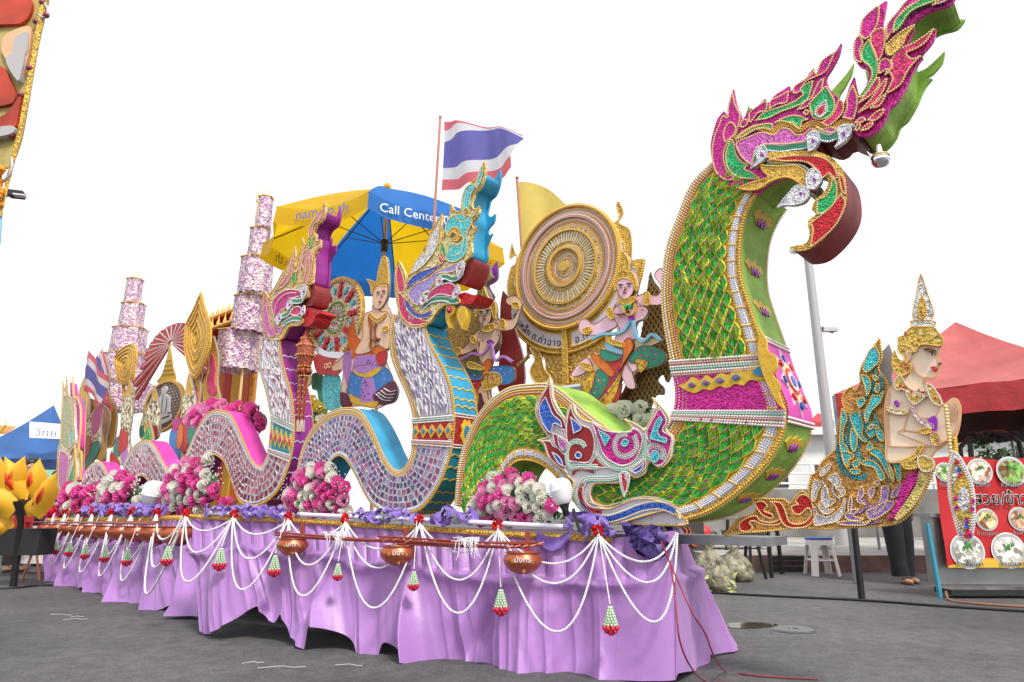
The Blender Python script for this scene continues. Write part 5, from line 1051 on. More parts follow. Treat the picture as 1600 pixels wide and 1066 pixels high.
p3("380,38* 392,60 420,150 452,240 455,285 430,310 350,310 332,280 336,240 355,150 368,70", WHB, GOLD, 'crown_spire'); p3("388,165* 410,225 412,270 398,298 375,298 364,268 370,220", STR, GOLD, 'crown_spire', .008)
p3("326,315 395,308 465,318 462,340 445,348 340,348 325,338", WHB, GOLD, 'crown_ring'); p3("335,350 450,350 485,385 515,430 500,460 470,462 380,455 345,500 320,470 270,480 250,455 246,415 280,400 300,370", STR, GOLD, 'crown_cap'); p3("250,455 320,470 330,500 300,500 300,560 270,520 248,500", STR, GOLDL, 'crown_cap')
p3("225,490* 250,540 290,560 320,580 318,610 270,640 230,620 210,570 215,520", STR, GOLD, 'ear_ornament'); p3("290,495 315,480 325,520 312,550 292,530", mat('ear_skin', (.66, .42, .28)), None, 'ear')
p3("222,690 250,640 270,650 300,700 350,730 410,730 430,745 400,765 330,745 300,735 270,720 240,725", STR, PEARL, 'necklace'); p3("305,735 400,755 380,790 345,812* 318,790 300,760", STR, PEARL, 'necklace'); p3("412,700 440,695 490,760 505,810 480,815 440,780", STR, PEARL, 'necklace')
p3("330,810 360,870 400,910 450,930 450,955 400,935 350,895 325,840", WHB, ROSEB, 'necklace'); p3("420,905 450,880 475,890 475,960 455,965 440,925", mat('violet_gem', (.25, .02, .42), .2, .3), None, 'gem'); p3("182,830 220,840 280,848 290,868 240,868 185,850", WHB, GOLD, 'armlet'); p3("222,800 238,785 250,805 238,825", PURP, None, 'gem')
p3("370,965* 410,950 445,960 430,980 390,985", STR, GOLD, 'cuff'); p3("440,980 480,985 492,1050 450,1050", STR, ROSEB, 'bracelet')
def px4(s, m, b=None, n_='gold_ornament'): inlay(fb, P4(s), m, wq, .006, b, .005, .011, n_)
px4("1095,315 1160,285 1200,230 1230,225 1190,290 1140,320 1190,320 1190,355 1130,365 1100,345", STR, GOLD, 'waist_chain'); px4("1195,300 1220,285 1250,290 1290,320 1280,370 1230,380 1200,350", STR, PEARL, 'waist_rosette')
inlay(fb, P3_("432,508* 445,498 462,508 448,518"), WHT, wq, .001, None, name='eye'); inlay(fb, P3_("442,500 455,502 452,516 442,514"), BLK, wq-.002, .001, None, name='pupil'); line(fb, P3_("398,485 425,478 470,492"), .006, LINE, wq, .002, 'eyebrow'); line(fb, P3_("425,500 448,494 470,508"), .004, LINE, wq, .003, 'eyelid'); inlay(fb, P3_("438,590* 460,585 478,595 472,606 455,612"), REDP, wq, .002, None, name='lips'); line(fb, P3_("478,560 488,570 500,562"), .004, LINE, wq, .001, 'nose_line')
for i, s in enumerate(("265,700 285,712 330,735 372,728 398,742 470,775 440,720",)): dots(fb, P3_, [s], .006, RED, wq, .008, 'gem')
dots(fb, P3_, ["295,390 385,392 470,398 490,435 388,270 245,700 345,760 440,720"], .008, GOLDL, wq, .010, 'gem'); dots(fb, P3_, ["372,432 295,390 388,268 305,600 270,585 295,580"], .006, RED, wq, .013, 'gem')
# held necklaces and pendant
for (u0, v0, u1, v1), m in (((1478, 636, 1488, 722), GOLDL), ((1492, 686, 1499, 752), MUST)):
    a, b = FL.P(u0, v0, WP-.06), FL.P(u1, v1, WP-.06); mb = MB(); n = 17
    for i in range(n): f = i/(n-1); mb.ell((a[0]*(1-f)+b[0]*f, WP-.06, a[1]*(1-f)+b[1]*f), .0105, 6, 4)
    part('held_beads', mb, m, pr, True, kind='stuff')
pend = P4("1405,250* 1442,282 1492,370 1530,490 1538,620 1530,740 1500,805 1450,790 1405,650 1375,500 1376,360 1390,290"); pp = [FL.P(a, b, WP-.08) for a, b in spline(pend, True, 4)]
pdn = thing('jewelled_pendant', 'long leaf-shaped jewelled pendant hanging from the praying hands', 'pendant', FL, (pp[0][0], WP-.08, min(z for x, z in pp)))
part('pendant_board', MB().poly(pp, WP-.09, WP-.06), WHB, pdn)
cp = (sum(p[0] for p in pp)/len(pp), sum(p[1] for p in pp)/len(pp))
for f, m in ((.97, PEARL), (.86, SILV), (.75, GOLD)): beads(pdn, m, resample([(cp[0]+(x-cp[0])*f, cp[1]+(z-cp[1])*(f if f > .9 else f*.98)) for x, z in pp], .011, True), WP-.093, .0055)
for s, m in (("1425,420 1480,400 1500,480 1510,620 1500,700 1470,700 1420,620 1405,500", STR), ("1440,500* 1470,470 1500,510 1500,600 1460,620 1435,570", WHB)): inlay(pdn, P4(s), m, WP-.09, .005, None, name='jewel_inlay')
for u, v, m in ((1428, 320, RED), (1440, 370, BLUE), (1445, 405, RED), (1420, 540, MAG), (1425, 600, MAG), (1525, 560, MAG), (1520, 610, MAG), (1485, 680, PURP), (1487, 710, BLUE), (1495, 745, RED), (1480, 770, RED), (1510, 765, MAG)):
    inlay(pdn, P4(f"{u-13},{v} {u},{v-18} {u+13},{v} {u},{v+18}"), m, WP-.1, .005, None, name='gem')
flush_beads()
# chromed bulb under the jaw of the green naga, and white LED bulbs
def bulb(u, v, w, r, lab, tilt, chrome=False, group='white light bulbs on the float'):
    c = FL.P(u, v, w); t = thing('light_bulb', lab, 'light bulb', FL, (c[0], w, c[1]), None if chrome else group); b = _base[t.name]
    if chrome:
        part('glass', MB().lathe(tuple(b), [(.001, -r*.95), (r*.5, -r*.85), (r*.85, -r*.5), (r, 0), (r*.93, r*.35)], 20), mat('mirror_chrome', (.82, .82, .84), .06, 1.), t, True)
        part('gold_collar', MB().lathe(tuple(b), [(r*.93, r*.35), (r*1.02, r*.42), (r*.9, r*.6), (r*.6, r*.62)], 20), GOLD, t, True); part('stem', MB().lathe(tuple(b), [(r*.5, r*.55), (r*.35, r*1.0), (r*.25, r*1.9), (.001, r*1.95)], 14), WHT, t, True)
        for n_ in range(3):
            mb = MB(); ys = (-.6, -.2, .2)[n_]; rr = r*math.sqrt(1-ys*ys)*1.01; mb.tube([(b[0]+rr*math.cos(2*PI*j/20), b[1]+rr*math.sin(2*PI*j/20), b[2]+ys*r) for j in range(21)], .0012, 4, cap=False); part('facet_ring', mb, STEEL, t)
    else:
        part('glass', MB().lathe(tuple(b), [(.001, r*1.12), (r*.5, r*1.08), (r*.85, r*.85), (r*.98, r*.5), (r*.98, r*.05), (r*1., 0), (r*.97, -.1*r), (r*.8, -r*.75), (r*.62, -r*1.05), (r*.5, -r*1.15)], 24), mat('opal_plastic', (.80, .78, .84), .3), t, True)
        part('seam', MB().lathe(tuple(b), [(r*.98, .06*r), (r*1.03, 0), (r*.98, -.06*r)], 24), mat('opal_plastic', (.8, .78, .84)), t, True)
        part('socket', MB().lathe(tuple(b), [(r*.5, -r*1.1), (r*.42, -r*1.3), (r*.3, -r*1.6), (r*.3, -r*2.1), (.001, -r*2.1)], 14), BLK, t, True)
    t.rotation_euler = (0, math.radians(tilt), FL.a); return t
bulb(1376, 250, .05, .044, 'faceted chrome bulb hanging from the green naga snout', 0, True)
bulb(877, 768, -.34, .066, 'white light bulb leaning beside the crest board at the prow', -14); bulb(240, 772, -.22, .13, 'white light bulb standing in front of the pink naga hump at the rear', 16)
part('bulb_stalk', MB().tube([(FL.P(890, 800, -.34)[0], -.34, FL.P(890, 800, -.34)[1]), (FL.P(893, 838, -.34)[0], -.34, FL.P(893, 838, -.34)[1])], .009), BLK, [o for o in COL.objects if o.name == 'light_bulb.001'][0])
# ---- tiered lace parasols
def lace():
    m, t, p = new_mat('lilac_lace'); N = t.nodes; L = t.links; tc = N.new('ShaderNodeTexCoord'); v = N.new('ShaderNodeTexVoronoi'); v.inputs['Scale'].default_value = 30; n = N.new('ShaderNodeTexNoise'); n.inputs['Scale'].default_value = 16; n.inputs['Detail'].default_value = 6
    L.new(tc.outputs['Object'], v.inputs['Vector']); L.new(tc.outputs['Object'], n.inputs['Vector'])
    r = N.new('ShaderNodeValToRGB'); r.color_ramp.elements[0].color = (.42, .22, .40, 1); r.color_ramp.elements[1].color = (.78, .62, .62, 1); r.color_ramp.elements[0].position = .42; r.color_ramp.elements[1].position = .58
    L.new(n.outputs[0], r.inputs[0]); L.new(r.outputs[0], p.inputs['Base Color']); p.inputs['Roughness'].default_value = .35; p.inputs['Metallic'].default_value = .15
    a = N.new('ShaderNodeValToRGB'); a.color_ramp.elements[0].position = .27; a.color_ramp.elements[0].color = (.15, .15, .15, 1); a.color_ramp.elements[1].position = .33; L.new(v.outputs['Distance'], a.inputs[0]); L.new(a.outputs[0], p.inputs['Alpha'])
    b = N.new('ShaderNodeBump'); b.inputs['Strength'].default_value = .8; b.inputs['Distance'].default_value = .02; L.new(v.outputs['Distance'], b.inputs['Height']); L.new(b.outputs[0], p.inputs['Normal']); return m
LACE = lace()
def tiered(lab, w, tiers, top, bot):
    c = FL.P(*bot, w); t = thing('tiered_parasol', lab, 'tiered parasol', FL, (c[0], w, c[1]), 'tiered lace parasols')
    a, b = FL.P(*top, w), FL.P(*bot, w); part('pole', MB().tube([(a[0], w, a[1]), (b[0], w, b[1])], .02, 8), GOLDL, t); part('finial', MB().lathe((a[0], w, a[1]), [(.02, -.06), (.035, -.02), (.03, .03), (.012, .08), (.02, .11), (.008, .15), (.003, .26), (.001, .28)], 10), GOLDL, t, True)
    for i, (x0, y0, x1, y1) in enumerate(tiers):
        ct = FL.P((x0+x1)/2, (y0+y1)/2, w); hw = abs(FL.P(x1, y0, w)[0]-FL.P(x0, y0, w)[0])/2*(.36+.025*i); z1, z0 = FL.P(x0, y0, w)[1], FL.P(x0, y1, w)[1]
        n = 6; rows = []; rnd = random.Random(i)
        for k in range(7):
            f = k/6; row = []
            for j in range(48):
                a_ = 2*PI*j/48+.3; hx = math.cos(PI/n)/math.cos((a_ % (2*PI/n))-PI/n); rr = hw*hx*(1+.06*f+.035*math.sin(j*1.7+i)*f)
                row.append((ct[0]+rr*math.cos(a_), w+rr*math.sin(a_), z1+(z0-z1)*f+(.03*abs(math.sin(j*.8)) if k == 6 else 0)))
            rows.append(row)
        part('lace_tier', MB().grid(rows, 0, True), LACE, t, True)
        ring = []
        for j in range(n+1): a_ = 2*PI*j/n+.3; ring.append((ct[0]+hw*1.03*math.cos(a_), w+hw*1.03*math.sin(a_), z1))
        part('tier_rim', MB().tube(ring, .014, 6), GOLDB, t)
        if i % 2 == 0: part('tier_rod', MB().tube([(ct[0]+hw*.7, w, z1), (ct[0]+hw*.7, w, z1+.14)], .01, 6), GOLDL, t)
tiered('tall five-tier lilac lace parasol left of the pink naga head', 1.2, [(397, 320, 428, 366), (384, 371, 424, 418), (369, 421, 428, 473), (361, 477, 414, 530), (338, 532, 404, 590)], (403, 312), (372, 650))
tiered('smaller five-tier lilac lace parasol at the rear beside the starburst', 1.2, [(195, 446, 220, 482), (188, 486, 222, 523), (177, 526, 223, 561), (168, 567, 223, 605), (160, 611, 226, 650)], (208, 443), (192, 690))
# ---- leaf-shaped gold fans on staffs
LP = lambda s: Q(s, 220, 300, 1.975); L4 = lambda s: Q(s, 0, 400, 2.42)
def fan(lab, cv, w, out, staff):
    q = onp(cv(out), w); c = (sum(p[0] for p in q)/len(q), sum(p[1] for p in q)/len(q)); b = FL.P(*staff, w)
    t = thing('ceremonial_fan', lab, 'ceremonial fan', FL, (b[0], w, b[1]), 'gold ceremonial fans'); part('fan_board', MB().poly(q, w-.012, w+.012), GOLDB, t)
    for f, m in ((.98, GOLD), (.82, GOLDL), (.62, GOLD), (.42, GOLDL), (.22, GOLD)):
        beads(t, m, resample([(c[0]+(x-c[0])*f, c[1]+(z-c[1])*f) for x, z in q], .03, True), w-.014, .013)
        o = [(c[0]+(x-c[0])*(f-.05), c[1]+(z-c[1])*(f-.05)) for x, z in q]; part('fan_ridge', strip(o+[o[0]], -.008, .008, w-.03, w-.01), GOLD if m is GOLDL else GOLDB, t)
    zb = min(p[1] for p in q); part('staff', MB().tube([(c[0], w, zb+.05), (b[0], w, b[1])], .025, 8), DKGOLD, t)
fan('tall pointed gold leaf fan on a staff between starburst and tiered parasol', LP, .7, "187,308* 200,360 216,410 213,480 185,560 165,578 150,545 136,480 141,410 165,360", (300, 700)); fan('small rounded gold leaf fan tilted before the rear lace parasol', L4, .5, "435,400 443,370 478,340 508,335 517,370 512,420 500,470 472,490 450,470 440,430", (203, 720))
# ---- starburst, chedi and medallion
WS = .95; sb = thing('starburst_emblem', 'dark red starburst with gold chedi and round medallion showing a white seated monk', 'emblem', FL, (FL.P(262, 690, WS)[0], WS, FL.P(262, 690, WS)[1]))
cs = FL.P(268, 536, WS); kk = (FL.P(268, 500, WS)[1]-FL.P(268, 600, WS)[1])/100; kx = (FL.P(318, 550, WS)[0]-FL.P(218, 550, WS)[0])/100/kk
for i, (ang, ln2) in enumerate(((208, 46), (222, 66), (235, 78), (195, 38), (180, 36), (165, 32), (148, 30), (130, 28), (112, 26), (95, 25), (78, 25), (60, 25), (42, 27), (22, 30), (2, 34), (-16, 42), (-32, 60), (-45, 74))):
    a = math.radians(ang); l = ln2*kk*1.15; e = (math.cos(a), math.sin(a)); tt = (-e[1], e[0]); wd2 = .055 if ln2 < 60 else .075
    P_ = lambda r, s: (cs[0]+(e[0]*r+tt[0]*s)*kx, cs[1]+e[1]*r+tt[1]*s); y = WS-.01-.0015*(i % 2)
    o = part('ray', MB().poly([P_(.03, -.012), P_(l*.95, -wd2), P_(l, 0), P_(l*.95, wd2), P_(.03, .012)], y, WS+.01), mat('ray_red', (.42, .025, .03), .55, var=.2, vs=9), sb)
    part('ray_stripe', MB().poly([P_(.05, -.003), P_(l*.93, -.007), P_(l*.93, .007), P_(.05, .003)], y-.004, y), WHT, sb)
inlay(sb, L4("642,335* 650,370 656,420 664,470 595,480 612,450 628,400"), mat('chedi_gold', (.66, .42, .03), .4, .3, bump=.5, bs=60), WS-.03, .008, None, name='gold_chedi')
for v in (395, 412, 430, 446): line(sb, L4(f"{640-(v-335)*.27},{v+4} {640+(v-335)*.16},{v}"), .01, DKGOLD, WS-.04, .003)
cm = FL.P(255, 635, WS-.05); RM = (FL.P(255, 597, WS)[1]-FL.P(255, 674, WS)[1])/2
disc(sb, cm, 0, RM, WS-.05, WS-.02, mat('medallion_brown', (.17, .12, .10), .6), 'medallion_disc', 60, kx*.78); disc(sb, cm, RM*.93, RM*1.02, WS-.07, WS-.02, GOLD, 'ring', 60, kx*.78)
beads(sb, PEARL, [(cm[0]+((i-6)*.062+(.031 if j % 2 else 0))*kx*.78, cm[1]+(j-9)*.05) for i in range(13) for j in range(19) if math.hypot((i-6)*.062, (j-9)*.05) < RM*.9], WS-.052, .010)
MW = mat('monk_white', (.55, .55, .56), .6)
mq = lambda pts: [(cm[0]+x*RM*kx*.78, cm[1]+z*RM) for x, z in pts]
part('monk_figure', MB().poly(mq([(.15*math.cos(a*PI/6), .62+.18*math.sin(a*PI/6)) for a in range(12)]), WS-.072, WS-.05), MW, sb); part('monk_figure', MB().poly(mq([(-.08, .48), (.08, .48), (.22, .38), (.34, .3), (.38, -.1), (.42, -.3), (.1, -.35), (-.2, -.35), (-.42, -.3), (-.38, -.1), (-.34, .3), (-.22, .38)]), WS-.072, WS-.05), MW, sb); part('monk_figure', MB().poly(mq([(-.5, -.4), (-.3, -.33), (.3, -.33), (.52, -.42), (.5, -.62), (.2, -.7), (-.3, -.72), (-.52, -.6)]), WS-.072, WS-.05), MW, sb)
for pts in ([(-.22, .3), (-.26, 0), (-.2, -.28)], [(.2, .3), (.25, 0), (.2, -.28)], [(-.45, -.45), (0, -.5), (.45, -.44)], [(.02, .42), (.0, .1), (.05, -.3)]): part('engraved_line', strip(mq(pts), -.008, .008, WS-.076, WS-.07), DARK, sb)
# ---- rear attendants, foreshortened cutouts
cut('cream and gold attendant cutout with red and blue kilt, right of the monk medallion', 'cutout', LP, .4, "148,560* 160,600 170,650 172,720 160,790 165,830 120,835 88,800 92,740 120,700 128,650 140,600", [('q', "130,640 150,590 160,620 168,690 150,740 128,700"), ('g', "140,610 148,560* 158,605 156,630"), ('r', "120,700 145,720 140,800 120,790"), ('b', "92,740 122,705 125,800 108,828 90,800"), ('t', "145,730 170,720 168,790 150,815"), ('m', "100,710 115,695 118,725 103,740"), ('o', "118,720 132,725 128,780 112,790")], 'cutout_figure', 'rear attendant cutouts', bm=ORN)
cut('narrow cream attendant cutout with green and violet kilt at the rear pole', 'cutout', L4, .35, "490,470* 505,510 500,600 490,680 495,760 478,800 455,790 440,800 415,780 418,740 450,680 455,620 470,540", [('q', "465,560 490,490 500,530 492,640 470,680 455,650"), ('g', "478,520 490,470* 500,505 492,530"), ('t', "440,690 455,690 450,750 428,760"), ('l', "460,720 480,710 485,770 465,790"), ('r', "455,660 480,670 482,720 450,745"), ('r', "420,745 440,760 455,800 420,790")], 'cutout_figure', 'rear attendant cutouts', bm=ORN)
cut('amber kneeling attendant cutout in front of the monk medallion', 'cutout', L4, .55, "585,500* 600,560 605,620 595,690 540,695 525,660 540,600 560,560", [('q', "560,570 585,520 598,580 590,650 560,640"), ('g', "575,530 585,500* 597,545"), ('t', "530,650 560,640 560,690 530,690"), ('r', "565,645 595,650 592,690 565,690")], 'cutout_figure', 'rear attendant cutouts', bm=ORN)
cut('pink and teal attendant cutout seen edge-on beside the rearmost naga', 'cutout', L4, .3, "350,590* 385,560 380,640 378,720 350,780 315,850 310,780 335,700 320,640", [('q', "335,620 365,590 370,650 345,700"), ('m', "350,600 385,565 378,640 350,680"), ('t', "340,720 375,700 372,740 320,810"), ('r', "320,690 345,690 335,750 312,790")], 'cutout_figure', 'rear attendant cutouts', bm=ORN)
cut('tan carved backing panel with bead flames at the rear of the float', 'panel', L4, .5, "305,520 345,540 385,560 415,600 400,700 395,780 355,770 320,830 300,780 300,600", [('u', "355,700 385,660 395,760 370,770")], 'carved_panel', bm=mat('tan_board', (.42, .20, .06), .6, var=.3, vs=12), outline=False)
flush_beads()
RF3 = 'gold flame ornaments at the rear'
for lab_, w_, s_ in (('gold flame ornament rising left of the monk medallion', .6, "150,690 148,650 160,610 155,585 166,560* 172,590 170,615 182,640 180,680 172,700"),
                     ('gold flame ornament rising between the monk medallion and the pointed fan', .75, "292,690 290,660 300,630 296,600 306,575* 314,600 312,640 318,680 310,700"),
                     ('low gold flame ornament behind the middle pink hump', .45, "222,705 220,690 228,680 226,668 233,655* 238,675 240,690 238,705"),
                     ('gold flame ornament beside the pavilion curtain', .8, "322,640 318,600 328,575 324,550 334,525* 342,560 340,600 346,640"),
                     ('tall bead-edged gold flame beside the rearmost naga', .45, "124,740 120,700 128,660 122,620 132,590* 140,630 138,680 142,740"),
                     ('gold flame ornament left of the jewelled emblem', .65, "462,600 458,560 468,530 464,505 474,480* 482,520 480,560 484,600")):
    cut(lab_, 'ornament', lambda s: Q(s), w_, s_, [], 'flame_ornament', RF3, bm=GOLDB, outline=False)
    o_ = [x for x in COL.objects if x.name.startswith('flame_ornament')][-1]; q_ = onp(Q(s_), w_); beads(o_, GOLDL, resample(q_, .03, True), w_-.004, .013)
    c_ = (sum(p[0] for p in q_)/len(q_), sum(p[1] for p in q_)/len(q_)); part('jewel', MB().poly([(c_[0]+(x-c_[0])*.5, c_[1]+(z-c_[1])*.55) for x, z in q_], w_-.012, w_), [RED, MAG, TURQ, GRN, PINK, COR][len(lab_) % 6], o_)
flush_beads()
# ---- gilded pavilion behind the parasol
pv = FL.P(352, 640, 1.6); pav = thing('gilded_pavilion', 'small gilded pavilion with orange curtains behind the pink roses', 'pavilion', FL, (pv[0], 1.6, .7)); GO = mat('gilt_orange', (.58, .24, .03), .4, .3, var=.4, vs=14, bump=.5, bs=30)
x0 = FL.P(305, 640, 1.6)[0]; x1 = FL.P(392, 640, 1.6)[0]; zt = FL.P(350, 520, 1.6)[1]; zb_ = .7
for xx in (x0, x1):
    for yy in (1.6, 2.3): part('column', MB().tube([(xx, yy, zb_), (xx, yy, zt)], .05, 10), GO, pav)
part('base', MB().box(((x0+x1)/2, 1.95, .85), (x1-x0+.3, 1., .3)), GO, pav)
for k, (e, dz) in enumerate(((.25, 0), (.1, .28))):
    z = zt+dz; h = .42-.1*k; xa, xb = x0-e, x1+e; ya, yb = 1.6-e, 2.3+e; ym = 1.95
    part('roof_tier', MB().add([(xa, ya, z), (xb, ya, z), (xb, yb, z), (xa, yb, z), (xa+.3, ym, z+h), (xb-.3, ym, z+h)], [(0, 1, 5, 4), (2, 3, 4, 5), (1, 2, 5), (3, 0, 4), (3, 2, 1, 0)]), REDP, pav)
    part('roof_edge', MB().tube([(xa, ya, z), (xb, ya, z)], .035, 6), GOLD, pav)
    for i in range(12):
        xx = xa+(xb-xa)*i/11; part('roof_finial', MB().lathe((xx, ya, z), [(.03, 0), (.035, .05), (.012, .12), (.001, .2)], 6), GOLD, pav, True)
for i in range(7):
    xx = x0+(x1-x0)*(i+.5)/7; part('curtain', MB().box((xx, 1.66, (zt+zb_+.3)/2), ((x1-x0)/7*.8, .03, zt-zb_-.3)), (REDP, MUST, ORA)[i % 3], pav)
# ---- big square-ribbed umbrella
YU = mat('umbrella_yellow', (.86, .55, .01), .6, var=.06, vs=4); BU = mat('umbrella_blue', (.02, .20, .68), .6, var=.06, vs=4)
def translucent(m, f=.5):
    t = m.node_tree; p = t.nodes['Principled BSDF']; o = t.nodes['Material Output']; tr = t.nodes.new('ShaderNodeBsdfTranslucent'); mxx = t.nodes.new('ShaderNodeMixShader'); mxx.inputs[0].default_value = f
    lk = [l for l in t.links if l.to_node == p and l.to_socket.name == 'Base Color']
    if lk: t.links.new(lk[0].from_socket, tr.inputs[0])
    else: tr.inputs[0].default_value = p.inputs['Base Color'].default_value
    t.links.new(p.outputs[0], mxx.inputs[1]); t.links.new(tr.outputs[0], mxx.inputs[2]); t.links.new(mxx.outputs[0], o.inputs[0]); return m
translucent(YU, .55); translucent(BU, .5)
uc = at(603, 335, 8.2); um = thing('parasol', 'large yellow and blue market umbrella with printed lettering, open above the float', 'umbrella', WD, (uc.x, uc.y, .7)); RU_ = 1.52; zr = 4.16; za = zr+.80
nU = 8; ph = math.radians(4)
def urim(k, f=1., dz=0.): a = ph+2*PI*k/nU; return Vector((uc.x+RU_*f*math.cos(a), uc.y+RU_*f*math.sin(a), zr+(za-zr)*(1-f)+dz))
cols = [YU, YU, BU, YU, YU, YU, BU, YU]
for k in range(nU):
    rows = []
    for i in range(9):
        f = i/8; row = []
        for j in range(7):
            g = j/6; a = urim(k, f); b = urim(k+1, f); p = a.lerp(b, g); p.z -= .07*f*4*g*(1-g)*1. - .05*math.sin(PI*f); p += (Vector((uc.x, uc.y, p.z))-p)*(.10*4*g*(1-g)*f*.5); row.append(p)
        rows.append(row)
    part('canopy_panel', MB().grid(rows), cols[k], um, True)
    e = rows[-1]; part('valance', MB().grid([e, [p+Vector(((p.x-uc.x)*.02, (p.y-uc.y)*.02, -.21-.012*math.sin(j*2+k))) for j, p in enumerate(e)]]), cols[k], um, True)
    part('rib', MB().tube([urim(k, .05), urim(k, .55, -.03), urim(k, 1., -.012)], .008, 6), BLK, um); part('strut', MB().tube([(uc.x, uc.y, zr+.02), urim(k, .55, -.03)], .006, 6), BLK, um)
part('pole', MB().tube([(uc.x, uc.y, .7), (uc.x, uc.y, za+.05)], .022, 10), mat('umbrella_pole', (.45, .28, .18), .5, .3), um); part('hub', MB().tube([(uc.x, uc.y, zr-.08), (uc.x, uc.y, zr+.07)], .045, 12), BLK, um); part('cap', MB().lathe((uc.x, uc.y, za), [(.06, 0), (.04, .05), (.001, .08)], 12), YU, um, True)
def utext(s, k, size, m, inside=False, g0=.5):
    a, b = urim(k), urim(k+1); x = (b-a).normalized(); c = a.lerp(b, g0); c += (Vector((uc.x, uc.y, c.z))-c)*.05; y = Vector((0, 0, 1)); z = x.cross(y)
    me = text_mesh(s, size, .0008); me.materials.clear(); me.materials.append(m); o = bpy.data.objects.new('lettering', me); COL.objects.link(o); o.parent = um
    mt = Matrix((x, y, z)).transposed().to_4x4(); c = c+z*(.075 if not inside else .0); c.z -= .20; mt.translation = c-_base[um.name]; o.matrix_local = mt; _base[o.name] = _base[um.name]
UT = mat('print_blue', (.12, .16, .45), .5); UW = mat('print_white', (.85, .85, .9), .5); UD = mat('print_brown', (.30, .17, .02), .6)
utext('.nam.co.th', 5, .17, UT); utext('Call Center 02-', 6, .145, UW); utext('.nam.co.th', 3, .2, UD, True); utext('.nam.co.th', 0, .2, UD, True); utext('nam', 4, .2, UD)
# ---- flags
def flagmat(n, c): return translucent(mat(n, c, .6, var=.05, vs=10), .5)
FR, FW_, FB, FY = flagmat('flag_red', (.80, .18, .22)), flagmat('flag_white', (.84, .82, .85)), flagmat('flag_blue', (.17, .16, .50)), flagmat('flag_yellow', (.95, .72, .18))  # red and blue paled, so some lens flare sits in the cloth colour
def flag(lab, w, curves, mats, pole, amp=.05, name='flag', extra=None, pr=.014):
    b = FL.P(*pole[-1], w); t = thing(name, lab, 'flag', FL, (b[0], w, b[1]))
    C_ = [[(FL.P(a, b_, w)) for a, b_ in spline(Q(s), False, 6)] for s in curves]; x0 = C_[0][0][0]
    for i in range(len(C_)-1):
        rows = []
        for j in range(len(C_[i])):
            row = []
            for f in (0, .33, .67, 1):
                x = C_[i][j][0]*(1-f)+C_[i+1][j][0]*f; z = C_[i][j][1]*(1-f)+C_[i+1][j][1]*f; row.append((x, w+amp*math.sin((x-x0)*11+z*3)*min(1, (x-x0)*5), z))
            rows.append(row)
        part('stripe', MB().grid(rows), mats[i], t, True)
    pl = [FL.P(*p, w) for p in pole]; part('pole', MB().tube([(p[0], w, p[1]) for p in pl], pr, 8), mat('copper_pipe', (.50, .22, .16), .4, .4), t); part('pole_cap', MB().ell((pl[0][0], w, pl[0][1]), pr*1.4, 8, 6), mat('copper_pipe', (.5, .22, .16)), t, True)
    return t
flag('large red, white and blue striped flag flying from a copper pole above the umbrella', .95, ["694,190 720,191 750,195 785,200 816,211", "694,205 722,195 752,197.5 786,201.5 817,213", "694,222 725,208 755,201 787,203.5 818,216", "692,263 725,256 760,247 790,236 812,226", "691,281 725,275 760,266 785,257 803,246", "690,298 725,291 760,282 785,275 804,264"], [FR, FW_, FB, FW_, FR], [(688, 183), (679, 330), (668, 520), (664, 640)])
yf = flag('plain yellow flag on a thin copper pole left of the great gold wheel', 1.05, ["811,284 835,286 860,298 888,322", "812,330 840,330 862,332 890,345", "815,383 838,373 860,362 892,365"], [FY, FY], [(808, 278), (815, 385), (826, 560)], .03)
flag('rear striped flag drooping from a pole at the left', .25, ["136,556 140,550 147,560 152,572 160,582 172,592", "135,566 140,560 146,570 152,583 160,592 170,600", "133,575 138,570 145,580 152,590 158,600 166,608", "132,594 138,592 144,602 150,612 156,618 160,624", "131,603 138,603 144,612 149,620 154,626 158,630", "130,612 138,612 144,620 148,630 152,636 156,634"], [FR, FW_, FB, FW_, FR], [(139, 550), (134, 650), (131, 735)], .02, pr=.012)
flag('second small striped flag behind the drooping rear flag', .45, ["160,545 163,552 166,566 168,582", "156,550 160,557 164,570 167,588", "152,556 157,562 161,574 165,592", "148,566 153,574 158,584 163,598", "146,572 151,580 157,590 162,600"], [FR, FW_, FB, FR], [(160, 545), (156, 640)], .01, pr=.01)
# ---- awning poles behind and small bits of stage
# ================================================================ flowers, garlands, bowls and small things on the float
def rose_mesh(m, k, name='rose'):
    rnd = random.Random(k); mb = MB()
    mb.ell((0, -.6, 0), (.16, .38, .16), 8, 5)
    for ring, (n, r, lift, sz) in enumerate(((3, .22, -.62, .42), (4, .36, -.48, .5), (5, .52, -.3, .56), (6, .68, -.1, .58))):
        for i in range(n):
            a = 2*PI*i/n+ring*.7+rnd.uniform(-.1, .1); ca, sa = math.cos(a), math.sin(a); rows = []
            for u in (-1, -.4, .4, 1):
                row = []
                for v in (0, .5, 1):
                    rad = r*(.55+.55*v)*(1-.14*u*u)+.10*v*v*(ring+1)*.5; tx = u*sz*(.55+.45*math.sin(PI*(.25+.5*v)))
                    y = (lift+.35*(1-v))*1.5+.16*u*u+.10*v*v*(ring > 1); row.append((ca*rad-sa*tx, y, sa*rad+ca*tx))
                rows.append(row)
            mb.grid(rows)
    return mesh(name, mb, m, True)
RP = mat('rose_pink', (.95, .17, .52), .6, var=.18, vs=3, spec=.2); RPD = mat('rose_crimson', (.85, .04, .30), .6, var=.2, vs=3, spec=.2); RPL = mat('rose_light_pink', (.95, .42, .66), .6, var=.15, vs=3, spec=.2); RWH = mat('rose_white', (.92, .91, .84), .6, var=.05, vs=3, spec=.2); RYE = mat('rose_yellow', (.80, .66, .12), .6, spec=.2)
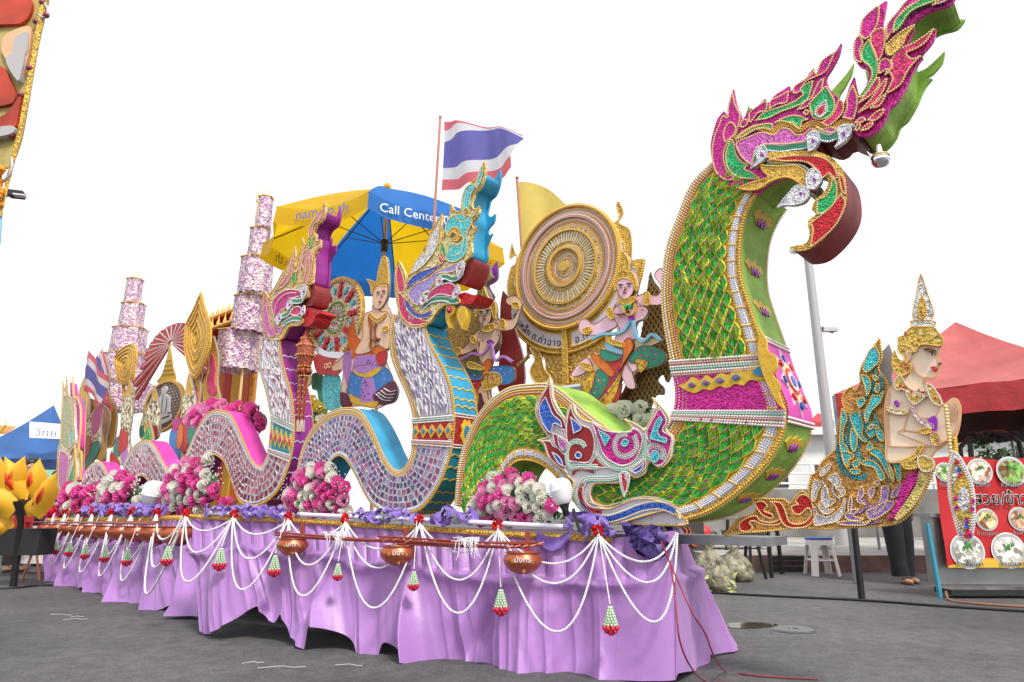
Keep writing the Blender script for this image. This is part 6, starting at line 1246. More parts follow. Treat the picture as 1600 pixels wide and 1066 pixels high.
LEAF = mat('dark_leaf', (.03, .09, .025), .5, var=.4, vs=9)
[translucent(m_, .3) for m_ in (RP, RPD, RPL, RWH, RYE)]
ROSES = {'p': [rose_mesh(RP, 1), rose_mesh(RP, 2)], 'd': [rose_mesh(RPD, 3)], 'l': [rose_mesh(RPL, 4)], 'w': [rose_mesh(RWH, 5), rose_mesh(RWH, 6)], 'y': [rose_mesh(RYE, 7)]}
def bouquet(lab, outline, w, rs, mix, seed, name='rose_bouquet', group='rose bouquets along the float edge', fill=True, fr=FL, depth=.16):
    """mound of roses whose front silhouette is the traced outline"""
    rnd = random.Random(seed); poly = [fr.P(a, b, w) for a, b in spline(Q(outline), True, 4)]
    xs = [p[0] for p in poly]; zs = [p[1] for p in poly]; cx, cz = sum(xs)/len(xs), sum(zs)/len(zs)
    t = thing(name, lab, 'bouquet', fr, (cx, w, min(zs)), group); placed = []; tries = 0
    hx, hz = (max(xs)-min(xs))/2, (max(zs)-min(zs))/2; mx_ = (max(xs)+min(xs))/2
    while tries < 900:
        tries += 1; x, z = rnd.uniform(min(xs), max(xs)), rnd.uniform(min(zs), max(zs)); r = rs*rnd.uniform(.8, 1.2)
        if not inside((x, z), poly) or any(math.hypot(x-a, z-b) < (r+q)*.78 for a, b, q in placed): continue
        placed.append((x, z, r))
    core = MB(); core.ell((cx-hx*.1, w-depth*.1, cz-hz*.15), (hx*.72, depth*.55, hz*.72), 12, 8); part('foliage_core', core, LEAF, t, True)
    for x, z, r in placed:
        dx, dz = (x-mx_)/max(hx, .01), (z-cz)/max(hz, .01); d = max(0, 1-dx*dx*.8-dz*dz*.6); y = w-depth*math.sqrt(d)+rnd.uniform(-.012, .012)
        c = rnd.choice(mix); me = rnd.choice(ROSES[c]); o = bpy.data.objects.new('rose', me); COL.objects.link(o); o.parent = t
        o.matrix_local = Matrix.Translation(Vector((x, y, z))-_base[t.name]) @ Matrix.Rotation(.5-dx*.4+rnd.uniform(-.3, .3), 4, 'Z') @ Matrix.Rotation(dz*.5+rnd.uniform(-.3, .4), 4, 'X') @ Matrix.Rotation(rnd.uniform(0, 6), 4, 'Y') @ Matrix.Diagonal((r*1.42, r*1.35, r*1.42, 1))
    lf = MB(); ff = MB()
    for i in range(int(len(placed)*2.4)):
        x, z = rnd.uniform(min(xs), max(xs)), rnd.uniform(min(zs), max(zs))
        if not inside((x, z), poly): continue
        dx, dz = (x-mx_)/max(hx, .01), (z-cz)/max(hz, .01); y = w-depth*math.sqrt(max(0, 1-dx*dx*.8-dz*dz*.6))+.01
        a = rnd.uniform(0, 6); l = rs*rnd.uniform(.7, 1.3); c_, s_ = math.cos(a)*l, math.sin(a)*l
        lf.add([(x-c_, y, z-s_), (x-s_*.4, y-.012, z+c_*.4), (x+c_, y-.004, z+s_), (x+s_*.4, y-.012, z-c_*.4)], [(0, 1, 2, 3)])
    for i in range(140 if fill else 0):
        a = rnd.uniform(-.3, PI+.3); x, z = mx_+hx*1.08*math.cos(a)*rnd.uniform(.6, 1.08), cz+hz*math.sin(a)*rnd.uniform(.5, 1.12); y = w-depth*rnd.uniform(.2, .9)
        ff.ell((x, y, z), rs*.14, 5, 3)
        if i % 3 == 0: lf.tube([(x, y, z), (mx_+(x-mx_)*.7, y+.02, cz+(z-cz)*.7)], .0016, 3, cap=False)
    part('leaf_spray', lf, LEAF, t, kind='stuff')
    if ff.f: part('filler_blossom', ff, RWH, t, True, kind='stuff')
    return t
bouquet('pink and white rose bouquet standing beside the crest board under the green arch', "752,812 750,790 768,772 775,755 800,742 830,742 852,752 872,765 880,790 892,812 880,818 800,816", -.10, .034, 'pplwwwlp', 11)
bouquet('pink and white rose bouquet under the lavender naga hump', "458,803 462,780 475,765 485,745 505,728 530,728 545,745 556,765 552,785 560,802 520,806", -.02, .043, 'pplwwpl', 12)
bouquet('tall pink and white rose bouquet under the front hump of the pink naga', "266,797 270,775 288,758 292,740 305,728 325,722 345,716 340,735 352,752 355,775 350,792 310,800", -.05, .060, 'pplwwpl', 13, depth=.2)
bouquet('mixed rose bouquet at the second hump of the pink naga', "172,796 172,775 182,758 196,748 212,744 226,750 224,768 232,785 220,797", -.05, .072, 'ppwwlp', 14, depth=.2)
bouquet('mixed rose bouquet at the third hump of the pink naga', "112,798 116,780 126,765 136,760 150,764 158,778 156,796 130,800", -.05, .085, 'ppwwlw', 15, depth=.2)
bouquet('small crimson and white bouquet at the far left corner of the float', "86,806 90,792 98,786 108,790 112,802 100,808", -.05, .085, 'ddwp', 16, depth=.2)
bouquet('white rose heap resting in the trough behind the crest board', "955,670 962,655 978,645 992,638 1010,636 1025,642 1035,652 1030,668 1000,675", .55, .045, 'www', 17, name='white_roses', group=None, fill=False)
bouquet('bright pink rose row behind the front hump of the pink naga', "306,660 312,645 330,635 360,632 385,636 392,655 385,665 330,662", .35, .06, 'pppl', 18, name='pink_roses', group=None, fill=False)
bouquet('pink rose clump in front of the pink naga neck', "396,672 398,650 408,636 416,640 418,665 410,675", .35, .06, 'ppl', 19, name='pink_roses', group=None, fill=False)
bouquet('yellow and white flowers at the foot of the lantern', "488,655 492,635 505,628 515,640 512,660 500,668", .4, .045, 'yyw', 20, name='yellow_flowers', group=None, fill=False)
# ---- red carnation knots with jasmine ropes and tassels
RF = mat('carnation_red', (.62, .012, .012), .7, spec=.2, var=.3, vs=30); JAS = mat('jasmine_white', (.80, .78, .80), .7, spec=.2); JAG = mat('jasmine_green_tint', (.46, .62, .42), .7, spec=.2); RBUD = mat('rosebud_red', (.62, .02, .06), .5)
def carnation():
    mb = MB(); rnd = random.Random(2)
    for i in range(46):
        d = Vector((rnd.uniform(-1, 1), rnd.uniform(-1, .2), rnd.uniform(-1, 1))).normalized(); e = d.orthogonal().normalized(); f = d.cross(e); a = rnd.uniform(0, 6); e, f = e*math.cos(a)+f*math.sin(a), f*math.cos(a)-e*math.sin(a); r = rnd.uniform(.7, 1.05)
        mb.add([d*.2, d*r*.8+e*.30, d*r+e*.1+f*.12, d*r*1.05-e*.08-f*.10, d*r*.8-e*.30], [(0, 1, 2, 3, 4)])
    return mesh('carnation', mb, RF)
CARN = carnation()
def rope_mesh(pts, r, m, name, parent):
    """chain of plump jasmine buds"""
    mb = MB(); P = [Vector(p) for p in pts]; out = []; acc = 0; nxt = 0
    for a, b in zip(P, P[1:]):
        l = (b-a).length
        while nxt <= acc+l and l > 1e-9: out.append((a.lerp(b, (nxt-acc)/l), (b-a).normalized())); nxt += r*2.1
        acc += l
    for i, (p, t) in enumerate(out):
        e = t.orthogonal().normalized(); f = t.cross(e); e = (e*math.cos(i*1.1)+f*math.sin(i*1.1))
        rows = []
        t2 = (t+e*.35).normalized(); e2 = t2.orthogonal().normalized(); f2 = t2.cross(e2)
        for s, q in ((-1.35, .25), (-.7, .75), (.3, 1.1), (1.3, .2)): rows.append([p+t2*s*r+(e2*math.cos(j*PI/3)+f2*math.sin(j*PI/3))*q*r for j in range(6)])
        mb.grid(rows, 0, True)
    return part(name, mb, m, parent, True)
def flare(p): return (.24+.12*min(1, max(0, (.9-p.x)/3.4))) if p.x > -2.6 else .24
def ctn(a, b, sag, n=26, out=.0):
    P = []
    for i in range(n+1):
        f = i/n; p = a.lerp(b, f); d_ = sag*4*f*(1-f); P.append(Vector((p.x, p.y, p.z-d_))+Vector((.1, -.99, 0))*(flare(p)*d_/.67+out*math.sin(PI*f)*.6)) 
    return P
knots = [(304, 803, TF), (378, 804, TF), (463, 807, TF), (551, 811, TF), (666, 813, TF), (786, 821, TF), (940, 829, TF)]
kl = [(94, 800, TL), (112, 800, TL), (133, 800, TL), (155, 800, TL), (185, 801, TL), (217, 800, TL), (256, 801, TL)]
FNW = {}
place_w = ['beside the tall rose bouquet', 'under the pink naga trough', 'above the bowl at the left end of the rods', 'between the first and second rod bowls', 'under the lavender naga neck', 'above the rightmost bowl', 'below the crest board at the prow']
place_l = ['at the far left corner of the float', 'second on the rear section from the far left', 'third on the rear section from the far left', 'before the third-hump bouquet on the rear section', 'before the second-hump bouquet on the rear section', 'under the second-hump bouquet beside the white bulb', 'right of the white bulb on the rear section']
KP = []
for i, (u, v, TT) in enumerate(kl+knots):
    p = onplan(u, v, *TT)+Vector((-.03, -.07, 0)); KP.append(p); sc = .042 if TT is TF else .055
    o = bpy.data.objects.new('carnation', CARN); COL.objects.link(o); o.location = p; o.scale = (sc, sc, sc*.9); o.rotation_euler = (random.uniform(-.4, .4), random.uniform(0, 3), -.5)
    props(o, 'red carnation knot '+(place_l+place_w)[i], 'flower', 'red carnation knots on the float edge'); _base[o.name] = p
CORN = onplan(1056, 827, *TF)+Vector((-.01, -.05, 0)); KP.append(CORN)
def garland(i, a, b, sags, w_, lab, out=.11):
    t = thing('jasmine_garland', lab, 'garland', WD, a, 'white jasmine rope garlands')
    for k, s in enumerate(sags): rope_mesh(ctn(a+Vector((0, -.012*k, -.02)), b+Vector((0, -.012*k, -.02)), s, out=out+.01*k), w_, JAS, 'jasmine_rope', t)
gl = ['swags left of the tall rose bouquet', 'swags between the pink naga trough and the first bowl', 'swags hanging right of the first rod bowl', 'swags behind the middle rod bowl', 'swags behind the rod tassels', 'swags behind the rightmost rod bowl', 'swags at the front corner']
sg = [(.10, .25, .44), (.11, .27, .46), (.12, .28, .46), (.16, .27, .49), (.15, .30, .47), (.17, .27, .50), (.14, .24, .42)]
for i in range(7):
    a, b = KP[7+i], KP[8+i]; garland(i, a, b, sg[i], .0068, 'white jasmine '+('ropes '+gl[i] if False else gl[i]))
for i in range(7):
    a, b = KP[i], KP[i+1]; garland(i, a, b, (.2, .42, .62) if i else (.2, .4), .0088, 'white jasmine swags on the rear section, '+['leftmost', 'second from the left', 'third from the left', 'before the third-hump bouquet', 'before the second-hump bouquet', 'beside the white bulb', 'next to the front section'][i], .09)
# hanging tassels
def tassel(p, L, sc, lab, small=False):
    sc *= .74
    t = thing('flower_tassel', lab, 'tassel', WD, p, 'mint and red flower tassels')
    mb = MB(); top = p.z-.02; z0 = top-L; p0_ = p.copy(); p = p+Vector((.1, -.99, 0))*(flare(p)*(L+.1)/.67+.05)
    part('cord', MB().tube([p0_+Vector((0, -.02, 0)), Vector((p.x, p.y-.02, z0+.02))], .004*sc, 5), JAS, t)
    if small: part('cord_bud', MB().ell((p.x, p.y-.02, z0+.02), .013*sc, 8, 5), RBUD, t, True)
    n = 1 if small else 1
    for k in range(7):
        z = z0-.018*sc*k; rr = (.012+.0052*k)*sc; m_ = max(4, int(5+k))
        for j in range(m_): a = 2*PI*j/m_+k*.5; mb.ell((p.x+rr*math.cos(a), p.y-.02+rr*math.sin(a), z), (.0105*sc, .0105*sc, .012*sc), 6, 4)
    part('mint_blossom', mb, JAG, t, True, kind='stuff'); rb = []
    for k, (rr, dz, m_) in enumerate(((.05, 0, 9), (.036, .022, 7), (.012, .036, 3))):
        for j in range(m_):
            a = 2*PI*j/m_+k; b = MB(); b.lathe((p.x+rr*sc*math.cos(a), p.y-.02+rr*sc*math.sin(a), z0-.018*7*sc-dz*sc), [(.001, .016*sc), (.011*sc, .008*sc), (.015*sc, -.004*sc), (.010*sc, -.016*sc), (.001, -.020*sc)], 7)
            part('rosebud', b, RBUD, t, True)
tl = [(KP[7]+Vector((-.02, 0, 0)), .22, 1.), (KP[8], .22, 1.1), (KP[9]+Vector((-.02, .0, 0)), .24, 1.), (KP[10], .26, .75), (KP[11]+Vector((-.02, 0, 0)), .28, .8), (KP[12], .33, 1.), (KP[13], .36, 1.)]
tn_ = ['under the knot beside the tall rose bouquet', 'hanging on the panel right of the copper bowl row', 'below the leftmost rod bowl', 'thin, between the first and middle rod bowls', 'thin, right of the middle rod bowl', 'below the rightmost rod bowl', 'in plain view nearest the front corner']
for (p, L, s), n_ in zip(tl, tn_): tassel(p, L, s, 'mint and red flower tassel '+n_)
for i in range(1, 7): tassel((KP[i]+KP[i-1])/2+Vector((0, -.05, -.06)), .28, 1.15, 'mint and red flower tassel under the copper bowl row, '+['', 'leftmost', 'second from the left', 'third from the left', 'fourth from the left', 'fifth from the left', 'rightmost of the row'][i])
# ---- copper bowls
COP = mat('copper_bowl', (.46, .12, .055), .36, .55, var=.14, vs=5, bump=.15, bs=18); ROD = mat('red_brown_rod', (.30, .055, .03), .45, .2); YPT = mat('yellow_print', (.80, .62, .12), .5)
def bowl_mesh():
    mb = MB().lathe((0, 0, 0), [(.001, -.62), (.28, -.60), (.62, -.46), (.86, -.22), (.96, .0), (.92, .16), (.80, .30), (.78, .36), (.84, .40), (.80, .41), (.74, .36), (.78, .25), (.80, 0), (.6, -.4), (.001, -.5)], 36); return mesh('bowl_shell', mb, COP, True)
BOWL = bowl_mesh()
def bowl(p, r, lab, txt=None, rot=-.45, bracket=None, group='copper alms bowls hung along the float'):
    t = thing('alms_bowl', lab, 'bowl', WD, p, group); o = bpy.data.objects.new('bowl_shell', BOWL); COL.objects.link(o); o.parent = t; o.scale = (r, r, r)
    rim = MB(); rim.tube([(p.x+r*.82*math.cos(2*PI*j/28), p.y+r*.82*math.sin(2*PI*j/28), p.z+r*.38) for j in range(29)], r*.035, 6, cap=False); part('rim', rim, ROD, t, True)
    if bracket:
        mb = MB().box((p.x+.03, p.y+.0+r*.9, p.z+bracket/2+r*.3), (.03, .02, bracket)); part('bracket', mb, ROD, t)
    if txt:
        d = Vector((math.sin(rot), -math.cos(rot), 0)); x = Vector((math.cos(rot), math.sin(rot), 0)); c = p+d*r*.965
        lettering(t, txt, r*.36, WHT, tuple(c+Vector((0, 0, -.02*r))+d*.004-x*r*.02), tuple(x), (0, 0, 1), .001)
        for dx, dz in ((.46, -.0), (-.5, .02), (.06, -.42)):
            q = p+(d*math.cos(dx)+x*math.sin(dx))*r*(.985 if dz > -.1 else .88)+Vector((0, 0, dz*r)); mb = MB()
            mb.tube([q+x*(.045*r*math.cos(a*PI/5))+Vector((0, 0, .06*r*math.sin(a*PI/5))) for a in range(11)], .009*r, 4, cap=False); part('print_ring', mb, YPT, t)
    return t
BB = [(457, 852, .112, 'มกรา', 'leftmost of the three bowls under the long rods'), (622, 865, .118, 'มีนา', 'middle bowl under the long rods'), (817, 876, .118, 'มังกร', 'rightmost bowl under the long rods, nearest the front corner')]
bp3 = []
for u, v, r, tx, lb_ in BB:
    p = onplan(u, v, *TF); n = Vector((-.30, -.95, 0)); z = p.z; ang = 0
    # step forward of the skirt but keep the sight line
    rr = ray(u, v); y = p.y-.24; t_ = y/rr[1]; p = Vector((t_*rr[0], y, H+t_*rr[2])); bp3.append(p); bowl(p, r, 'copper bowl with white script, '+lb_, tx, math.atan2(p.x, -(-p.y))*-1, .12)
# long rods lying over the three bowls
def along(u, v, dy=.24):
    p = onplan(u, v, *TF); rr = ray(u, v); y = p.y-dy; t_ = y/rr[1]; return Vector((t_*rr[0], y, H+t_*rr[2]))
rods = [((432, 832), (655, 848)), ((430, 836), (610, 845)), ((440, 839), (700, 850)), ((590, 838), (848, 852)), ((595, 842), (820, 856)), ((600, 846), (838, 848)), ((620, 850), (795, 856))]
rl_ = ['topmost of the left bundle', 'short one of the left bundle', 'lowest of the left bundle', 'topmost of the right bundle', 'middle one of the right bundle', 'thin one crossing the right bundle', 'lowest of the right bundle']
for (a, b), n_ in zip(rods, rl_):
    pa, pb = along(*a), along(*b); solo('bamboo_rod', MB().tube([pa, pa.lerp(pb, .5)+Vector((0, random.uniform(-.01, .01), -.004)), pb], .0065, 8), ROD, 'long red-brown rod over the copper bowls, '+n_, 'rod', WD, (pa+pb)/2, 'red-brown rods over the bowls', True)
for i, (u0, v0) in enumerate(((440, 833), (605, 843), (622, 842), (640, 845), (800, 853), (812, 852), (824, 852), (836, 851))):
    pa, pb = along(u0-8, v0+3, .27), along(u0+14, v0-3, .20); pb.z += .0
    solo('split_stick', MB().tube([pa, pb], .006, 6), ROD, 'short split stick lying slantwise on a bowl rim '+['at the left bowl', 'on the middle bowl, left', 'on the middle bowl, centre', 'on the middle bowl, right', 'on the right bowl, leftmost', 'on the right bowl, second', 'on the right bowl, third', 'on the right bowl, rightmost'][i], 'stick', WD, (pa+pb)/2, 'slanting sticks on the bowls')
for u, v, n_ in ((525, 838, 'left'), (732, 848, 'right')):
    p = along(u, v, .26); mb = MB(); rnd = random.Random(u)
    for i in range(34):
        x = p.x+rnd.uniform(-.075, .075); z = p.z+rnd.uniform(-.005, .02); L = rnd.uniform(.02, .10) if i > 12 else .01
        mb.tube([(x-.03, p.y, z+.01), (x, p.y-.012, z+.014), (x+rnd.uniform(-.01, .01), p.y-.014, z-L*.5), (x+rnd.uniform(-.02, .02), p.y-.01, z-L)], .0026, 4, cap=False)
    solo('string_bundle', mb, JAS, 'white string fringe tied round the rods, %s one' % n_, 'string', WD, p, 'white strings on the rods', True, kind='stuff')
# rear row of bowls
row = [(276, 834, .165), (243, 833, .16), (215, 832, .155), (190, 831, .15), (168, 830, .15), (147, 829, .15), (128, 828, .15), (110, 827, .15), (92, 826, .15), (76, 826, .15)]
rn_ = ['nearest and fully seen', 'second from the right', 'third from the right', 'fourth from the right', 'fifth from the right', 'sixth from the right', 'fourth from the left', 'third from the left', 'second from the left', 'leftmost and farthest']
for i, (u, v, r) in enumerate(row):
    p = onplan(u, v, *TL); rr = ray(u, v); y = p.y-.3; t_ = y/rr[1]; p = Vector((t_*rr[0], y, H+t_*rr[2])); bowl(p, r, 'copper bowl in the rear row, '+rn_[i], None, bracket=.16)
pa, pb = onplan(290, 818, *TL)+Vector((-.1, -.34, 0)), onplan(62, 815, *TL)+Vector((-.1, -.34, 0))
for k in range(3): solo('bamboo_rod', MB().tube([pa+Vector((0, .03*k-.03, .01*k)), pb+Vector((0, .03*k-.03, -.004*k))], .009, 6), ROD, 'long rod over the rear bowl row, '+['front one', 'middle one', 'back one'][k], 'rod', WD, (pa+pb)/2, 'red-brown rods over the bowls', True)
# dangling red cables at the front corner and running over the ground
CAB = mat('red_cable', (.26, .015, .03), .4)
def cable(name, pts, r, m, lab, cat='cable'):
    P = [Vector(p) for p in pts]; out = []
    for i in range(len(P)-1):
        a, b, c, d = P[max(i-1, 0)], P[i], P[i+1], P[min(i+2, len(P)-1)]
        for j in range(8):
            t = j/8; out.append(.5*(2*b+(c-a)*t+(2*a-5*b+4*c-d)*t*t+(3*b-a-3*c+d)*t**3))
    out.append(P[-1]); return solo(name, MB().tube(out, r, 6), m, lab, cat, WD, P[0], smooth=True)
cable('red_cable', [at(1033, 845, 3.62), at(1048, 885, 3.40), at(1056, 945, 3.27), at(1062, 1000, 3.22), at(1078, 1040, 3.35), ground(1100, 1063, .008), ground(1140, 1067, .008), ground(1180, 1070, .008), ground(1260, 1074, .008)], .004, CAB, 'dark red cable hanging from the front corner down past the skirt, left one')
cable('red_cable', [at(1033, 847, 3.63), at(1060, 910, 3.36), at(1083, 960, 3.28), at(1102, 990, 3.32), at(1116, 1026, 3.45), ground(1134, 1049, .008), ground(1165, 1054, .006), ground(1205, 1058, .006), ground(1278, 1062, .006)], .004, CAB, 'dark red cable hanging from the front corner and trailing over the asphalt, right one')
# ================================================================ the street around the float
KERB = mat('kerb_brown', (.16, .10, .085), .85, var=.25, vs=5, bump=.3, bs=40)
def sbox(name, c, d, m, kind='structure'): 
    o = solo(name, MB().box(c, d), m, None, None, WD, c, kind=kind); return o
sbox('pavement', (12., 14.2, .105), (18., 7.4, .21), CONC); sbox('kerb', (12., 10.45, .11), (18., .12, .225), KERB)
PW = mat('white_render', (.72, .72, .70), .7, var=.06, vs=3)
def wallthing(name, lab, cat, c, d, m): return solo(name, MB().box(c, d), m, lab, cat, WD, (c[0], c[1], c[2]-d[2]/2))
wallthing('concrete_wall', 'long low grey concrete wall behind the pavement', 'wall', (12.5, 18.1, .80), (16, .3, 1.2), CONCD)
bd = thing('white_building', 'low white building with dark window openings beyond the concrete wall', 'building', WD, (13, 24, 0)); GLS = mat('window_dark', (.04, .05, .07), .15)
part('wall', MB().box((14, 24.5, 1.6), (16, 5, 3.2)), PW, bd); part('roof', MB().box((14, 24.4, 3.3), (16.6, 5.6, .2)), WHT, bd)
for i in range(7):
    f = part('window', MB().box((8.2+i*1.9, 21.98, 1.95), (1.2, .06, .9)), WHT, bd); part('pane', MB().box((8.2+i*1.9, 21.93, 1.95), (1.0, .04, .72)), GLS, f)
rl = thing('railing', 'white pipe railing standing above the concrete wall', 'railing', WD, (10, 18.1, 1.4))
for z in (1.55, 1.8, 2.05): part('rail', MB().tube([(6.5, 18.1, z), (14., 18.1, z)], .03, 6), WHT, rl)
for i in range(7): part('post', MB().tube([(6.6+i*1.2, 18.1, 1.4), (6.6+i*1.2, 18.1, 2.1)], .035, 6), WHT, rl)
# far tents
def canopy_tent(lab, A, B, C_, D, peak, drop, m, mv, post=True, name='canopy_tent', sag=.18, leg=True):
    c = (A+B+C_+D)/4; t = thing(name, lab, 'tent', WD, (c.x, c.y, 0)); E = [A, B, C_, D]
    for k in range(4):
        a, b = E[k], E[(k+1) % 4]; rows = []
        for i in range(9):
            f = i/8; l, r = peak.lerp(a, f), peak.lerp(b, f); row = []
            for j in range(13):
                g = j/12; p = l.lerp(r, g); p.z -= sag*math.sin(PI*f)*(.5+.6*math.sin(PI*g))+.05*f*math.sin(PI*g); p.z += .012*math.sin(j*2.1+k)*f; row.append(p)
            rows.append(row)
        part('roof_panel', MB().grid(rows), m, t, True)
        e = rows[-1]; n = Vector((b.y-a.y, -(b.x-a.x), 0)).normalized()
        part('valance', MB().grid([[p+n*(.015*math.sin(j*1.9+i_)) + Vector((0, 0, -drop*i_/3)) for j, p in enumerate(e)] for i_ in range(4)]), mv, t, True)
        if leg: part('leg', MB().tube([a+Vector((0, 0, -.02)), (a.x, a.y, 0)], .025, 6), STEEL, t)
    return t
RT = translucent(mat('red_canvas', (.76, .22, .21), .6, var=.15, vs=2, bump=.6, bs=4, dist=.06), .5); RTV = mat('red_canvas_valance', (.45, .03, .04), .6, var=.2, vs=4, bump=.4, bs=8, dist=.03)
A, B = at(1303, 616, 8.7), at(1740, 572, 7.1); C_ = B+Vector((1.4, 3.6, .0)); D = at(1345, 622, 12.2); C_.z = D.z = A.z
canopy_tent('faded red canopy tent with a sharp peak behind the crowned angel cutout', A, B, C_, D, at(1493, 503, 9.6), .33, RT, RTV)
BT = mat('blue_canvas', (.022, .09, .27), .6, var=.2, vs=2, bump=.3, bs=5, dist=.03)
A, B = at(-60, 708, 13.5), at(118, 718, 14.2); C_, D = at(128, 716, 18), at(-40, 712, 18); pk = at(84, 633, 15.6)
bt = canopy_tent('blue canopy tent with a white name strip behind the rear of the float', A, B, C_, D, pk, .55, BT, mat('navy_canvas', (.012, .04, .14), .6, var=.2, vs=4, bump=.3, bs=6, dist=.03))
sp = at(58, 672, 13.9); q0, q1, q2, q3 = at(46, 659, 13.75), at(96, 663, 14.0), at(96, 686, 13.85), at(46, 684, 13.6)
part('name_strip', MB().add([q0, q3, q2, q1, q0+Vector((0, .03, 0)), q3+Vector((0, .03, 0)), q2+Vector((0, .03, 0)), q1+Vector((0, .03, 0))], [(0, 1, 2, 3), (7, 6, 5, 4), (0, 3, 7, 4), (1, 5, 6, 2)]), WHT, bt)
lettering(bt, 'วิทย', .22, mat('print_navy', (.03, .08, .35), .6), tuple(at(71, 682, 13.6)), tuple(q2-q3), (0, .2, 1), .002)
canopy_tent('tiny red market umbrella far off behind the green naga belly', at(1262, 658, 26), at(1302, 656, 26), at(1300, 656, 28), at(1268, 656, 28), at(1278, 645, 27), .2, RTV, RTV, name='far_umbrella', sag=.05)
canopy_tent('dark blue tent far off between the green naga and the lamp post', at(1255, 694, 24), at(1312, 694, 24), at(1314, 692, 27), at(1262, 692, 27), at(1288, 668, 25.5), .4, BT, BT, name='far_tent', sag=.1)
# lamp post
lp = thing('lamp_post', 'tall grey lamp post with a small side lamp between the green naga and the angel', 'lamp post', WD, ground(1318, 870)); y_ = 12.
b0 = ground(1318, 870); top = at(1262, 398, b0.y); part('mast', MB().tube([b0, b0.lerp(top, .5), top], [.13, .105, .085], 12), mat('galvanised', (.42, .42, .42), .5, .3), lp, True)
part('top_arm', MB().box(tuple(at(1253, 392, b0.y)), (.5, .16, .1), 0, .2), WHT, lp); sa = at(1284, 512, b0.y); sb_ = at(1302, 519, b0.y)
part('side_arm', MB().tube([sa, sb_], .04, 6), STEEL, lp); part('side_lamp', MB().box(tuple((sa+sb_)/2+Vector((.05, 0, 0))), (.30, .14, .08), 0, 0), mat('lamp_housing', (.5, .5, .5), .5), lp)
lp['label'] = 'tall grey lamp post with a small side lamp between the green naga and the angel'
# leaning black post at the cable
g0 = ground(1347, 937); tp_ = at(1325, 735, g0.y); solo('leaning_post', MB().tube([g0, tp_], [.035, .03], 8), BLK, 'slim black post leaning left, standing on the cable below the sequined tail', 'post', WD, g0, smooth=True)
cable('black_cable', [ground(1108, 926, .012), ground(1200, 931, .012), ground(1347, 938, .012), ground(1470, 947, .012), ground(1600, 955, .012), ground(1700, 961, .012)], .013, BLK, 'black cable lying across the asphalt on the right')
cable('black_cable', [ground(-40, 921, .01), ground(20, 919, .01), ground(60, 915, .01), ground(82, 915, .01)], .014, BLK, 'black cable on the ground at the left edge')
# stool
st = ground(1285, 899); t = thing('plastic_stool', 'white plastic stool with a blue seat on the asphalt by the kerb', 'stool', WD, st); WP_ = mat('white_plastic', (.78, .76, .72), .4); hs = .50
part('seat', MB().lathe((st.x, st.y, st.z), [(.001, hs), (.17, hs), (.185, hs-.015), (.18, hs-.03), (.001, hs-.03)], 24), mat('blue_plastic', (.03, .12, .45), .4), t, True)
part('apron', MB().lathe((st.x, st.y, 0), [(.175, hs-.03), (.185, hs-.10), (.178, hs-.10), (.168, hs-.03)], 24), WP_, t)
for k in range(4):
    a = PI/4+k*PI/2; ca, sa_ = math.cos(a), math.sin(a); b = MB(); p1, p2 = Vector((st.x+ca*.16, st.y+sa_*.16, hs-.05)), Vector((st.x+ca*.235, st.y+sa_*.235, 0)); b.grid([[p+Vector((-sa_*w*1., ca*w*1., 0))+Vector((ca*d, sa_*d, 0)) for w, d in ((-.05, 0), (-.03, .012), (.03, .012), (.05, 0), (.04, -.012), (-.04, -.012))] for p in (p1, p1.lerp(p2, .5), p2)], 0, True)
    part('leg', b, WP_, t)
    a2 = a+PI/2; part('brace', MB().tube([(st.x+ca*.205, st.y+sa_*.205, .2), (st.x+math.cos(a2)*.205, st.y+math.sin(a2)*.205, .2)], .014, 6), WP_, t)
# crate, block
g = ground(1232, 893); t = thing('plastic_crate', 'black slatted plastic crate beside the stool', 'crate', WD, g)
for sx, sy, dx, dy in ((0, -.18, .5, .02), (0, .18, .5, .02), (-.25, 0, .02, .36), (.25, 0, .02, .36)):
    for z in (.05, .12, .19): part('slat', MB().box((g.x+sx, g.y+.1+sy, z), (dx, dy, .045)), BLK, t)
part('base', MB().box((g.x, g.y+.1, .015), (.5, .36, .02)), BLK, t)
g = ground(1305, 893); solo('concrete_block', MB().box((g.x+.1, g.y+.15, .1), (.42, .2, .19)), CONCD, 'grey concrete block lying behind the stool', 'block', WD, g)
g = ground(1253, 872); g.z = .21; solo('green_bottle_tray', MB().lathe((g.x, 12.3, .21), [(.001, 0), (.12, 0), (.14, .06), (.13, .07), (.001, .03)], 12), mat('pale_green', (.35, .6, .48), .4), 'pale green dish on the pavement by the wall', 'dish', WD, (g.x, 12.3, .21), smooth=True)
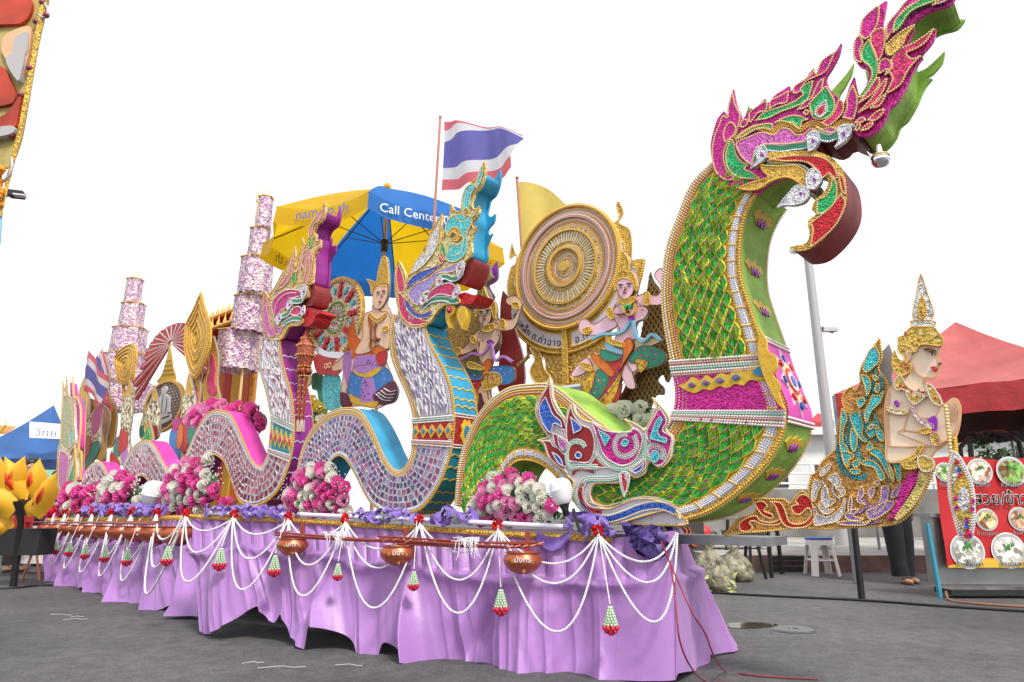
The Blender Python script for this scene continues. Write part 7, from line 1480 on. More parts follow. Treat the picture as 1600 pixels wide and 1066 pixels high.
# bags of vegetables
BAG = translucent(mat('clear_bag', (.24, .22, .15), .22, var=.6, vs=9, bump=1., bs=11, dist=.06, var2=(.42, .39, .28)), .35)
def sack(u, v, r, h, lab, seed):
    g = ground(u, v); rnd = random.Random(seed); t = thing('plastic_bag', lab, 'bag', WD, g, 'clear bags of vegetables'); rows = []
    ph = [rnd.uniform(0, 6) for _ in range(4)]
    for f, rr in ((0, .7), (.08, .98), (.25, 1.05), (.45, .95), (.62, .72), (.76, .4), (.84, .18), (.9, .22), (1, .34)):
        rows.append([(g.x+r*rr*(1+.09*math.sin(3*a+ph[0])+.06*math.sin(7*a+ph[1]+f*4)+.04*math.sin(13*a+ph[2]))*math.cos(a), g.y+r*rr*.9*(1+.09*math.sin(3*a+ph[0])+.05*math.sin(8*a+ph[3]))*math.sin(a), h*f+.02*math.sin(5*a+ph[2])*f) for a in [2*PI*j/36 for j in range(36)]])
    part('bag_skin', MB().grid(rows, 0, True), BAG, t, True); lf = MB()
    for i in range(40):
        a, q, z = rnd.uniform(0, 6.3), rnd.uniform(.2, .95)*r, rnd.uniform(.03, .5)*h; p = Vector((g.x+q*math.cos(a), g.y+q*.9*math.sin(a), z)); d = Vector((rnd.uniform(-1, 1), rnd.uniform(-1, 1), rnd.uniform(-.5, 1))).normalized()*.09; e = d.orthogonal().normalized()*.03; lf.add([p-d, p+e, p+d, p-e], [(0, 1, 2, 3)])
    part('vegetable_leaf', lf, mat('cabbage', (.42, .50, .18), .6, var=.4, vs=20), t, kind='stuff')
sack(1112, 918, .21, .50, 'clear plastic bag of vegetables, left and tallest of the three by the skirt', 1); sack(1150, 908, .23, .42, 'clear plastic bag of vegetables, right one beside the metal stand', 2); sack(1128, 925, .14, .34, 'small clear bag of green leaves in front of the two larger bags', 3)
# stand with pans, posts
g = ground(1178, 905); t = thing('pan_stand', 'wok resting on a dark metal stand behind the vegetable bags', 'stand', WD, g)
part('wok', MB().lathe((g.x, g.y, .5), [(.001, -.02), (.1, 0), (.2, .06), (.22, .12), (.21, .12), (.19, .07), (.001, .02)], 20), mat('brass_grey', (.30, .27, .20), .35, .7), t, True)
for k in range(3): a = k*2.1; part('leg', MB().tube([(g.x+.07*math.cos(a), g.y+.07*math.sin(a), .5), (g.x+.16*math.cos(a), g.y+.16*math.sin(a), 0)], .022, 6), BLK, t)
for i, (u, v, u2, v2) in enumerate(((1206, 903, 1198, 815), (1222, 897, 1212, 812), (1135, 880, 1137, 812))):
    a = ground(u, v); solo('rack_post', MB().tube([a, at(u2, v2, a.y)], .03, 6), BLK, ['slim dark post right of the wok stand', 'dark post nearest the stool, right of the wok stand', 'dark post behind the vegetable bags'][i], 'post', WD, a, 'dark posts near the bags')
g = ground(1080, 885); t = thing('crab_sign', 'dark stall board with an orange crab picture behind the skirt corner', 'sign', WD, g); part('board', MB().box((g.x, g.y+.5, .45), (.75, .04, .9)), mat('dark_board', (.05, .045, .045), .5), t)
cb = MB()
for k in range(6): a = -.6+k*.5; cb.tube([(g.x+.05, g.y+.46, .38), (g.x+.05+.16*math.cos(a), g.y+.46, .38+.16*math.sin(a)), (g.x+.05+.2*math.cos(a+.35), g.y+.46, .38+.24*math.sin(a+.2))], [.018, .014, .004], 6)
cb.ell((g.x+.05, g.y+.45, .36), (.09, .03, .07), 12, 6); part('crab_picture', cb, mat('crab_orange', (.62, .12, .03), .5), t, True)
g = ground(1102, 880); solo('red_canister', MB().lathe((g.x, g.y, 0), [(.001, .62), (.1, .6), (.13, .5), (.13, .05), (.001, 0)], 18), REDP, 'red canister standing behind the vegetable bags', 'canister', WD, g, smooth=True)
g = ground(1150, 880); t = thing('stall_counter', 'steel counter with shelves under the naga prow', 'counter', WD, g); part('top', MB().box((g.x, g.y+.5, .72), (1.5, .6, .04)), STEEL, t); part('shelf', MB().box((g.x, g.y+.5, .3), (1.4, .55, .03)), STEEL, t)
for dx in (-.7, .7):
    for dy in (.25, .75): part('leg', MB().tube([(g.x+dx, g.y+dy, .7), (g.x+dx, g.y+dy, 0)], .02, 6), STEEL, t)
for i in range(5): solo('cooking_pot', MB().lathe((g.x-.5+i*.26, g.y+.5, .315), [(.001, 0), (.1, 0), (.105, .16+.02*(i % 3)), (.098, .16+.02*(i % 3)), (.09, .02), (.001, .02)], 14), mat('aluminium', (.6, .6, .6), .3, .8), 'aluminium pot on the lower shelf, number %s from the left' % 'one two three four five'.split()[i], 'pot', WD, (g.x-.5+i*.26, g.y+.5, .315), 'pots on the lower shelf', True)
# puddle and drain
pu = MB(); rnd = random.Random(5); c = ground(1172, 978); n = 30
pu.add([(c.x+(.20+.03*math.sin(3*a+1)+.03*rnd.random())*math.cos(a)-.02, c.y+(.13+.03*math.sin(2*a)+.02*rnd.random())*math.sin(a), .004) for a in [2*PI*k/n for k in range(n)]], [tuple(range(n))])
solo('puddle', pu, mat('dirty_water', (.035, .028, .02), .05, spec=.7), None, None, WD, (c.x, c.y, .004), kind='structure')
c = ground(1240, 985); solo('drain_cover', MB().lathe((c.x, c.y, .002), [(.001, .004), (.035, .004), (.04, .010), (.14, .010), (.16, .001)], 26), mat('wet_iron', (.10, .10, .10), .35, .4), 'small round iron drain cover set in the asphalt right of the puddle', 'drain', WD, (c.x, c.y, 0))
# food stall on the right
SS = mat('stainless_sheet', (.30, .31, .31), .4, .7, var=.15, vs=3)
yb = 7.3; g = at(1470, 930, yb); c0 = at(1455, 818, yb); cart = thing('food_cart', 'stainless food cart with blue-taped corner post at the right edge', 'food cart', WD, (g.x, yb, 0)); xl = c0.x+.03
part('cabinet', MB().box((xl+1.1, yb+.14, .46), (2.2, .2, .66)), SS, cart); part('counter_top', MB().box((xl+1.1, yb+.16, .81), (2.25, .30, .03)), STEEL, cart)
for i in range(9): part('rivet', MB().ell((xl+.04, yb+.045, .16+i*.075), .006, 6, 4), SILV, cart, True)
part('corner_post', MB().tube([at(1449, 818, yb-.03), at(1471, 942, yb-.03)], .024, 8), mat('blue_tape', (.05, .30, .42), .5), cart, True)
part('wheel_pan', MB().box((xl+1.1, yb+.1, .06), (2.1, .3, .05)), mat('wet_pan', (.04, .045, .045), .12, .3), cart)
cable('hose', [at(1478, 925, yb-.06), ground(1485, 938, .01), ground(1520, 943, .01), ground(1600, 948, .01), ground(1680, 950, .01)], .012, mat('brown_hose', (.28, .13, .08), .5), 'brown hose lying at the foot of the food cart', 'hose')
ban = thing('menu_banner', 'red vinyl menu banner with round food pictures hung on the food cart', 'banner', WD, at(1480, 885, yb)); yv = yb-.04
bn_ = lambda u, v, d=0: Vector((at(u, v, yv).x, yv-d, at(u, v, yv).z))
rows = []
for j in range(14):
    f = j/13; row = []
    for i in range(25):
        g_ = i/24; u = (1458+22*f)*(1-g_)+(1660+8*f)*g_; v = 716+(170+2*g_)*f-3*math.sin(g_*9)*(1-f); p = bn_(u, v); p.y -= .008*math.sin(f*9+g_*4)+.006*math.sin(g_*23); row.append(p)
    rows.append(row)
part('banner_sheet', MB().grid(rows), mat('banner_red', (.55, .015, .02), .45, var=.08, vs=3), ban, True)
sw_ = [bn_(u, v, .022) for u, v in ((1480, 884), (1500, 880), (1525, 876), (1540, 872), (1570, 874), (1610, 872), (1665, 868), (1665, 887), (1570, 887), (1480, 887))]
part('yellow_swoosh', MB().add(sw_, [tuple(range(10))[::-1]]), mat('banner_yellow', (.72, .45, .04), .5), ban)
FOOD = [mat('food_%s' % n_, c, .5, var=.45, vs=22, kind='voronoi', var2=d, bump=.6, bs=30) for n_, c, d in (('greens', (.12, .28, .06), (.5, .6, .3)), ('shrimp', (.55, .20, .10), (.75, .6, .5)), ('stew', (.35, .10, .04), (.2, .45, .1)), ('pork', (.45, .12, .06), (.7, .6, .3)), ('curry', (.30, .12, .06), (.6, .4, .25)), ('fish', (.45, .42, .36), (.6, .6, .55)), ('porridge', (.50, .46, .40), (.7, .65, .6)))]
HERB = mat('herb_green', (.05, .24, .03), .5, var=.5, vs=60)
for i, (u, v, r) in enumerate(((1475, 738, 15), (1529, 737, 20), (1578, 737, 23), (1540, 812, 17), (1592, 811, 18), (1510, 861, 27), (1574, 860, 27))):
    c = bn_(u, v); R_ = (bn_(u+r, v)-c).x
    pic = part('food_picture', MB().add([(c.x+R_*math.cos(a), yv-.02, c.z+R_*math.sin(a)) for a in [2*PI*k/32 for k in range(32)]], [tuple(range(32))]), WHT, ban); part('plate', MB().add([(c.x+R_*.92*math.cos(a), yv-.023, c.z+R_*.92*math.sin(a)) for a in [2*PI*k/32 for k in range(32)]], [tuple(range(32))]), mat('plate_grey', (.42, .45, .44), .4), pic)
    part('food', MB().add([(c.x+R_*.84*(1+.06*math.sin(5*a))*math.cos(a), yv-.026, c.z+R_*(.78+.05*math.sin(3*a))*math.sin(a)) for a in [2*PI*k/32 for k in range(32)]], [tuple(range(32))]), FOOD[i], pic)
    hb_ = MB(); rn = random.Random(i)
    for k in range(9): a, q = rn.uniform(0, 6), rn.uniform(0, .35)*R_; x_, z_ = c.x+q*math.cos(a), c.z+R_*.25+q*.6*math.sin(a); d = rn.uniform(0, 6); l = .16*R_; hb_.add([(x_-l*math.cos(d), yv-.030-.001*k, z_-l*math.sin(d)), (x_+l*.4*math.sin(d), yv-.030-.001*k, z_-l*.4*math.cos(d)), (x_+l*math.cos(d), yv-.030-.001*k, z_+l*math.sin(d)), (x_-l*.4*math.sin(d), yv-.030-.001*k, z_+l*.4*math.cos(d))], [(0, 1, 2, 3)])
    part('herb_garnish', hb_, HERB, pic, kind='stuff')
for s, u, v, sz in (('ต้มยำ', 1476, 760, .06), ('ข้าวไข่ต้ม', 1531, 761, .055), ('ข้าวต้มเนื้อ', 1580, 761, .06), ('ข้าวหมูแดง', 1541, 836, .05), ('ข้าวขาหมู', 1594, 835, .05), ('ข้าวต้มปลา', 1512, 885, .065), ('ข้าวต้มหมู', 1580, 885, .07)):
    p = bn_(u, v, .034); lettering(ban, s, sz, WHT, tuple(p), (1, 0, 0), (0, 0, 1), .0006); lettering(ban, s, sz, INK, tuple(p+Vector((.003, -.003, .002))), (1, 0, 0), (0, 0, 1), .0006)
p = bn_(1519, 788, .034); 
for dx, dz in ((-.006, 0), (.006, 0), (0, .006), (0, -.006)): lettering(ban, 'สวย/ข้าวต้ม', .17, WHT, tuple(p+Vector((dx, 0, dz))), (1, .0, 0), (0, 0, 1), .0004, 'letter_outline', 'LEFT')
lettering(ban, 'สวย/ข้าวต้ม', .17, INK, tuple(p+Vector((0, -.004, 0))), (1, 0, 0), (0, 0, 1), .0006, 'lettering', 'LEFT')
# things above the cart: dark awning, fan frame, tree
aw = thing('black_awning', 'black awning with a scalloped hem under the red tent', 'awning', WD, at(1560, 690, 9.5)); BN = mat('black_netting', (.008, .010, .012), .8)
rows = []
for j in range(6):
    f = j/5; rows.append([at(1452+(i/30)*260, 640+52*f+(3.5*abs(math.sin(i*1.05)) if j == 5 else 0)-8*(i/30), 9.4+.05*math.sin(i*.8)) for i in range(31)])
part('awning_sheet', MB().grid(rows), BN, aw, True); r2 = [[p+Vector((0, 2.4*k, .35*k)) for p in rows[0]] for k in (0, 1)]; part('awning_roof', MB().grid(r2), BN, aw)
fr2 = thing('motor_cart_frame', 'dark curved metal frame with bundled cloth behind the menu banner', 'frame', WD, at(1540, 716, 8.4)); b = MB()
b.tube([at(u, v, 8.4) for u, v in ((1502, 716), (1500, 700), (1512, 686), (1540, 676), (1570, 676), (1592, 690), (1598, 716))], .03, 8); part('bent_pipe', b, BLK, fr2, True)
b = MB(); rn = random.Random(3)
for k in range(16): p = at(1520+k*4.2, 682+rn.uniform(-6, 6), 8.4); b.ell(tuple(p), (.06, .06, .035), 8, 5)
part('cloth_bundle', b, mat('black_cloth', (.015, .015, .02), .8), fr2, True, kind='stuff'); part('upright', MB().tube([at(1518, 716, 8.3), at(1516, 692, 8.3)], .03, 6), BLK, fr2)
def tree(c, R_, lab, seed, n=1800, sc=1., trunk=1.):
    t = thing('leafy_tree', lab, 'tree', WD, (c.x, c.y, 0)); rn = random.Random(seed); b = MB(); cl = [(Vector((rn.gauss(0, .42), rn.gauss(0, .42), rn.gauss(0, .36)))*R_, rn.uniform(.22, .42)*R_) for _ in range(16)]
    for i in range(n):
        o, r = rn.choice(cl); d = Vector((rn.gauss(0, 1), rn.gauss(0, 1), rn.gauss(0, 1))).normalized()*r*rn.uniform(.6, 1.05); p = c+o+d; e = Vector((rn.gauss(0, 1), rn.gauss(0, 1), rn.gauss(0, 1))).normalized(); f = e.orthogonal().normalized(); s = .07*sc*rn.uniform(.7, 1.3); b.add([p-e*s, p+f*s*.45, p+e*s, p-f*s*.45], [(0, 1, 2, 3)])
    part('crown', b, mat('tree_leaf', (.07, .12, .035), .6, var=.5, vs=1.5), t); part('trunk', MB().tube([(c.x, c.y, 0), (c.x+.1, c.y, c.z*.5), c], [.18*trunk, .13*trunk, .07*trunk], 8), mat('bark', (.10, .07, .05), .9, var=.3, vs=10), t, True)
    for k in range(5): o, r = cl[k]; part('limb', MB().tube([(c.x+.05, c.y, c.z*.7), c+o*.8], [.06*trunk, .02], 6), mat('bark', (.1, .07, .05)), t)
    return t
tree(at(1592, 712, 15), 1.5, 'leafy green tree behind the menu banner at the right edge', 4, 4200, 1.3); tree(at(1090, 790, 30), 1.6, 'distant bushy tree glimpsed under the naga prow', 6, 1500, 2)
# person behind the angel cutout
def skinned(name, J, E, m, parent, sub=2):
    me = bpy.data.meshes.new(name); b = _base[parent.name]; me.from_pydata([tuple(Vector(j[:3])-b) for j in J], E, []); o = bpy.data.objects.new(name, me); COL.objects.link(o)
    o.modifiers.new('s', 'SKIN'); 
    for v_, j in zip(me.skin_vertices[0].data, J): r = j[3]; v_.radius = (r, r) if not isinstance(r, tuple) else r
    me.skin_vertices[0].data[0].use_root = True; s = o.modifiers.new('u', 'SUBSURF'); s.levels = sub; s.render_levels = sub
    m2 = bpy.data.meshes.new_from_object(o.evaluated_get(bpy.context.evaluated_depsgraph_get())); o.modifiers.clear(); o.data = m2; m2.materials.clear(); m2.materials.append(m); m2.polygons.foreach_set('use_smooth', [True]*len(m2.polygons)); o.parent = parent; _base[o.name] = b; return o
BSK = mat('human_skin', (.42, .24, .15), .55); DN = mat('black_trousers', (.012, .013, .018), .8, var=.3, vs=8); SHR = mat('dark_shirt', (.03, .02, .025), .8)
def person(g, lab, hgt, feet, shirt, trous, face=0., bend=0., arm=True, cap=None):
    t = thing('person', lab, 'person', WD, g); k = hgt/1.7; x, y = g.x, g.y; fx, fy = math.sin(face), -math.cos(face)
    V = lambda a, f, z: (x+a*fy*-1*k+f*fx*k, y+a*fx*k+f*fy*k, z*k)
    J = [(*V(0, 0, .95), .13*k), (*V(0, 0, 1.15), .12*k), (*V(0, 0, 1.34), .14*k), (*V(0, 0, 1.46), .06*k), (*V(0, .01, 1.53), .075*k), (*V(0, .01, 1.62), .09*k), (*V(0, .005, 1.69), .06*k),
         (*V(-.17, 0, 1.39), .055*k), (*V(-.24, .0, 1.13), .042*k), (*V(-.25, .10, .90), .033*k), (*V(.17, 0, 1.39), .055*k), (*V(.24, 0, 1.13), .042*k), (*V(.25, .06, .90), .033*k),
         (*V(-.09, 0, .9), .09*k), (*V(-.10, .02, .5), .06*k), (*V(-feet[0][0], feet[0][1], .08), .042*k), (*V(.09, 0, .9), .09*k), (*V(.10, .02, .5), .06*k), (*V(feet[1][0], feet[1][1], .08), .042*k)]
    E = [(0, 1), (1, 2), (2, 3), (3, 4), (4, 5), (5, 6), (2, 7), (7, 8), (8, 9), (2, 10), (10, 11), (11, 12), (0, 13), (13, 14), (14, 15), (0, 16), (16, 17), (17, 18)]
    skinned('body', J, E, BSK, t)
    for i in (9, 12):
        w_ = Vector(J[i][:3])
        for q in range(5):
            o_ = Vector(((q-2)*.016, 0, 0)) if q < 4 else Vector((.03, -.02, .03)); L = (.075, .085, .08, .065, .05)[q]*k; skinned('finger', [(*(w_+o_*.6+Vector((0, 0, -.05))), .012), (*(w_+o_+Vector((0, -.005, -.05-L*.6))), .009), (*(w_+o_*1.05+Vector((0, -.015, -.05-L))), .007)], [(0, 1), (1, 2)], BSK, t, 1)
        part('palm', MB().ell(tuple(w_+Vector((0, 0, -.04))), (.04, .018, .05), 10, 6), BSK, t, True)
    for s, i0 in ((-1, 13), (1, 16)):
        P = [Vector(J[i0+d][:3]) for d in (0, 1, 2)]; P[0].z += .05; b = MB(); b.tube([P[0]+Vector((0, 0, .05)), P[0], P[0].lerp(P[1], .5), P[1], P[1].lerp(P[2], .6), P[2]+Vector((0, 0, .02))], [.13*k, .15*k, .125*k, .11*k, .10*k, .105*k], 16); part('trouser_leg', b, trous, t, True)
        f = Vector(J[i0+2][:3]); b = MB(); b.ell((f.x+fx*.07, f.y+fy*.07, .035), (.05 if abs(fy) > abs(fx) else .12, .12 if abs(fy) > abs(fx) else .05, .035), 12, 6); part('foot', b, BSK, t, True)
        b = MB(); b.ell((f.x+fx*.07, f.y+fy*.07, .012), (.056 if abs(fy) > abs(fx) else .135, .135 if abs(fy) > abs(fx) else .056, .014), 12, 5); b.tube([(f.x+fx*.09-fy*.055, f.y+fy*.09+fx*.055, .02), (f.x+fx*.09, f.y+fy*.09, .075), (f.x+fx*.09+fy*.055, f.y+fy*.09-fx*.055, .02)], .014, 6); part('sandal', b, mat('brown_sandal', (.07, .04, .03), .6), t, True)
    rows = []
    for z, rx, ry in ((.84, .19, .14), (.95, .18, .135), (1.1, .165, .13), (1.25, .185, .135), (1.38, .19, .125), (1.44, .13, .10), (1.47, .075, .075)): rows.append([Vector(V(rx*math.cos(a), ry*math.sin(a), z))+Vector((.006*math.sin(a*7+z*20), 0, 0)) for a in [2*PI*j/24 for j in range(24)]])
    part('shirt', MB().grid(rows, 0, True), shirt, t, True)
    for s in (-1, 1): part('sleeve', MB().tube([V(s*.13, 0, 1.41), V(s*.19, 0, 1.37), V(s*.235, 0, 1.2)], [.06*k, .072*k, .068*k], 12), shirt, t, True)
    part('hair', MB().ell(V(0, -.02, 1.655), (.097*k, .105*k, .085*k), 16, 10), BLK, t, True)
    for s in (-1, 1): part('ear', MB().ell(V(s*.088, 0, 1.59), (.015, .015, .03), 8, 5), BSK, t, True); part('eye', MB().ell(V(s*.033, .085, 1.605), .012, 8, 5), WHT, t, True)
    part('nose', MB().ell(V(0, .1, 1.575), (.014, .02, .022), 8, 5), BSK, t, True); part('mouth', MB().ell(V(0, .085, 1.54), (.025, .01, .007), 8, 4), REDP, t, True); return t
person(ground(1412, 912), 'person in black trousers and sandals standing behind the angel cutout', 1.62, ((.07, .02), (.12, -.02)), mat('red_black_shirt', (.18, .02, .02), .8, var=.6, vs=6), DN, .5)
# ---------------- left edge: lotus decoration, people, signs
pl = at(30, 775, 8.2); lo = thing('lotus_decoration', 'large yellow and orange lotus decoration on a black stem at the left edge', 'decoration', WD, (pl.x, pl.y, 0)); PY = mat('lotus_yellow', (.78, .42, .02), .6, var=.15, vs=3); PO = mat('lotus_orange', (.75, .12, .01), .6, var=.3, vs=5); PR = mat('lotus_red', (.55, .02, .01), .6)
def petal(c, ang, L, Wd, tilt, i):
    d = Vector((math.cos(ang), -.25+.1*(i % 3), math.sin(ang))); s = Vector((-math.sin(ang), 0, math.cos(ang))); n = Vector((0, -1, 0))
    def sheet(f0, w_, off, L_):
        rows = []
        for a in range(9):
            f = a/8; wd_ = w_*math.sin(PI*min(1, f*.78+.2))**.75*(1+.07*math.sin(f*23))*(1-f**7); rows.append([c+d*(L*f0+L_*f)+s*(wd_*g)+n*(off+.10*math.sin(PI*f*.9)-.12*abs(g)**2*math.sin(PI*f)) + d*(.012*math.sin(g*9+a)*f) for g in (-1, -.6, -.2, .2, .6, 1)])
        return MB().grid(rows)
    o = part('petal', sheet(0, Wd, 0, L), PY, lo, True); part('petal_blush', sheet(.12, Wd*.66, .012, L*.68), PO, o, True); part('petal_heart', sheet(.18, Wd*.4, .022, L*.5), PR, o, True)
for i, (u, v, a, L, Wd) in enumerate(((22, 800, 2.5, .55, .20), (30, 785, 1.9, .50, .20), (44, 778, 1.35, .42, .19), (52, 805, 1.0, .52, .19), (40, 800, .55, .46, .15), (10, 815, 2.9, .50, .2), (-12, 790, 1.5, .6, .22), (5, 780, 1.1, .5, .2), (20, 812, 3.6, .42, .16))): petal(at(u, v, 8.2+.05*(i % 3)), a, L*1.12, Wd*.72, 0, i)
part('stem', MB().tube([(pl.x, pl.y+.15, 0), (pl.x, pl.y+.1, pl.z-.3), (pl.x, pl.y, pl.z-.05)], [.04, .035, .06], 10), BLK, lo, True); part('base_panel', MB().box((pl.x, pl.y+.25, .5), (.5, .3, .3)), mat('dark_cloth', (.02, .02, .022), .9), lo)
solo('green_screen_panel', MB().box(tuple(at(45, 762, 12.5)), (1.3, .05, .62)), mat('pale_green_print', (.35, .62, .42), .6, var=.3, vs=2), 'pale green printed panel under the blue tent', 'panel', WD, at(45, 762, 12.5))
solo('standing_board', MB().box((at(66, 855, 9.9).x, 9.9, .40), (.50, .06, .5)), WHT, 'white board standing on the ground at the rear corner of the float', 'panel', WD, (at(66, 855, 9.9).x, 9.9, .15))
sg_ = at(43, 857, 9.0); t = thing('round_sign', 'round white disc sign on an orange easel at the left', 'sign', WD, (sg_.x, sg_.y, 0)); part('disc', MB().lathe(tuple(sg_), [(.001, 0), (.085, 0), (.095, .01), (.095, .03), (.001, .03)], 24, axis='y'), mat('disc_grey_white', (.62, .64, .68), .4), t)
part('disc_rim', MB().tube([(sg_.x+.095*math.cos(2*PI*j/24), sg_.y, sg_.z+.095*math.sin(2*PI*j/24)) for j in range(25)], .008, 5, cap=False), WHT, t)
for dx in (-.1, .12): part('easel_leg', MB().tube([(sg_.x+.06, sg_.y+.05, sg_.z+.05), (sg_.x+.06+dx, sg_.y+.05, 0)], .013, 6), mat('orange_wood', (.45, .13, .06), .6), t)
t = thing('barrier_rail', 'thin red rail barrier low across the left edge', 'barrier', WD, ground(20, 905)); g = ground(20, 905); part('rail', MB().tube([(g.x-1.2, g.y, .42), (g.x+.7, g.y, .42)], .015, 6), REDP, t)
for dx in (-.9, .5): part('post', MB().tube([(g.x+dx, g.y, 0), (g.x+dx, g.y, .45)], .015, 6), REDP, t)
g = ground(20, 832); solo('red_white_box', MB().box((at(4, 838, 9.6).x, 9.6, .62), (.5, .4, .34)), mat('box_red', (.55, .05, .06), .6), 'red box on the ground behind the lotus stem', 'box', WD, (at(4, 838, 9.6).x, 9.6, .45))
person(ground(22, 893), 'person in dark clothes and shoes half hidden by the lotus decoration', 1.6, ((.08, .0), (.08, .05)), mat('dark_top', (.02, .018, .02), .9), mat('dark_trousers', (.03, .02, .02), .9), .6); person(at(70, 870, 11.5)*1., 'person in a blue striped shirt behind the rear corner of the float', 1.62, ((.08, 0), (.08, .02)), mat('striped_blue', (.10, .22, .34), .8, var=.7, vs=18), DN, .2)
for o in list(COL.objects):
    if o.name.startswith('person') and o.parent is None: o.location.z = 0
# roof spikes far left
rt = thing('temple_roof', 'gilded temple roof tip far off at the left edge', 'roof', WD, at(-10, 665, 30)); a_ = at(-10, 668, 30)
part('roof_slope', MB().add([a_+Vector((-1.5, 0, -.3)), a_+Vector((.6, 0, -.3)), a_+Vector((.3, 1, .15)), a_+Vector((-1.5, 1, .3))], [(0, 1, 2, 3)]), mat('roof_orange', (.5, .2, .05), .6), rt); part('finial', MB().tube([a_+Vector((.3, 0, -.2)), a_+Vector((.5, 0, .1)), a_+Vector((.45, 0, .4))], [.08, .05, .01], 6), GOLD, rt); part('finial', MB().tube([a_+Vector((-.3, 0, -.1)), a_+Vector((-.2, 0, .2)), a_+Vector((-.25, 0, .5))], [.08, .05, .01], 6), GOLD, rt)
# near ornate shrine edge in the top left corner
yc = 3.0; CF = Frame(0, yc, 0); cq = lambda s: onp(Q(s), 0, CF)
sh = thing('ornate_shrine', 'tall ornate gold and red shrine edge leaning in at the top left corner', 'shrine', WD, (CF.P(0, 200)[0], yc, CF.P(0, 320)[1]))
sh_base = _base[sh.name]
def shp(name, s, y0, y1, m, h=None):
    pts = cq(s); return part(name, MB().poly(pts, yc+y0, yc+y1), m, sh)
OG = mat('olive_gold_cloth', (.24, .17, .04), .6, var=.5, vs=4, var2=(.45, .36, .12)); PB = mat('petal_cream', (.72, .42, .24), .6, var=.2, vs=5); DRR = mat('lotus_deep_red', (.45, .04, .015), .5, var=.6, vs=3)
shp('panel', "-260,-120* 78,-120* 74,0* 58,70 44,150 33,210 24,240* 14,262* -260,262*", 0, .015, OG)
for s, m, h in (("-120,-60 20,-50 50,0 52,20 40,38 10,42 -120,40", DRR, .02), ("6,80 12,60 28,50 50,45 52,60 48,90 40,120 34,132 14,98", PB, .02), ("26,82 30,64 46,56 50,60 46,90 28,96 24,90", mat('shrine_grey', (.44, .42, .42), .5), .03), ("16,98 44,88 40,120 34,132", mat('shrine_grey', (.44, .42, .42), .5), .035), ("-80,105* 0,105 20,130 28,155 10,168 -80,172", DRR, .02), ("0,190 20,178 38,155 34,185 26,205 -20,210 -60,200", DRR, .03), ("-40,215 24,202 22,216 -40,222", mat('shrine_grey', (.44, .42, .42)), .035)): shp('relief_petal', s, -h, 0, m)
part('shrine_pillar', MB().box((CF.P(-150, 200)[0], yc+.16, 1.7), (.36, .28, 3.4)), OG, sh); part('shrine_plinth', MB().box((CF.P(-150, 200)[0], yc+.16, .15), (.46, .38, .3)), MAR, sh)
ed = [CF.P(u, v) for u, v in ((78, -60), (70, 10), (58, 70), (46, 140), (34, 205), (14, 285), (2, 340))]
part('edge_post', MB().tube([(p[0], yc-.01, p[1]) for p in ed], [.016, .016, .014, .013, .012, .009, .006], 8), GOLDB, sh, True)
for u, v in ((70, 8), (76, 28), (60, 38), (50, 110), (36, 152), (22, 215)): c = CF.P(u, v); part('knob', MB().ell((c[0], yc-.02, c[1]), .016, 8, 6), mat('plum_knob', (.25, .05, .08), .4, .3), sh, True)
for s in ("72,8 78,18 78,28 70,32 64,26", "22,250 23,265 16,280 5,288 -8,280"): part('hook', MB().tube([(a[0], yc-.02, a[1]) for a in onp(Q(s), 0, CF, False)], .007, 6), mat('silver_hook', (.5, .48, .46), .3, .5), sh, True)
part('blue_stripe', MB().tube([(CF.P(2, 320)[0], yc, CF.P(2, 320)[1]), (CF.P(-2, 380)[0], yc, CF.P(-2, 380)[1])], .008, 6), SKYP, sh)
mg = CF.P(8, 300); t = thing('marigold_garland', 'orange marigold garland hanging from the shrine edge at the top left', 'garland', WD, (mg[0], yc-.03, mg[1])); b = MB(); rn = random.Random(8)
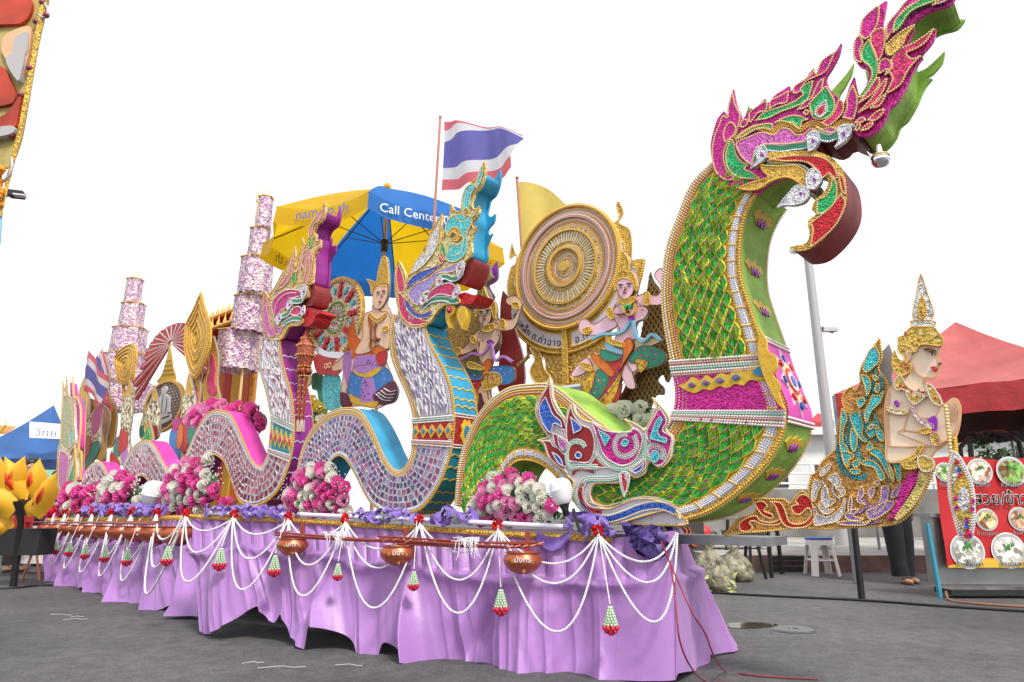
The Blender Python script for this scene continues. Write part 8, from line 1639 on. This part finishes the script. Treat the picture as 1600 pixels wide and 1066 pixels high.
for i in range(26):
    c = CF.P(2+rn.uniform(0, 14)-i*.25, 266+i*2.3); b.ell((c[0], yc-.04+rn.uniform(-.02, .02), c[1]), (.017, .017, .014), 7, 5)
part('marigold', b, mat('marigold_orange', (.85, .28, .01), .7, var=.3, vs=60), t, True, kind='stuff')
g = CF.P(26, 304, 2.); lt2 = thing('flood_light', 'small dark floodlight poking out beside the marigold garland', 'lamp', WD, (g[0], yc+2, g[1])); part('housing', MB().box((g[0], yc+2, g[1]), (.10, .08, .045), 0, .3), BLK, lt2); part('bracket', MB().tube([(g[0]-.15, yc+2, g[1]-.02), (g[0], yc+2, g[1])], .012, 6), STEEL, lt2); part('lens', MB().box((g[0]+.05, yc+1.97, g[1]-.025), (.08, .06, .01), 0, .3), SILV, lt2)
# litter on the asphalt
rn = random.Random(21)
for i, (u, v, L) in enumerate(((95, 961, .1), (118, 968, .09), (395, 1036, .06), (440, 1043, .13), (545, 1040, .08), (120, 964, .05))):
    g = ground(u, v, .008); a = rn.uniform(-.3, .6); solo('string_scrap', MB().tube([g+Vector((-L*math.cos(a), -L*math.sin(a), 0)), g+Vector((0, .015, .004)), g+Vector((L*.5, .0, 0)), g+Vector((L*math.cos(a), L*math.sin(a), 0))], .0022, 4), mat('dusty_string', (.45, .45, .44), .8), 'scrap of white string on the asphalt, '+['leftmost near the rear skirt', 'right of the leftmost one', 'short one below the middle skirt', 'longest one below the middle skirt', 'one beneath the raised hem arch', 'tiny one beside the left pair'][i], 'litter', WD, g, 'white string scraps')
b = MB()
for i in range(260):
    u, v = rn.uniform(0, 1600), rn.uniform(930, 1066); g = ground(u, v, .003); s = rn.uniform(.002, .007); a = rn.uniform(0, 6)
    b.add([g+Vector((s*math.cos(a+k*2.1), s*math.sin(a+k*2.1), 0)) for k in range(3)]+[g+Vector((0, 0, s))], [(0, 1, 3), (1, 2, 3), (2, 0, 3)])
solo('grit', b, mat('grit_grey', (.16, .15, .14), .9, var=.5, vs=20), 'loose grit and crumbs scattered over the asphalt', 'grit', WD, (0, 5, 0), kind='stuff')
flush_beads()
